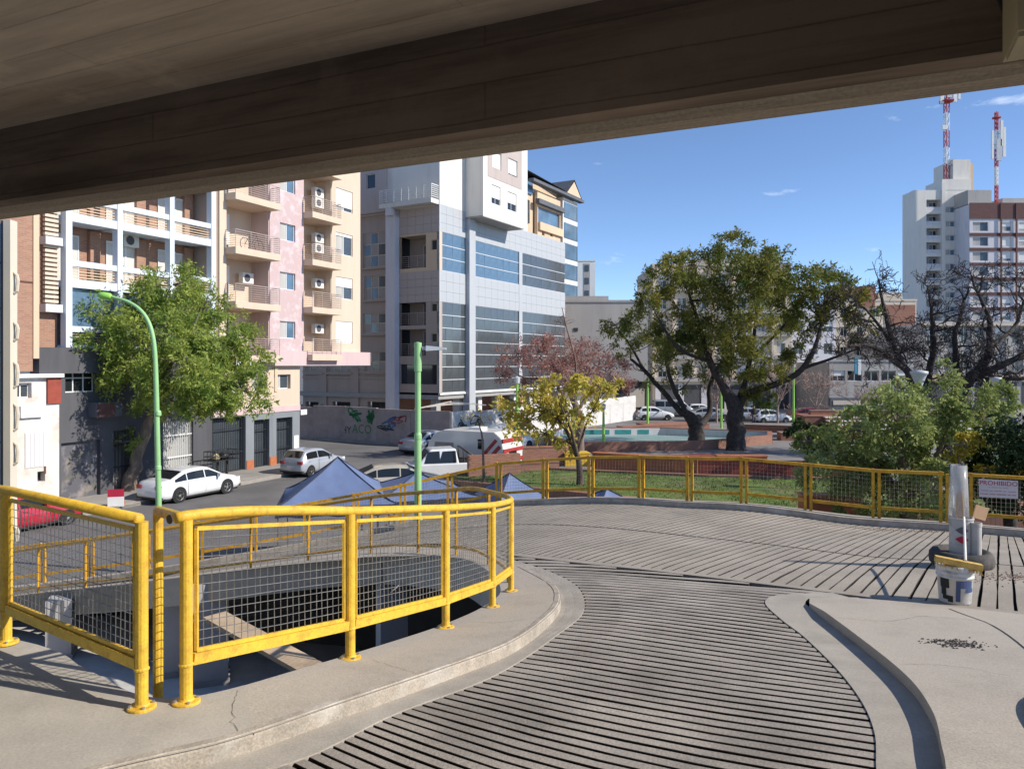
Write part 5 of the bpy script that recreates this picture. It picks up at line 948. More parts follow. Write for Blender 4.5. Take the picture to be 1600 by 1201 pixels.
f1.box('shop_shade_panel', f1.L*.62, f1.L-.1, -.04, -.003, G0, G0+3.8, 'dark'); f1.box('shop_fascia', f1.L*.55, f1.L, -.6, -.05, G0+3.8, G0+5.0, 'greystone'); f1.box('painted_lit_window', f1.L*.78, f1.L*.96, -.07, -.043, G0+.8, G0+3.0, 'beige')  # flat panels: recess shade and window light are put into the colours
f2 = simple('apartment_block', 'beige apartment block half hidden behind the big tree crown', 1020, 1236, 415, 96, 'beige', 7, 6, .42, .5, blind='curtain'); 
for k in range(7): f2.box('balcony_fin', f2.L/7*k-.1, f2.L/7*k+.12, -.5, -.003, G0+4, f2.zt, 'tan' if k in (3, 4) else 'beige')
for k in range(5): f2.box('balcony_band', 0, f2.L, -.45, -.004, G0+3.6+2.9*k, G0+4.1+2.9*k, 'greystone')
f2.box('penthouse', f2.L*.33, f2.L*.9, 2, 9, f2.zt, f2.zt+1.2, 'greystone')
f2.box('shop_shade_panel', .3, f2.L-.3, -.05, -.006, G0, G0+3.2, 'charcoal')  # flat charcoal panel, recess shade put into its colour
for k in range(6): f2.box('white_pier', f2.L/6*k+.3, f2.L/6*k+1.0, -.12, -.052, G0, G0+3.4, 'lilac')
f3 = simple('office_block', 'low pale office block with ribbon windows behind the pruned shrub', 1236, 1306, 480, 97, 'lilac', 3, 4, .6, .5)
f4 = simple('shop_building', 'grey shop building with dark fascia and long upper window strip', 1296, 1428, 565, 86, 'greystone', 5, 1, .86, .5, zstart=EYE-.9*0-2.0, fh=2.4)
f4.box('dark_fascia', -.1, f4.L+.1, -.5, -.004, -3.9+.8, -2.2, 'slate'); f4.box('shutter_front', .4, f4.L-.4, -.06, -.005, G0, -3.12, 'curtain'); f4.box('cream_fascia', .2, f4.L*.7, -.55, -.501, -3.0, -2.5, 'beige')
f5 = simple('rear_flats', 'stepped older flats with a brick stairwell beyond the shops', 1306, 1432, 470, 112, 'beige', 5, 5, .4, .45)
f5.box('roof_house', .5, 3.2, 1, 5, f5.zt, f5.zt+2.6, 'tan'); f5.box('brick_stair', f5.L*.3, f5.L*.48, -.2, 4, f5.zt-1, f5.zt+2.2, 'brick'); f5.box('roof_room', f5.L*.55, f5.L*.85, .6, 5, f5.zt, f5.zt+1.3, 'beige'); f5.box('brick_panel', f5.L*.62, f5.L*.98, -.12, -.003, f5.zt-4.5, f5.zt-.6, 'brick')
for x in (1.0, 5.4, 6.0): f5.box('aerial', x, x+.05, 2, 2.05, f5.zt, f5.zt+3.6, 'steel')
vs_ = thing('blade_sign', 'tall blue and white blade sign on the shop building', 'sign', tuple(at(1340, 584, 85.0))); mb = MB(); mb.box(-.35, .35, -.1, .1, 0, 1.8); mb.build('panel', plain('signcyan', (.08, .30, .42), .5) or X['signcyan'], vs_); mb = MB(); mb.box(.0, .36, -.12, -.101, -.1, 1.7); mb.build('white_half', X['white'], vs_)
f6 = simple('classical_building', 'lilac-grey classical building behind the bare trees on the right', 1440, 1760, 505, 100, 'greystone', 12, 3, .38, .6, fh=3.6, zstart=G0+5)
for k in range(13): f6.box('pilaster', f6.L/12*k-.25, f6.L/12*k+.25, -.2, -.003, G0+4.4, f6.zt-.4, 'greystone')
f6.box('cornice', -.2, f6.L+.2, -.6, -.003, f6.zt-.35, f6.zt-.02, 'beige'); f6.box('arcade_fascia', 0, f6.L, -.3, -.003, G0+3.6, G0+4.4, 'tan')
for k in range(9): f6.box('shop_opening', 1+k*3.1, 3.4+k*3.1, -.05, -.004, G0, G0+3.4, 'charcoal')
f7 = simple('white_tower', 'slim white tower block far beyond the tan tower', 897, 930, 408, 165, 'white', 2, 0); f7.box('grey_strip', f7.L*.45, f7.L*.75, -.06, -.004, 5, f7.zt-.5, 'greystone'); f7.box('side_strip', 0, f7.L*.14, -.06, -.004, 5, f7.zt-.5, 'lilac')
for k in range(6): f7.box('window', f7.L*.5, f7.L*.7, -.12, -.07, 8+k*2.8, 9.4+k*2.8, 'glass_win')
# right hand towers
d = 150
tw = Bld('residential_tower', 'tall white residential tower with stacked balconies and red-white mast', ((1428-HX)/FPX*d, d), 90)
U = lambda px: (px-1428)/FPX*d; Zq = lambda py: EYE+(HY-py)/FPX*d
fl = 22.2; ops = []; bal = []
for k in range(14):
    y = 323+k*fl; ops.append((U(1477), U(1503), Zq(y+9), Zq(y))); bal.append((U(1447.5), U(1470), Zq(y+6), Zq(y-11)))
    ops.append((U(1507), U(1513), Zq(y-2.5), Zq(y-6)))
zt = Zq(297); tw.wall('front', 0, U(1517), G0, zt, [o for o in bal+ops if o[3] < zt-.1], 'tower_white', 0, 1.5); tw.box('core', .05, U(1517)-.05, 1.6, 4.5, G0, zt-.05, 'tower_white')
tw.box('step_wall', U(1472), U(1517), -.05, 6, zt, Zq(280), 'tower_white'); tw.box('lift_house', U(1494), U(1521), 1, 8, Zq(280), Zq(247), 'tower_white'); tw.box('stair_flank', U(1521), U(1528), 1.5, 6, zt, Zq(252), 'tan'); tw.box('rib', U(1470.5), U(1476), -.3, -.004, G0, Zq(285), 'tower_white')
for o_ in ops:
    if o_[3] < zt: tw.window(*o_, d=.3, nx=3 if o_[1]-o_[0] > 2 else 1, glass='glass_blue', blind='curtain', fw=.1)
for o_ in bal:
    if o_[3] < zt: tw.box('balcony_back', o_[0], o_[1], 1.45, 1.55, o_[2], o_[3], 'greystone'); tw.box('parapet', o_[0], o_[1], .1, .2, o_[2], o_[2]+.75, 'lilac'); tw.window(o_[0]+1.2, o_[1]-.2, o_[2], o_[2]+1.9, d=1.35, nx=2, glass='glass_dark')
def mast(name, label, px, d, pyb, pyt, w_, parts):
    p = at(px, pyb, d); t = thing(name, label, 'antenna', tuple(p)); H = (pyb-pyt)/FPX*d; n = int(H/(w_*1.3))
    seg = 5; plain('mastred', (.45, .06, .05), .6) if 'mastred' not in X else None
    for sgi in range(seg):
        mb = MB(); z0, z1 = H*sgi/seg, H*(sgi+1)/seg; m_ = 'mastred' if sgi % 2 == 0 else 'white'
        for a in range(3): c, s_ = w_/2*math.cos(a*2.094), w_/2*math.sin(a*2.094); mb.bar((c, s_, z0), (c, s_, z1), .14)
        k = max(2, n//seg)
        for q in range(k):
            for a in range(3):
                c, s_ = w_/2*math.cos(a*2.094), w_/2*math.sin(a*2.094); c2_, s2_ = w_/2*math.cos((a+1)*2.094), w_/2*math.sin((a+1)*2.094); mb.bar((c, s_, z0+(z1-z0)*q/k), (c2_, s2_, z0+(z1-z0)*(q+1)/k), .08)
        mb.build('lattice_section', X[m_], t)
    for (x, zf_, w2, h2, m_) in parts: mb = MB(); mb.box(x-w2/2, x+w2/2, -.6, -.3, H*zf_, H*zf_+h2); mb.build('antenna_panel', X[m_], t); mb = MB(); mb.bar((0, 0, H*zf_+h2/2), (x, -.4, H*zf_+h2/2), .12); mb.build('bracket', X['steel'], t)
    mb = MB(); mb.lathe([(w_*1.0, H*.93), (w_*1.4, H*.93), (w_*1.4, H*.94), (w_*1.0, H*.94)], 6); mb.build('platform', X['mastred'], t)
    return t
mast('lattice_mast', 'tall red and white lattice mast with dishes on the tower roof', 1479, 152, 284, 150, 1.1, [(-1.2, .9, .7, 2.2, 'white'), (1.4, .92, .7, 2.4, 'white'), (.3, .97, 1.0, 2.0, 'lampgrey'), (2.3, .95, .4, 2.6, 'white'), (-.7, .6, .9, .9, 'white'), (1.0, .18, 1.4, .3, 'steel'), (1.0, .24, 1.2, .3, 'steel')])
mast('antenna_mast', 'slim red mast with long white antenna panels on the banded block', 1557, 146, 318, 175, .6, [(-1.1, .48, .35, 5.5, 'white'), (1.2, .5, .55, 5.8, 'white'), (.2, .46, .9, 4.2, 'lampgrey'), (.7, .62, .5, 5, 'white')])
d = 145; bb = Bld('banded_block', 'pale pink apartment block with maroon floor bands at far right', ((1515-HX)/FPX*d, d), 90)
U = lambda px: (px-1515)/FPX*d; Zq = lambda py: EYE+(HY-py)/FPX*d; ops = []
for k in range(13):
    for p0, p1 in ((1520, 1544), (1566, 1580), (1592, 1610), (1622, 1646), (1668, 1690)): ops.append((U(p0), U(p1), Zq(361+k*23.2), Zq(347+k*23.2)))
bb.wall('front', 0, U(1720), G0, Zq(318), ops, 'lilac', 0, .4); bb.box('core', .05, U(1720), .5, 14, G0, Zq(319), 'lilac'); bb.box('top_band', -.05, U(1720), -.15, -.003, Zq(342), Zq(317), 'maroon'); bb.box('roof_parapet', 0, U(1552), .5, 8, Zq(318), Zq(296), 'greystone'); bb.box('roof_room', U(1577), U(1720), 2, 8, Zq(318), Zq(306), 'greystone')
for k in range(13): bb.box('maroon_band', -.05, U(1720), -.12, -.003, Zq(369+k*23.2), Zq(364+k*23.2), 'maroon')
for i, o_ in enumerate(ops): bb.window(*o_, d=.2, nx=2, glass='glass_win', blind='curtain', shut=(0 if i % 5 == 0 else (.95, .5, .75)[i % 3]))
for px in (1562, 1586): bb.box('down_pipe', U(px), U(px)+.3, -.3, -.16, G0, Zq(318), 'maroon')
# ================================================================ trees
def grow(mb, p, dr, L, r, depth, rng, spread=.7, kids=(2, 3), up=.1, wig=.25, tips=None, rmin=.006):
    pts = [p]; rs = [r]; q = p.copy(); d = dr.copy()
    for k in range(3):
        d = (d+Vector(rng.normal(0, wig, 3))+Vector((0, 0, up*.5))).normalized(); q = q+d*L/3; pts.append(q); rs.append(max(rmin, r*(1-.16*(k+1))))
    mb.tube(pts, rs, 5 if r > .03 else 3, False)
    if tips is not None and depth <= 1: tips.append((q, d))
    if depth > 0:
        for _ in range(rng.integers(kids[0], kids[1]+1)):
            nd = (d+Vector(rng.normal(0, spread, 3))+Vector((0, 0, up))).normalized(); i = rng.integers(1, 4); grow(mb, pts[i], nd, L*rng.uniform(.6, .85), rs[i]*.68, depth-1, rng, spread, kids, up, wig, tips, rmin)
def leaves_mesh(C, D, K, l, s, asp, rng, droop=.0):
    # each spray: K leaflets set along a short stem C -> C + D*l
    n = len(C); D = D/np.linalg.norm(D, axis=1, keepdims=True); t = np.tile(np.linspace(.05, 1, K), n); c = np.repeat(C, K, 0); d = np.repeat(D, K, 0)
    rv = rng.normal(0, 1, (n*K, 3)); side = np.cross(d, rv); side /= np.linalg.norm(side, axis=1, keepdims=True)+1e-9
    ax = side*.85+d*.45+rng.normal(0, .25, (n*K, 3)); ax[:, 2] -= droop; ax /= np.linalg.norm(ax, axis=1, keepdims=True); w_ = np.cross(ax, rng.normal(0, 1, (n*K, 3))); w_ /= np.linalg.norm(w_, axis=1, keepdims=True)+1e-9
    p = c+d*(l*t)[:, None]; p[:, 2] -= droop*l*t**2; sz = s*np.clip(rng.lognormal(0, .38, n*K), .4, 2.0)[:, None]
    V = np.stack([p, p+ax*sz*.5+w_*sz*asp*.5, p+ax*sz, p+ax*sz*.5-w_*sz*asp*.5], 1); return V
def tree(name, label, d, limbs, blobs, leafm, bark, nspray, K, l, s, asp, cat='tree', group=None, droop=.15, seed=1, flat=.75, twigs=True, ground=G0, core=.55, twm=None, twn=5):
    rng = np.random.default_rng(seed); b0 = at(*limbs[0][0][:2], d) if limbs else at(blobs[0][0], 700, d); t = thing(name, label, cat, (b0.x, b0.y, ground), 0, group); off = Vector((b0.x, b0.y, ground)); nodes = []
    mb = MB()
    for li, L in enumerate(limbs):
        pts = [at(p[0], p[1], d+(p[3] if len(p) > 3 else 0))-off for p in L]; rs = [p[2]*(.46 if li == 0 and k_ < 3 else .33)/FPX*d for k_, p in enumerate(L)]
        if li == 0: pts[0].z = min(pts[0].z, 0)-.1; rs[0] *= 1.12
        c = catmull([(*p,) for p in pts], 4); rr = list(np.interp(np.linspace(0, len(rs)-1, len(c)), range(len(rs)), rs)); c = [q+Vector(rng.normal(0, r_*.12, 3)) for q, r_ in zip(c, rr)]
        mb.tube(c, rr, 9, False); nodes += list(zip(c[3:], rr[3:]))
    if limbs: mb.build('trunk', X[bark], t, smooth=True)
    tw = MB(); Cs = []; Ds = []; area = sum(b[2]**2 for b in blobs) or 1
    for bl in blobs:
        px, py, r = bl[:3]; do = bl[3] if len(bl) > 3 else rng.normal(0, 1.2*r/FPX*d*.8); c = at(px, py, d+do)-off; R = r/FPX*d; dens = bl[4] if len(bl) > 4 else 1
        if nodes and twigs:
            q, r_ = min(nodes, key=lambda n_: (n_[0]-c).length+n_[1]*0); mid = (q+c)/2+Vector(rng.normal(0, .12*R, 3))-Vector((0, 0, .1*R)); tw.tube(catmull([(*q,), (*mid,), (*c,)], 3), list(np.linspace(min(r_*.6, .07), .02, 7)), 5, False)
        if twigs:
            for _ in range(twn):
                e = Vector(rng.normal(0, 1, 3)).normalized(); e.z = abs(e.z)*.6+e.z*.4; grow(tw, c+e*R*.08, e.normalized(), R*.55, .022, 1, rng, .6, (2, 3), .05, .25)
        n = max(8, int(nspray*r*r/area*dens)); ncl = max(5, n//16); u = rng.normal(0, 1, (ncl, 3)); u /= np.linalg.norm(u, axis=1, keepdims=True); cc = u*(R*rng.uniform(core**2, 1, ncl)**.5)[:, None]; cc[:, 2] *= flat
        k = rng.integers(0, ncl, n); pos = cc[k]+rng.normal(0, R*.115, (n, 3)); Cs.append(np.array(c)+pos); Ds.append(u[k]*.8+rng.normal(0, .5, (n, 3))+np.array([0, 0, .1]))
    if twigs and tw.v: tw.build('branches', X[twm or bark], t)['kind'] = 'stuff'
    if Cs and nspray:
        V = leaves_mesh(np.concatenate(Cs), np.concatenate(Ds), K, l, s, asp, rng, droop); lm = leafm if isinstance(leafm, str) else leafm[0]
        o = link(bpy.data.objects.new('crown', quads_mesh('crown', V, X[lm])), t)
    return t
tree('street_tree', 'leaning feathery green tree on the pavement before the dark gates', 34.3, [[(200, 768, 24), (213, 715, 20), (229, 668, 18), (243, 632, 15), (252, 590, 11), (255, 530, 8), (262, 470, 5)], [(240, 640, 12), (275, 600, 9, .6), (320, 580, 6, 1), (370, 575, 4, 1.2)], [(246, 615, 11), (215, 570, 8, -.6), (170, 530, 5, -.9)], [(250, 590, 9), (290, 540, 6, -.6), (310, 490, 4, -.8)]],
     [(160, 490, 50), (212, 458, 48), (268, 446, 40), (302, 480, 50), (232, 515, 66), (152, 540, 40), (340, 530, 52), (382, 560, 38), (285, 570, 60), (212, 585, 46), (330, 600, 52), (378, 612, 36), (180, 575, 30), (296, 625, 32), (342, 640, 24), (132, 512, 26), (250, 622, 36), (190, 615, 24), (400, 590, 18), (192, 690, 16, -.5, .6)], 'leaf_left', 'barkl', 6600, 10, .46, .15, .36, seed=3, droop=.22)
tree('jacaranda_tree', 'great spreading jacaranda with the thick straight trunk in the plaza', 50, [[(1150, 705, 31), (1150, 660, 28), (1147, 632, 27), (1128, 600, 18), (1108, 560, 14), (1095, 515, 10), (1075, 455, 6)], [(1149, 640, 20), (1170, 614, 18), (1212, 600, 15, -1), (1252, 577, 13, -1.5), (1274, 540, 10, -1.5), (1285, 500, 7, -1)], [(1150, 635, 15), (1166, 590, 13, 1), (1176, 535, 10, 1.5), (1182, 480, 7, 1.5), (1160, 425, 5, 1)], [(1172, 560, 9, 1), (1205, 530, 7, 1.8), (1228, 505, 5, 2.2)], [(1110, 565, 9), (1060, 545, 7, -1), (1030, 500, 5, -1.5)], [(1255, 575, 8, -1.5), (1300, 560, 6, -2), (1340, 545, 4, -2)]],
     [(1040, 432, 36), (1018, 470, 26), (1090, 415, 34), (1140, 392, 30), (1152, 440, 46), (1200, 420, 38), (1246, 440, 40), (1292, 452, 34), (1222, 478, 44), (1098, 470, 40), (1056, 505, 34), (1105, 525, 40), (1165, 515, 46), (1262, 495, 36), (1312, 486, 28), (1325, 455, 22), (1192, 568, 30), (1180, 622, 22), (1250, 560, 22), (1130, 565, 26), (1160, 376, 16), (1225, 400, 16), (1055, 408, 14), (1290, 420, 12), (1178, 596, 20), (1340, 520, 18, -2, .6), (1365, 470, 22, -2, .5)], 'leaf_big', 'barkd', 6800, 9, .55, .20, .34, seed=5, droop=.25)
tree('jacaranda_tree', 'forked dark-trunked jacaranda left of the thick straight trunk', 53.5, [[(1088, 697, 28), (1088, 672, 26), (1080, 652, 20), (1060, 640, 14), (1036, 612, 12), (1008, 580, 9), (985, 560, 6)], [(1090, 670, 18), (1108, 645, 14, 1), (1109, 605, 12, 1), (1124, 572, 9, 1), (1150, 545, 6, 1)], [(1074, 648, 13), (1050, 600, 10, -1), (1040, 560, 7, -1)], [(1010, 584, 7), (985, 540, 5, .8), (965, 515, 3, 1)]],
     [(1000, 508, 30), (962, 508, 20), (1022, 535, 28), (1068, 552, 30), (985, 545, 24, 0, .5), (1035, 575, 26, 0, .35), (1000, 580, 24, 0, .2), (1080, 590, 22, 0, .3)], 'leaf_big', 'barkd', 1500, 9, .55, .19, .34, seed=6, droop=.2, twn=9)
tree('red_leaf_tree', 'rusty red-leafed tree behind the yellow one', 47, [[(905, 712, 17), (906, 660, 14), (896, 625, 11), (878, 585, 8), (845, 560, 4)], [(903, 640, 9), (930, 600, 7, .5), (955, 575, 4, .8)], [(896, 620, 7), (900, 570, 5, -.6), (885, 510, 3, -.8), (878, 480, 1.6, -.8)], [(880, 590, 6), (820, 590, 4, .8), (790, 570, 2.5, 1)]],
     [(800, 560, 30), (838, 552, 36), (880, 552, 36), (920, 556, 36), (952, 575, 30), (860, 585, 34), (908, 592, 34), (786, 588, 18), (968, 596, 18), (830, 600, 24), (880, 505, 22, -.6, .06)], 'leaf_red', 'twig', 3200, 5, .35, .15, .3, seed=8, droop=.1, twn=10, core=.4)
tree('yellow_leaf_tree', 'small tree with yellow-green autumn leaves on the raised lawn', 32.2, [[(906, 757, 12), (905, 725, 10), (896, 695, 9), (882, 668, 7), (858, 640, 4)], [(903, 715, 8), (892, 672, 6, -.4), (875, 630, 4, -.6)], [(904, 705, 7), (915, 665, 5, .4), (928, 635, 3, .5)]],
     [(800, 640, 20), (835, 620, 26), (870, 608, 26), (905, 605, 24), (938, 610, 20), (830, 655, 20), (880, 648, 24), (850, 678, 13), (885, 690, 15), (808, 668, 13), (925, 640, 20), (955, 600, 12), (795, 625, 14), (862, 640, 24)], 'leaf_yellow', 'bark', 1500, 4, .28, .17, .42, seed=9, droop=.5, ground=LZ-.02, core=.3)
tree('sapling', 'thin bare sapling in front of the white caravan', 33.4, [[(756, 760, 5), (755, 710, 4), (753, 680, 3.4), (748, 662, 2)]], [(750, 662, 14), (735, 655, 12), (768, 655, 12), (752, 645, 10)], 'leaf_gold', 'barkl', 26, 3, .15, .1, .4, seed=10, twn=5)
tree('large_shrub', 'big glossy light-green shrub pressing against the outer railing', 21.0, [[(1420, 830, 30), (1415, 760, 22), (1405, 700, 14), (1400, 640, 6)], [(1418, 780, 16), (1370, 730, 10, .4), (1320, 700, 6, .6)], [(1418, 770, 16), (1470, 700, 10, -.3), (1490, 620, 4, -.3)]],
     [(1282, 700, 30), (1335, 672, 38), (1400, 655, 48), (1462, 645, 46), (1520, 650, 44), (1332, 735, 46), (1400, 725, 56), (1470, 712, 56), (1375, 690, 50), (1276, 735, 26), (1545, 640, 34), (1400, 780, 40), (1330, 778, 30), (1460, 770, 46), (1397, 612, 14), (1404, 595, 9), (1490, 600, 15), (1480, 575, 9), (1562, 620, 22), (1435, 620, 20), (1260, 690, 14)], 'leaf_bush', 'barkl', 7500, 5, .17, .10, .5, cat='shrub', seed=12, droop=.1, core=.62, flat=.9, twn=6)
tree('evergreen_bush', 'dark evergreen bush at the right edge behind the sign', 20.0, [[(1580, 830, 26), (1575, 760, 16), (1570, 700, 8)]], [(1565, 700, 44), (1540, 755, 40), (1610, 690, 50), (1600, 760, 46), (1650, 720, 60), (1580, 730, 44)], 'leaf_dark', 'barkd', 3000, 6, .2, .11, .45, cat='shrub', seed=13, core=.5)
tree('golden_shrub', 'little golden-leafed shrub in front of the dark evergreen', 19.2, [[(1505, 800, 8), (1500, 740, 4), (1495, 700, 3)]], [(1500, 695, 16), (1520, 690, 12), (1490, 710, 12), (1545, 735, 12), (1585, 735, 10)], 'leaf_gold', 'barkl', 260, 5, .14, .08, .5, cat='shrub', seed=14)
tree('planter_bush', 'dark low bush spilling beside the white steps', 34, [[(1262, 720, 8), (1262, 690, 4)]], [(1258, 680, 20), (1280, 690, 22), (1245, 668, 12), (1300, 676, 14), (1268, 705, 16)], 'leaf_dark', 'barkd', 900, 6, .22, .13, .45, cat='shrub', seed=15)
def bare(name, label, d, limbs, bark, depth, L, r, seed, group=None, every=3, spread=.75, up=.22, cat='tree', kids=(2, 3), rmin=.016):
    rng = np.random.default_rng(seed); b0 = at(*limbs[0][0][:2], d); t = thing(name, label, cat, (b0.x, b0.y, G0+.13), 0, group); off = Vector((b0.x, b0.y, G0+.13)); mb = MB(); tw = MB()
    for li, Lm in enumerate(limbs):
        pts = [at(p[0], p[1], d+(p[3] if len(p) > 3 else 0))-off for p in Lm]; rs = [p[2]*.36/FPX*d for p in Lm]
        if li == 0: pts[0].z = -.1
        c = catmull([(*p,) for p in pts], 4); rr = list(np.interp(np.linspace(0, len(rs)-1, len(c)), range(len(rs)), rs)); c = [q+Vector(rng.normal(0, r_*.2, 3)) for q, r_ in zip(c, rr)]; mb.tube(c, rr, 8, False)
        for i in range(6 if li == 0 else 1, len(c), 2):
            dr = (c[min(i+1, len(c)-1)]-c[i-1]).normalized(); e = (dr*.5+Vector(rng.normal(0, .8, 3))+Vector((0, 0, .3))).normalized(); grow(tw, c[i], e, L*rng.uniform(.7, 1.1), min(rr[i]*.6, r), depth, rng, spread, kids, up, .33, None, rmin)
        grow(tw, c[-1], (c[-1]-c[-2]).normalized(), L, rr[-1], depth, rng, spread, kids, up, .33, None, rmin)
    mb.build('trunk', X[bark], t, smooth=True); tw.build('twigs', X[bark], t)['kind'] = 'stuff'; return t
bare('bare_tree', 'gnarled bare tree with black twisting limbs left of its twin', 46, [[(1432, 665, 34), (1436, 625, 28), (1422, 590, 17), (1402, 555, 14), (1388, 510, 10), (1378, 465, 6)], [(1436, 625, 20), (1452, 580, 16, 1), (1458, 530, 12, 1), (1455, 480, 8, 1)], [(1412, 575, 12), (1370, 545, 10, -1), (1335, 540, 7, -1.5), (1312, 552, 4, -2)], [(1400, 550, 9), (1375, 510, 7, 1), (1350, 480, 4, 1.5)]], 'barkd', 4, 1.35, .07, 21, 'bare trees of the plaza', kids=(2, 4), spread=.95, up=.03)
bare('bare_tree', 'gnarled bare tree at right, its thick limbs reaching out of frame', 45, [[(1480, 670, 40), (1490, 632, 34), (1520, 590, 24), (1545, 545, 16), (1545, 500, 11), (1530, 460, 6)], [(1490, 630, 20), (1496, 580, 15, 1), (1492, 530, 11, 1), (1505, 480, 7, 1)], [(1520, 590, 16), (1565, 570, 14, -1), (1610, 545, 10, -1), (1650, 500, 7, -1)], [(1545, 545, 10), (1585, 510, 8, 1), (1600, 470, 5, 1.5)], [(1520, 592, 12), (1580, 592, 9, -1.5), (1630, 590, 6, -2)]], 'barkd', 4, 1.35, .075, 22, 'bare trees of the plaza', kids=(2, 4), spread=.95, up=.03)
for (px, py, h, w_, lab, sd_) in ((1275, 655, 75, 40, 'pinkish bare tree before the pale office block', 31), (1352, 656, 45, 45, 'round clipped bare shrub left of the green box', 32), (1215, 655, 90, 35, 'pinkish bare tree behind the thick straight trunk', 33), (1120, 645, 60, 25, 'faint bare tree between the two trunks', 34)):
    bare('bare_shrub', lab, 73, [[(px, py+8, 5), (px, py-h*.25, 4), (px+2, py-h*.5, 3)], [(px, py-h*.2, 3), (px-w_*.35, py-h*.55, 2, .5)], [(px, py-h*.2, 3), (px+w_*.4, py-h*.6, 2, -.5)]], 'twigp', 4, 1.35, .04, sd_, 'bare pinkish trees of the far pavement', every=2, spread=.6, up=.3, kids=(2, 3))
# ================================================================ vehicles
def interp(x, tab): return float(np.interp(x, [t[0] for t in tab], [t[1] for t in tab]))
CARS = {
 'sedan': dict(L=4.7, W=1.78, top=[(0, .62), (.04, .93), (.12, 1.02), (.62, 1.08), (1.35, 1.39), (1.75, 1.45), (2.3, 1.47), (2.75, 1.43), (3.55, 1.02), (3.75, .96), (4.35, .83), (4.6, .68), (4.7, .48)], belt=[(0, .86), (.6, .93), (3.6, .93), (4.7, .6)], wheels=(.98, 3.72), r=.33, side=[(.78, 1.42), (1.47, 2.42), (2.48, 3.42)], ws=(2.82, 3.52), rw=(.68, 1.32)),
 'hatch': dict(L=3.75, W=1.62, top=[(0, .6), (.03, .9), (.1, 1.0), (.42, 1.36), (.7, 1.41), (1.4, 1.43), (1.85, 1.38), (2.6, .98), (2.8, .93), (3.4, .8), (3.65, .65), (3.75, .45)], belt=[(0, .85), (.5, .9), (2.7, .9), (3.75, .58)], wheels=(.65, 3.05), r=.28, side=[(.4, 1.25), (1.32, 2.45)], ws=(1.92, 2.56), rw=(.12, .40)),
 'suv': dict(L=4.5, W=1.8, top=[(0, .7), (.04, 1.1), (.12, 1.25), (.4, 1.62), (.8, 1.68), (2.4, 1.68), (2.7, 1.62), (3.4, 1.12), (3.7, 1.06), (4.3, .92), (4.45, .7), (4.5, .5)], belt=[(0, 1.0), (.5, 1.05), (3.4, 1.05), (4.5, .7)], wheels=(.85, 3.6), r=.36, side=[(.42, 1.15), (1.22, 2.1), (2.16, 3.2)], ws=(2.74, 3.36), rw=(.13, .40)),
 'van': dict(L=4.6, W=1.8, top=[(0, .8), (.03, 1.5), (.15, 1.85), (.4, 1.9), (3.0, 1.9), (3.3, 1.84), (4.0, 1.2), (4.2, 1.1), (4.5, .9), (4.6, .5)], belt=[(0, 1.1), (4.0, 1.08), (4.6, .7)], wheels=(.85, 3.75), r=.33, side=[(.3, 1.3), (1.4, 2.5), (2.6, 3.75)], ws=(3.34, 3.96), rw=(.06, .14)),
}
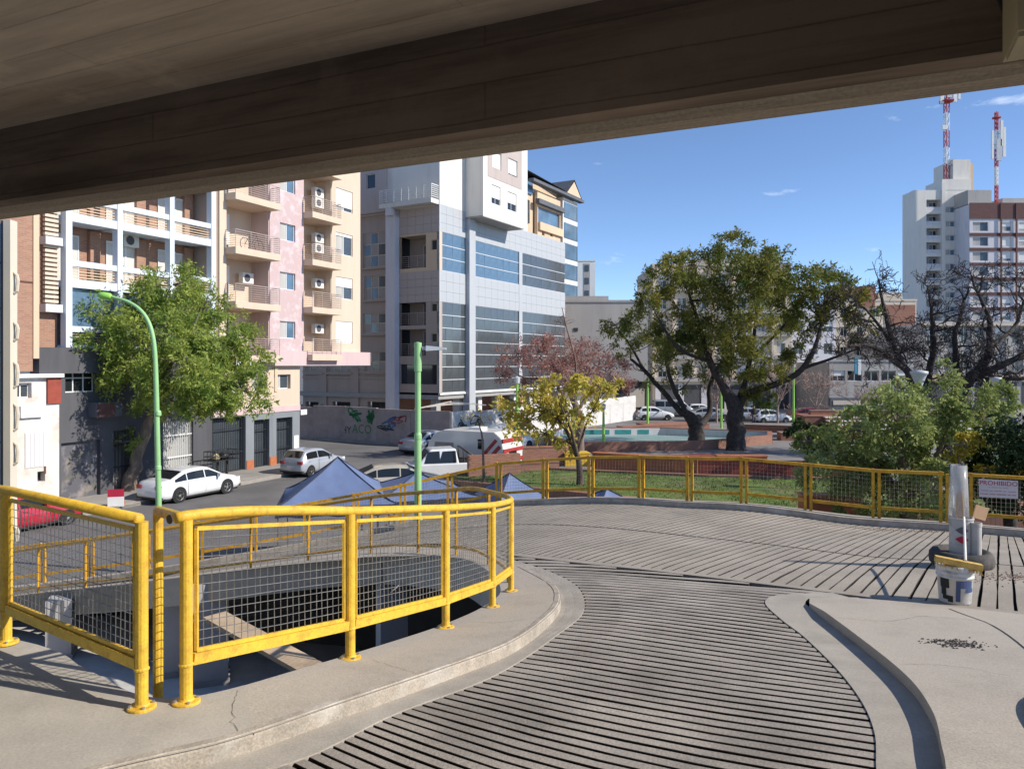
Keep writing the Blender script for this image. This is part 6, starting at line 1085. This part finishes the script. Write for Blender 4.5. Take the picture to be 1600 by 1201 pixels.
def car(name, label, kind, paint_, loc, heading, group='parked cars', detail=True, z=G0-.018):
    c = CARS[kind]; L, W = c['L'], c['W']; h = math.radians(90-heading); t = thing(name, label, 'car', (loc[0], loc[1], z), h, group)
    def prof(x):
        tp = interp(x, c['top']); bl = min(interp(x, c['belt']), tp-.03); g = min(max((tp-bl)/.5, 0), 1); e = max(0, 1-min(x, L-x)/.55); w_ = W/2*(1-.16*e*e); wt = w_*(.95-.19*g); zb = .20+.1*max(0, 1-min(x, L-x)/.25); return tp, bl, w_, wt, zb
    N = 44; xs = [L*(.5-.5*math.cos(math.pi*(i+.0)/N)) if False else L*i/N for i in range(N+1)]; xs[0] = .004; xs[-1] = L-.004; R = []
    for x in xs:
        tp, bl, w_, wt, zb = prof(x); half = [(w_*.84, zb), (w_*.96, zb+.08), (w_, .42), (w_*1.0, .6), (w_*.975, bl-.02), (w_*.955, bl), (wt+(w_*.955-wt)*.12, tp-.07), (wt*.93, tp-.02), (wt*.55, tp+.004), (0, tp+.012)]
        half = [(y, max(zz_, zb) if i < 4 else max(zz_, zb+.1)) for i, (y, zz_) in enumerate(half)]; half = [(y, min(zz_, tp+.012)) for y, zz_ in half]
        R.append([(x-L/2, y, zz_) for y, zz_ in half]+[(x-L/2, -y, zz_) for y, zz_ in reversed(half[:-1])])
    mb = MB(); m = len(R[0]); mb.add([p for r in R for p in r], [(i*m+j, (i+1)*m+j, (i+1)*m+j+1, i*m+j+1) for i in range(N) for j in range(m-1)]+[tuple(range(m)), tuple(N*m+j for j in reversed(range(m)))]); body = mb.build('body', X[paint_], t, smooth=True)
    mb = MB(); mb.box(-L/2+.25, L/2-.25, -W/2+.1, W/2-.1, .15, .45); mb.build('underside', X['plastic_black'], t)
    for sgn in (1, -1):                                                    # side windows
        for (x0, x1) in c['side']:
            mb = MB(); vs = []; n = 8
            for i in range(n+1):
                x = x0+(x1-x0)*i/n; tp, bl, w_, wt, zb = prof(x); hh = tp-bl
                for f in (.1, .86): y = (w_*.955)*(1-f)+(wt+(w_*.955-wt)*.12)*f; vs.append((x-L/2, sgn*(y+.008), bl+(hh-.07)*f))
            mb.add(vs, [(2*i, 2*i+1, 2*i+3, 2*i+2) for i in range(n)]); mb.build('side_window', X['carglass'], t, smooth=True)
    for nm, (x0, x1) in (('windscreen', c['ws']), ('rear_window', c['rw'])):
        mb = MB(); vs = []; n = 6; k = 6
        for i in range(n+1):
            x = x0+(x1-x0)*i/n; tp, bl, w_, wt, zb = prof(x)
            for j in range(k+1): f = -1+2*j/k; vs.append((x-L/2+(.012 if nm == 'windscreen' else -.012), f*wt*.86, tp+.016-.012*f*f*1.2))
        mb.add(vs, [(i*(k+1)+j, i*(k+1)+j+1, (i+1)*(k+1)+j+1, (i+1)*(k+1)+j) for i in range(n) for j in range(k)]); mb.build(nm, X['carglass'], t, smooth=True)
    for sgn in (1, -1):                                                    # door gaps
        mb = MB()
        for x in [c['side'][0][1]+.02]+[s_[1]+.03 for s_ in c['side'][1:]]+([c['side'][1][0]-.0] if len(c['side']) > 1 else []):
            for z0, z1 in ((.3, .42), (.42, .6), (.6, interp(x, c['belt'])-.03)):
                def yy(zq): tp, bl, w_, wt, zb = prof(x); return float(np.interp(zq, [zb, zb+.08, .42, .6, bl-.02], [w_*.84, w_*.96, w_, w_, w_*.975]))+.003
                mb.add([(x-L/2-.006, sgn*yy(z0), z0), (x-L/2+.006, sgn*yy(z0), z0), (x-L/2+.006, sgn*yy(z1), z1), (x-L/2-.006, sgn*yy(z1), z1)], [(0, 1, 2, 3)])
        mb.build('door_gap', X['plastic_black'], t)
    r = c['r']
    for x in c['wheels']:
        for sgn in (1, -1):
            y = sgn*(W/2-.10); M = Matrix.Translation((x-L/2, y, r)) @ Matrix.Rotation(-sgn*math.pi/2, 4, 'X'); mb = MB(); mb.lathe([(r*1.16, -.09), (r*1.16, .108)], 20, Matrix.Translation((0, 0, r*.08)) @ M); mb.build('wheel_gap_shade', X['plastic_black'], t)  # black disc paints the shade in the gap round the wheel
            wh = MB(); wh.lathe([(r*.62, -.1), (r*.95, -.1), (r, -.06), (r, .07), (r*.95, .112), (r*.64, .118)], 20, M); tyo = wh.build('tyre', X['tyre'], t, smooth=False)
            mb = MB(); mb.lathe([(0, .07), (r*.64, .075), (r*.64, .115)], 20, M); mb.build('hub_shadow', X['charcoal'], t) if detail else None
            mb = MB(); mb.lathe([(r*.55, .1), (r*.65, .124), (r*.65, .1)], 20, M); mb.lathe([(0, .122), (r*.16, .118), (r*.17, .09)], 10, M)
            for a in range(5):
                q = Matrix.Rotation(a*2*math.pi/5, 4, 'Z'); mb.box(-r*.09, r*.09, r*.1, r*.6, .095, .118, M @ q)
            mb.build('rim', X['rim'], t)
    fx = L/2; tz = interp(.05, c['top'])
    for sgn in (1, -1):
        mb = MB(); mb.box(-fx+.0, -fx+.16, min(sgn*W*.26, sgn*W*.44), max(sgn*W*.26, sgn*W*.44), tz-.24, tz-.08); mb.build('tail_light', X['taillight'], t)
        mb = MB(); mb.box(fx-.42, fx-.07, min(sgn*W*.24, sgn*W*.43), max(sgn*W*.24, sgn*W*.43), .60, .74); mb.build('headlight', X['headlight'], t)
        xm = c['side'][-1][1]-.32-L/2; mb = MB(); mb.box(xm, xm+.12, min(sgn*W*.5, sgn*W*.62), max(sgn*W*.5, sgn*W*.62), interp(xm+L/2, c['belt'])-.0, interp(xm+L/2, c['belt'])+.14); mb.build('wing_mirror', X[paint_], t)
        if detail:
            for (x0, x1) in c['side'][-2:]: mb = MB(); mb.bar((x0-L/2+.08, sgn*(W/2*.985), .8), (x0-L/2+.28, sgn*(W/2*.985), .8), .03); mb.build('door_handle', X[paint_], t)
    mb = MB(); mb.box(-fx-.012, -fx+.05, -.22, .22, .5, .62); mb.build('number_plate', X['plate'], t); mb = MB(); mb.box(-fx-.0, -fx+.2, -W*.44, W*.44, .26, .34); mb.box(fx-.2, fx+.0, -W*.4, W*.4, .26, .36); mb.build('bumper_trim', X['plastic_black'], t)
    return t
def by_wheel(px, py, kind, heading, which=0):                             # right-hand wheel standing at a pixel
    c = CARS[kind]; g = gnd(px, py); a = math.radians(heading); hv = Vector((math.sin(a), math.cos(a))); rv = Vector((hv.y, -hv.x)); q = Vector((g.x, g.y))-hv*(c['wheels'][which]-c['L']/2)-rv*(c['W']/2-.1); return (q.x, q.y)
car('car', 'white sedan parked by the pavement behind the curved green lamp', 'sedan', 'car_white', by_wheel(277, 785, 'sedan', 27), 27).scale = (.93,)*3
car('car', 'silver hatchback parked before the grey ground floor of the pink building', 'hatch', 'car_silver', by_wheel(484, 744, 'hatch', 24), 24)
car('car', 'red car seen through the mesh of the left railing panel', 'hatch', 'car_red', by_wheel(107, 818, 'hatch', 27, 1), 27).scale = (.95, .95, .9)
car('car', 'beige car half hidden behind the blue tents', 'sedan', 'car_beige', (-5.2, 33.6), 75)
car('car', 'white car with only its bonnet showing behind the largest tent', 'sedan', 'car_white', (-6.6, 30.4), 75)
car('car', 'pale blue sedan parked at the graffiti wall', 'sedan', 'car_silver', (-5.6, 50.4), 28)
car('car', 'dark estate parked right of the pale blue sedan', 'suv', 'car_navy', (-3.1, 50.2), 28)
car('car', 'white van behind the caravan roof', 'van', 'car_white', (-.4, 50.0), 35)
car('car', 'small white hatchback at the end of the white hoarding', 'hatch', 'car_white', (15.1, 79), 90)
car('car', 'silver van parked across the far street behind the white hatchback', 'van', 'car_grey', (18.0, 83.8), 95)
car('car', 'white car parked behind the forked trunk on the far street', 'hatch', 'car_white', (21.5, 84), 95, detail=False)
car('car', 'greenish grey car seen between the two big trunks', 'sedan', 'car_grey', (20.4, 77.6), 88)
car('car', 'silver car just right of the greenish grey one', 'hatch', 'car_silver', (24.8, 77.5), 90)
car('car', 'white car right of the thick trunk on the far street', 'hatch', 'car_white', (25.8, 74.6), 80)
car('car', 'dark maroon car behind the brick parapet', 'sedan', 'car_maroon', (30.6, 76.5), 90)
car('car', 'white van behind the big green shrub at right', 'van', 'car_white', (33.5, 58), 95)
car('car', 'blue van under the bare trees at far right', 'van', 'car_navy', (44.5, 70), 95)
# pick-up with roll bar
pk = thing('pickup_truck', 'silver-white double cab pickup with black roll bar beside the caravan', 'pickup', (-3.5, 37.2, G0-.018), math.radians(195), 'parked cars')
mb = MB(); mb.prism([(-2.5, .5), (2.5, .45), (2.5, .85), (1.25, 1.05), (-2.5, 1.08)], -.86, .86, Matrix.Rotation(math.pi/2, 4, 'X')); mb.build('body', X['car_white'], pk)
mb = MB(); v8 = [(-.75, .84, 1.0), (1.3, .84, 1.0), (.65, .68, 1.74), (-.6, .68, 1.76)]; v8 += [(x, -y, zz_) for x, y, zz_ in v8]; mb.add(v8, [(0, 1, 2, 3), (7, 6, 5, 4), (0, 3, 7, 4), (1, 5, 6, 2), (3, 2, 6, 7), (0, 4, 5, 1)]); mb.build('cab', X['car_white'], pk)
for sgn in (1, -1):
    for x0, x1 in ((-.6, .12), (.2, .85)): mb = MB(); mb.add([(x0, sgn*.845, 1.1), (x1+.12, sgn*.845, 1.1), (x1-.05, sgn*.715, 1.64), (x0+.02, sgn*.715, 1.66)], [(0, 1, 2, 3)]); mb.build('side_window', X['carglass'], pk)
mb = MB(); mb.add([(1.29, .7, 1.06), (1.29, -.7, 1.06), (.73, -.6, 1.67), (.73, .6, 1.67)], [(0, 1, 2, 3)]); mb.build('windscreen', X['carglass'], pk); mb = MB(); mb.add([(-.76, .7, 1.1), (-.76, -.7, 1.1), (-.65, -.6, 1.66), (-.65, .6, 1.66)], [(0, 1, 2, 3)]); mb.build('rear_window', X['carglass'], pk)
mb = MB(); mb.box(-2.45, -.8, -.75, .75, 1.082, 1.10); mb.build('load_cover', X['plastic_black'], pk)
mb = MB()
for sgn in (1, -1): mb.tube([(-1.0, sgn*.7, 1.08), (-.95, sgn*.62, 1.75), (-1.6, sgn*.66, 1.3), (-2.0, sgn*.7, 1.08)], .04, 6)
mb.tube([(-.95, -.62, 1.75), (-.95, .62, 1.75)], .04, 6); mb.build('roll_bar', X['blackmetal'], pk)
for x in (-1.6, 1.6):
    for sgn in (1, -1): M = Matrix.Translation((x, sgn*.76, .36)) @ Matrix.Rotation(-sgn*math.pi/2, 4, 'X'); mb = MB(); mb.lathe([(.2, -.1), (.34, -.1), (.36, 0), (.34, .11), (.2, .12)], 18, M); mb.build('tyre', X['tyre'], pk); mb = MB(); mb.lathe([(0, .1), (.22, .11)], 12, M); mb.build('rim', X['rim'], pk)
# caravan
cv = thing('caravan', 'white caravan with slanting red stripes parked at the plaza edge', 'caravan', (-1.9, 39.2, G0-.018), math.radians(-28))
prof = [(-2.3, .45), (2.0, .45), (2.2, .6), (2.25, 1.5), (2.1, 2.2), (1.7, 2.5), (-1.3, 2.5), (-1.9, 2.3), (-2.3, 1.7), (-2.45, 1.0)]
mb = MB(); mb.prism(prof, -1.05, 1.05, Matrix.Rotation(math.pi/2, 4, 'X')); mb.build('shell', X['caravan'], cv)
def side_poly(pts, m_, nm, y=-1.062): mb = MB(); mb.add([(x, y, zz_) for x, zz_ in pts], [tuple(range(len(pts)))]); return mb.build(nm, X[m_], cv)
side_poly([(-2.2, .95), (.6, .95), (.6, 1.12), (-2.25, 1.12)], 'redstripe', 'stripe'); side_poly([(.6, .95), (.85, .95), (1.9, 2.05), (1.75, 2.15)], 'redstripe', 'stripe'); side_poly([(1.0, .85), (1.25, .85), (2.1, 1.72), (1.95, 1.85)], 'redstripe', 'stripe')
side_poly([(-1.9, 1.5), (-.7, 1.5), (-.7, 1.85), (-1.85, 1.85)], 'glass_tan_reflect', 'window'); side_poly([(.75, 1.6), (1.1, 1.6), (1.1, 2.1), (.75, 2.1)], 'carglass', 'window')
for zz_ in (.95, 1.45, 1.95): mb = MB(); mb.box(2.2 if zz_ < 1.9 else 2.12, 2.262 if zz_ < 1.9 else 2.2, -1.03, 1.03, zz_, zz_+.2); mb.build('stripe', X['redstripe'], cv)
mb = MB(); mb.box(2.24, 2.27, -.5, .3, 1.2, 1.5); mb.build('window', X['carglass'], cv); mb = MB(); mb.box(-.2, .5, -.35, .35, 2.5, 2.62); mb.build('roof_vent', X['white'], cv)
for sgn in (1, -1): mb = MB(); M = Matrix.Translation((0, sgn*.95, .32)) @ Matrix.Rotation(math.pi/2, 4, 'X'); mb.lathe([(0, -.09), (.32, -.09), (.32, .09), (0, .09)], 16, M); mb.build('wheel', X['tyre'], cv)
# ================================================================ market tents
def tent(label, px, py, d, w_, H, rot, eave=2.05):
    p = at(px, py, d); t = thing('gazebo_tent', label, 'tent', (p.x, p.y, G0), math.radians(rot), 'blue tents below the ramp'); n = 10; ap = H
    mb = MB(); k = 8
    for q in range(4):
        c, s_ = math.cos(q*math.pi/2), math.sin(q*math.pi/2); vs = []
        for i in range(n+1):
            f = i/n; hw = w_/2*(1-f); zz_ = eave+(ap-eave)*(f**1.35*.7+f*.3)
            for j in range(k+1): y = -hw+2*hw*j/k; sag = -.11*math.sin(math.pi*j/k)*(1-f)+.028*math.sin(j*2.3+i*1.1+q)*(1-f); x = hw; vs.append((x*c-y*s_, x*s_+y*c, zz_+sag))
        mb.add(vs, [(i*(k+1)+j, i*(k+1)+j+1, (i+1)*(k+1)+j+1, (i+1)*(k+1)+j) for i in range(n) for j in range(k)])
    mb.build('canopy', X['tentblue'], t, smooth=True)
    for q in range(4):
        c, s_ = math.cos(q*math.pi/2), math.sin(q*math.pi/2); mb = MB(); mb.tube([((w_/2*(1-i/n))*(c-s_), (w_/2*(1-i/n))*(s_+c), eave+(ap-eave)*((i/n)**1.35*.7+i/n*.3)+.012) for i in range(n+1)], .016, 5); mb.build('seam', X['tentdark'], t)
    for q in range(4):
        c, s_ = math.cos(q*math.pi/2), math.sin(q*math.pi/2); mb = MB(); h = w_/2+.004; M = Matrix(((c, -s_, 0, 0), (s_, c, 0, 0), (0, 0, 1, 0), (0, 0, 0, 1))); mb.add([M @ Vector((h, -h+2*h*j/12, eave-.27*i+.03*math.sin(j*1.7)*i)) for i in (0, 1) for j in range(13)], [(j, j+1, 14+j, 13+j) for j in range(12)]); mb.build('valance', X['tentdark'], t)
        mb = MB(); mb.bar((c*w_*.48-s_*w_*.48, s_*w_*.48+c*w_*.48, 0), (c*w_*.48-s_*w_*.48, s_*w_*.48+c*w_*.48, eave), .04); mb.build('leg', X['steel'], t)
    return t
tent('largest blue gazebo tent, left behind the ramp railing', 528, 780, 21.8, 3.2, 3.18, 12)
tent('blue gazebo tent behind the straight green lamp post', 652, 780, 22.6, 3.0, 2.62, 20)
tent('blue gazebo tent with a thin tip before the brick edging', 796, 780, 22.4, 2.1, 2.62, 30, 1.85)
tent('blue tent of which only the tip shows under the railing', 948, 790, 23.2, 2.0, 2.02, 25, 1.5)
for o in list(pk.children)+[c for c in cv.children if c.name.startswith('shell')]:
    if o.name.split('.')[0] in ('body', 'cab', 'shell'):
        b_ = o.modifiers.new('bevel', 'BEVEL'); b_.width = .07; b_.segments = 3; b_.limit_method = 'ANGLE'
# ================================================================ lamps and street furniture
def lamp_pole(t, pts, r, m, nm='pole'): mb = MB(); mb.tube(catmull(pts, 5), r, 10); return mb.build(nm, X[m], t, smooth=True)
d = 21.0; b = at(249, 897, d); t = thing('street_lamp', 'tall pale green street lamp with a curved swan-neck arm', 'lamp', (b.x, b.y, G0)); Q = lambda px, py: at(px, py, d)-Vector((b.x, b.y, G0))
pp = [Q(249, 897), Q(248, 790), Q(246, 690), Q(244, 600), Q(241, 540), Q(233, 505), Q(218, 483), Q(197, 470), Q(172, 463)]; n = (len(pp)-1)*5+1; lamp_pole(t, pp, list(np.linspace(.085, .036, n)), 'greenpole')
for py in (650, 735): mb = MB(); q = Q(247, py); mb.lathe([(.07, 0), (.088, .03), (.084, .12), (.066, .16)], 12, Matrix.Translation(q)); mb.build('collar', X['greenpole'], t)
mb = MB(); q = Q(172, 463); M = Matrix.Translation(q) @ Matrix.Rotation(math.radians(8), 4, 'Y'); mb.lathe([(0, -.36), (.06, -.34), (.1, -.2), (.09, .0), (.045, .05)], 12, M @ Matrix.Rotation(math.pi/2, 4, 'Y')); mb.build('lantern', X['greenlime'], t, smooth=True)
d = 18.1; b = at(653, 800, d); bz = zf(b.x, b.y)+.14; t = thing('street_lamp', 'straight green lamp post with a flat grey head beside the ramp', 'lamp', (b.x, b.y, bz)); H = EYE+(HY-534)/FPX*d-bz
mb = MB(); mb.lathe([(.125, 0), (.125, .02), (.086, .03), (.086, H*.45), (.094, H*.455), (.094, H*.475), (.072, H*.49), (.072, H-.72), (.09, H-.71), (.09, H-.02), (.0, H)], 20); mb.build('pole', X['greenpole'], t)
mb = MB(); mb.box(.1, .2, -.05, .05, H-.2, H-.12); mb.build('spigot', X['lampgrey'], t); mb = MB(); mb.add([(.2, -.12, H-.22), (.68, -.14, H-.19), (.68, .14, H-.19), (.2, .12, H-.22), (.2, -.08, H-.09), (.68, -.12, H-.14), (.68, .12, H-.14), (.2, .08, H-.09)], [(0, 3, 2, 1), (4, 5, 6, 7), (0, 1, 5, 4), (1, 2, 6, 5), (2, 3, 7, 6), (3, 0, 4, 7)]); mb.build('lamp_head', X['lampgrey'], t)
for px, pyb, pyt, d, lab in ((808, 735, 600, 41, 'thin green lamp post beside the caravan'), (1012, 672, 588, 66, 'thin lime-green lamp post by the small white hatchback'), (1127, 668, 590, 67, 'thin green lamp post between the two big trunks'), (1240, 662, 575, 67, 'thin green lamp post left of the pinkish bare tree'), (900, 700, 610, 55, 'thin green lamp post before the fountain basin'), (943, 705, 640, 51, 'short green post at the near side of the basin')):
    b = at(px, pyb, d); t = thing('street_lamp', lab, 'lamp', (b.x, b.y, G0+.13), 0, 'thin green lamp posts of the plaza'); H = EYE+(HY-pyt)/FPX*d-G0-.13; mb = MB(); mb.lathe([(.13, 0), (.11, .1), (.09, H*.6), (.07, H)], 10); mb.build('pole', X['greenlime'], t); mb = MB(); mb.lathe([(.05, H), (.14, H+.05), (.16, H+.35), (0, H+.45)], 10); mb.build('lantern', X['lampgrey'], t)
for px, py, w_, d, lab in ((1436, 580, 24, 30, 'large goblet-shaped grey plaza lamp behind the shrub'), (1556, 590, 16, 42, 'smaller dark goblet plaza lamp at right'), (1576, 589, 12, 46, 'smallest white goblet plaza lamp at right')):
    b = at(px, py, d); R = w_/2/FPX*d; t = thing('plaza_lamp', lab, 'lamp', (b.x, b.y, G0+.13), 0, 'goblet plaza lamps'); zt = b.z-G0-.13; mb = MB(); mb.lathe([(.08, 0), (.055, .3), (.055, zt-R*3)], 12); mb.build('pole', X['greenpole'], t); mb = MB(); mb.lathe([(.06, zt-R*3), (R*.35, zt-R*2), (R*.75, zt-R*.9), (R*.98, zt-.12), (R*1.08, zt-.1), (R*1.08, zt), (0, zt+.05)], 20); mb.build('goblet', X['lampgrey'], t, smooth=True)
# hanging vertical sign, left edge
d = 7.0; b = at(14, 845, d); t = thing('vertical_sign', 'tall cream-framed sign with raised letters seen edge-on at the left border', 'sign', (b.x, b.y, b.z)); H = (845-345)/FPX*d
mb = MB(); mb.box(-.02, .045, -.05, .05, 0, H); mb.build('frame_post', plain('signcream', (.62, .56, .46), .6, var=.05) or X['signcream'], t); mb = MB(); mb.box(-.22, -.024, .02, .05, .35, H-.02); mb.build('panel', plain('signpale', (.55, .62, .68), .5, var=.05) or X['signpale'], t); mb = MB(); mb.box(-.06, -.022, -.03, .018, .3, H); mb.build('edge_strip', X['slate'], t)
for i, (py0, py1) in enumerate(((425, 458), (503, 532), (565, 605), (630, 672), (690, 725), (820, 848))):
    z0 = (845-py1)/FPX*d; z1 = (845-py0)/FPX*d; mb = MB(); mb.tube([(.045, -.0, z1), (.075, 0, z1-.03), (.085, 0, (z0+z1)/2+.02), (.075, 0, z0+.02), (.05, 0, z0)], .014, 6); mb.build('letter_edge', X['signcream'], t)
for i in range(6): mb = MB(); mb.bar((-.2, .015, .5+i*.42), (-.06, .015, .5+i*.42), .012); mb.build('fixing', X['slate'], t)
# rubbish basket, small A-board, green box
g = Vector((*fa(-7.2, 1.2), G0+.12)); t = thing('rubbish_basket', 'black raised metal rubbish basket with bags on the pavement', 'bin', tuple(g), math.radians(65)); mb = MB()
for x in (-.25, .35): mb.bar((x, 0, 0), (x, 0, .95), .09)
mb.build('post', X['blackmetal'], t); mb = MB()
for zz_ in (.95, 1.15, 1.4):
    for p, q in (((-.75, -.4), (.8, -.4)), ((.8, -.4), (.8, .4)), ((.8, .4), (-.75, .4)), ((-.75, .4), (-.75, -.4))): mb.bar((*p, zz_), (*q, zz_), .035)
for x in np.linspace(-.75, .8, 8):
    for y in (-.4, .4): mb.bar((x, y, .95), (x, y, 1.4), .02)
mb.box(-.75, .8, -.4, .4, .94, .955); mb.build('basket', X['blackmetal'], t)
for x, y, r_, nm, lab in ((.15, 0, .27, 'blackmetal', 'black rubbish bag heaped in the raised basket'), (-.3, .05, .2, 'boxcream', 'small pale rubbish bag in the raised basket')):
    mb = MB(); prof = [(0, 0), (r_*.9, .02), (r_, r_*.5), (r_*.8, r_*1.1), (r_*.25, r_*1.5), (.0, r_*1.7)]; mb.lathe([(a_*(1+RNG.normal(0, .04)), z_) for a_, z_ in prof], 10); q = Matrix.Rotation(math.radians(65), 4, 'Z') @ Vector((x, y, .96)); o = mb.build('rubbish_bag', X[nm], None, tuple(g+q), smooth=True); tag(o, lab, 'bag', 'rubbish bags')
g = gnd(181, 795); t = thing('notice_board', 'small red and white notice standing on the street side', 'sign', tuple(g), .3); mb = MB(); mb.box(-.3, .3, -.02, .02, .1, .5); mb.build('white_panel', X['white'], t); mb = MB(); mb.box(-.3, .3, -.025, .022, .503, .8); mb.build('red_panel', X['signred'], t)
for x in (-.25, .25): mb = MB(); mb.bar((x, .03, 0), (x, .03, .8), .03); mb.build('leg', X['steel'], t)
mb = MB(); mb.lathe([(.12, .0), (.1, .02), (.02, .28), (0, .28)], 10); o = mb.build('traffic_cone', X['orange'], None, (g.x+.15, g.y+.4, G0)); tag(o, 'orange cone top behind the red and white notice', 'cone')
g = at(1346, 655, 74); t = thing('green_container', 'bright green metal container box on the far pavement', 'container', (g.x, g.y, G0+.13)); mb = MB(); mb.box(-1.15, 1.15, -.6, .6, 0, 1.5); mb.build('box', X['greenlime'], t); mb = MB(); mb.box(-1.2, 1.2, -.65, .65, 1.5, 1.58); mb.build('lid', X['greenpole'], t)
for x in (-1.0, -.33, .33, 1.0): mb = MB(); mb.box(x-.04, x+.04, -.64, -.6, .05, 1.48); mb.build('rib', X['greenlime'], t)
# one walker on the far pavement
g = at(1178, 662, 72); t = thing('person', 'person in dark jacket and jeans standing by the white car', 'person', (g.x, g.y, G0+.13))
me = bpy.data.meshes.new('body'); J = {'hip': (0, 0, .92, .15), 'chest': (0, 0, 1.3, .17), 'neck': (0, 0, 1.48, .06), 'head': (0, -.02, 1.6, .095), 'top': (0, -.01, 1.7, .08), 'ls': (-.19, 0, 1.4, .075), 'le': (-.24, .02, 1.12, .055), 'lh': (-.22, -.08, .88, .04), 'rs': (.19, 0, 1.4, .075), 're': (.24, .02, 1.12, .055), 'rh': (.22, -.08, .88, .04), 'lk': (-.1, -.02, .5, .075), 'la': (-.1, .02, .08, .05), 'lt': (-.1, -.14, .04, .04), 'rk': (.1, -.04, .5, .075), 'ra': (.12, .02, .08, .05), 'rt': (.12, -.14, .04, .04)}
nm = list(J); E_ = [('hip', 'chest'), ('chest', 'neck'), ('neck', 'head'), ('head', 'top'), ('chest', 'ls'), ('ls', 'le'), ('le', 'lh'), ('chest', 'rs'), ('rs', 're'), ('re', 'rh'), ('hip', 'lk'), ('lk', 'la'), ('la', 'lt'), ('hip', 'rk'), ('rk', 'ra'), ('ra', 'rt')]
me.from_pydata([J[k][:3] for k in nm], [(nm.index(a), nm.index(b)) for a, b in E_], []); o = bpy.data.objects.new('body', me); link(o, t); sk = o.modifiers.new('skin', 'SKIN'); o.modifiers.new('sub', 'SUBSURF').levels = 1
for i, k in enumerate(nm): me.skin_vertices[0].data[i].radius = (J[k][3], J[k][3])
me.skin_vertices[0].data[0].use_root = True; plain('skin', (.45, .29, .21), .6); plain('jacket', (.03, .035, .05), .8); plain('jeans', (.06, .08, .14), .8); plain('hair', (.02, .015, .012), .7); me.materials.append(X['skin'])
mb = MB(); mb.lathe([(.2, .88), (.21, 1.1), (.235, 1.38), (.16, 1.47), (.09, 1.5)], 14, Matrix.Scale(.75, 4, (0, 1, 0))); [mb.tube([(s_*.2, 0, 1.41), (s_*.26, .02, 1.12), (s_*.235, -.07, .93)], [.085, .07, .055], 8) for s_ in (1, -1)]; mb.build('jacket', X['jacket'], t, smooth=True)
mb = MB(); [mb.tube([(s_*.09, 0, .95), (s_*.1, -.03, .5), (s_*.11, .02, .08)], [.12, .095, .075], 8) for s_ in (1, -1)]; mb.build('jeans', X['jeans'], t, smooth=True); mb = MB(); mb.lathe([(.1, 1.6), (.108, 1.66), (.08, 1.73), (0, 1.755)], 12, Matrix.Translation((0, .015, 0))); mb.build('hair', X['hair'], t, smooth=True)
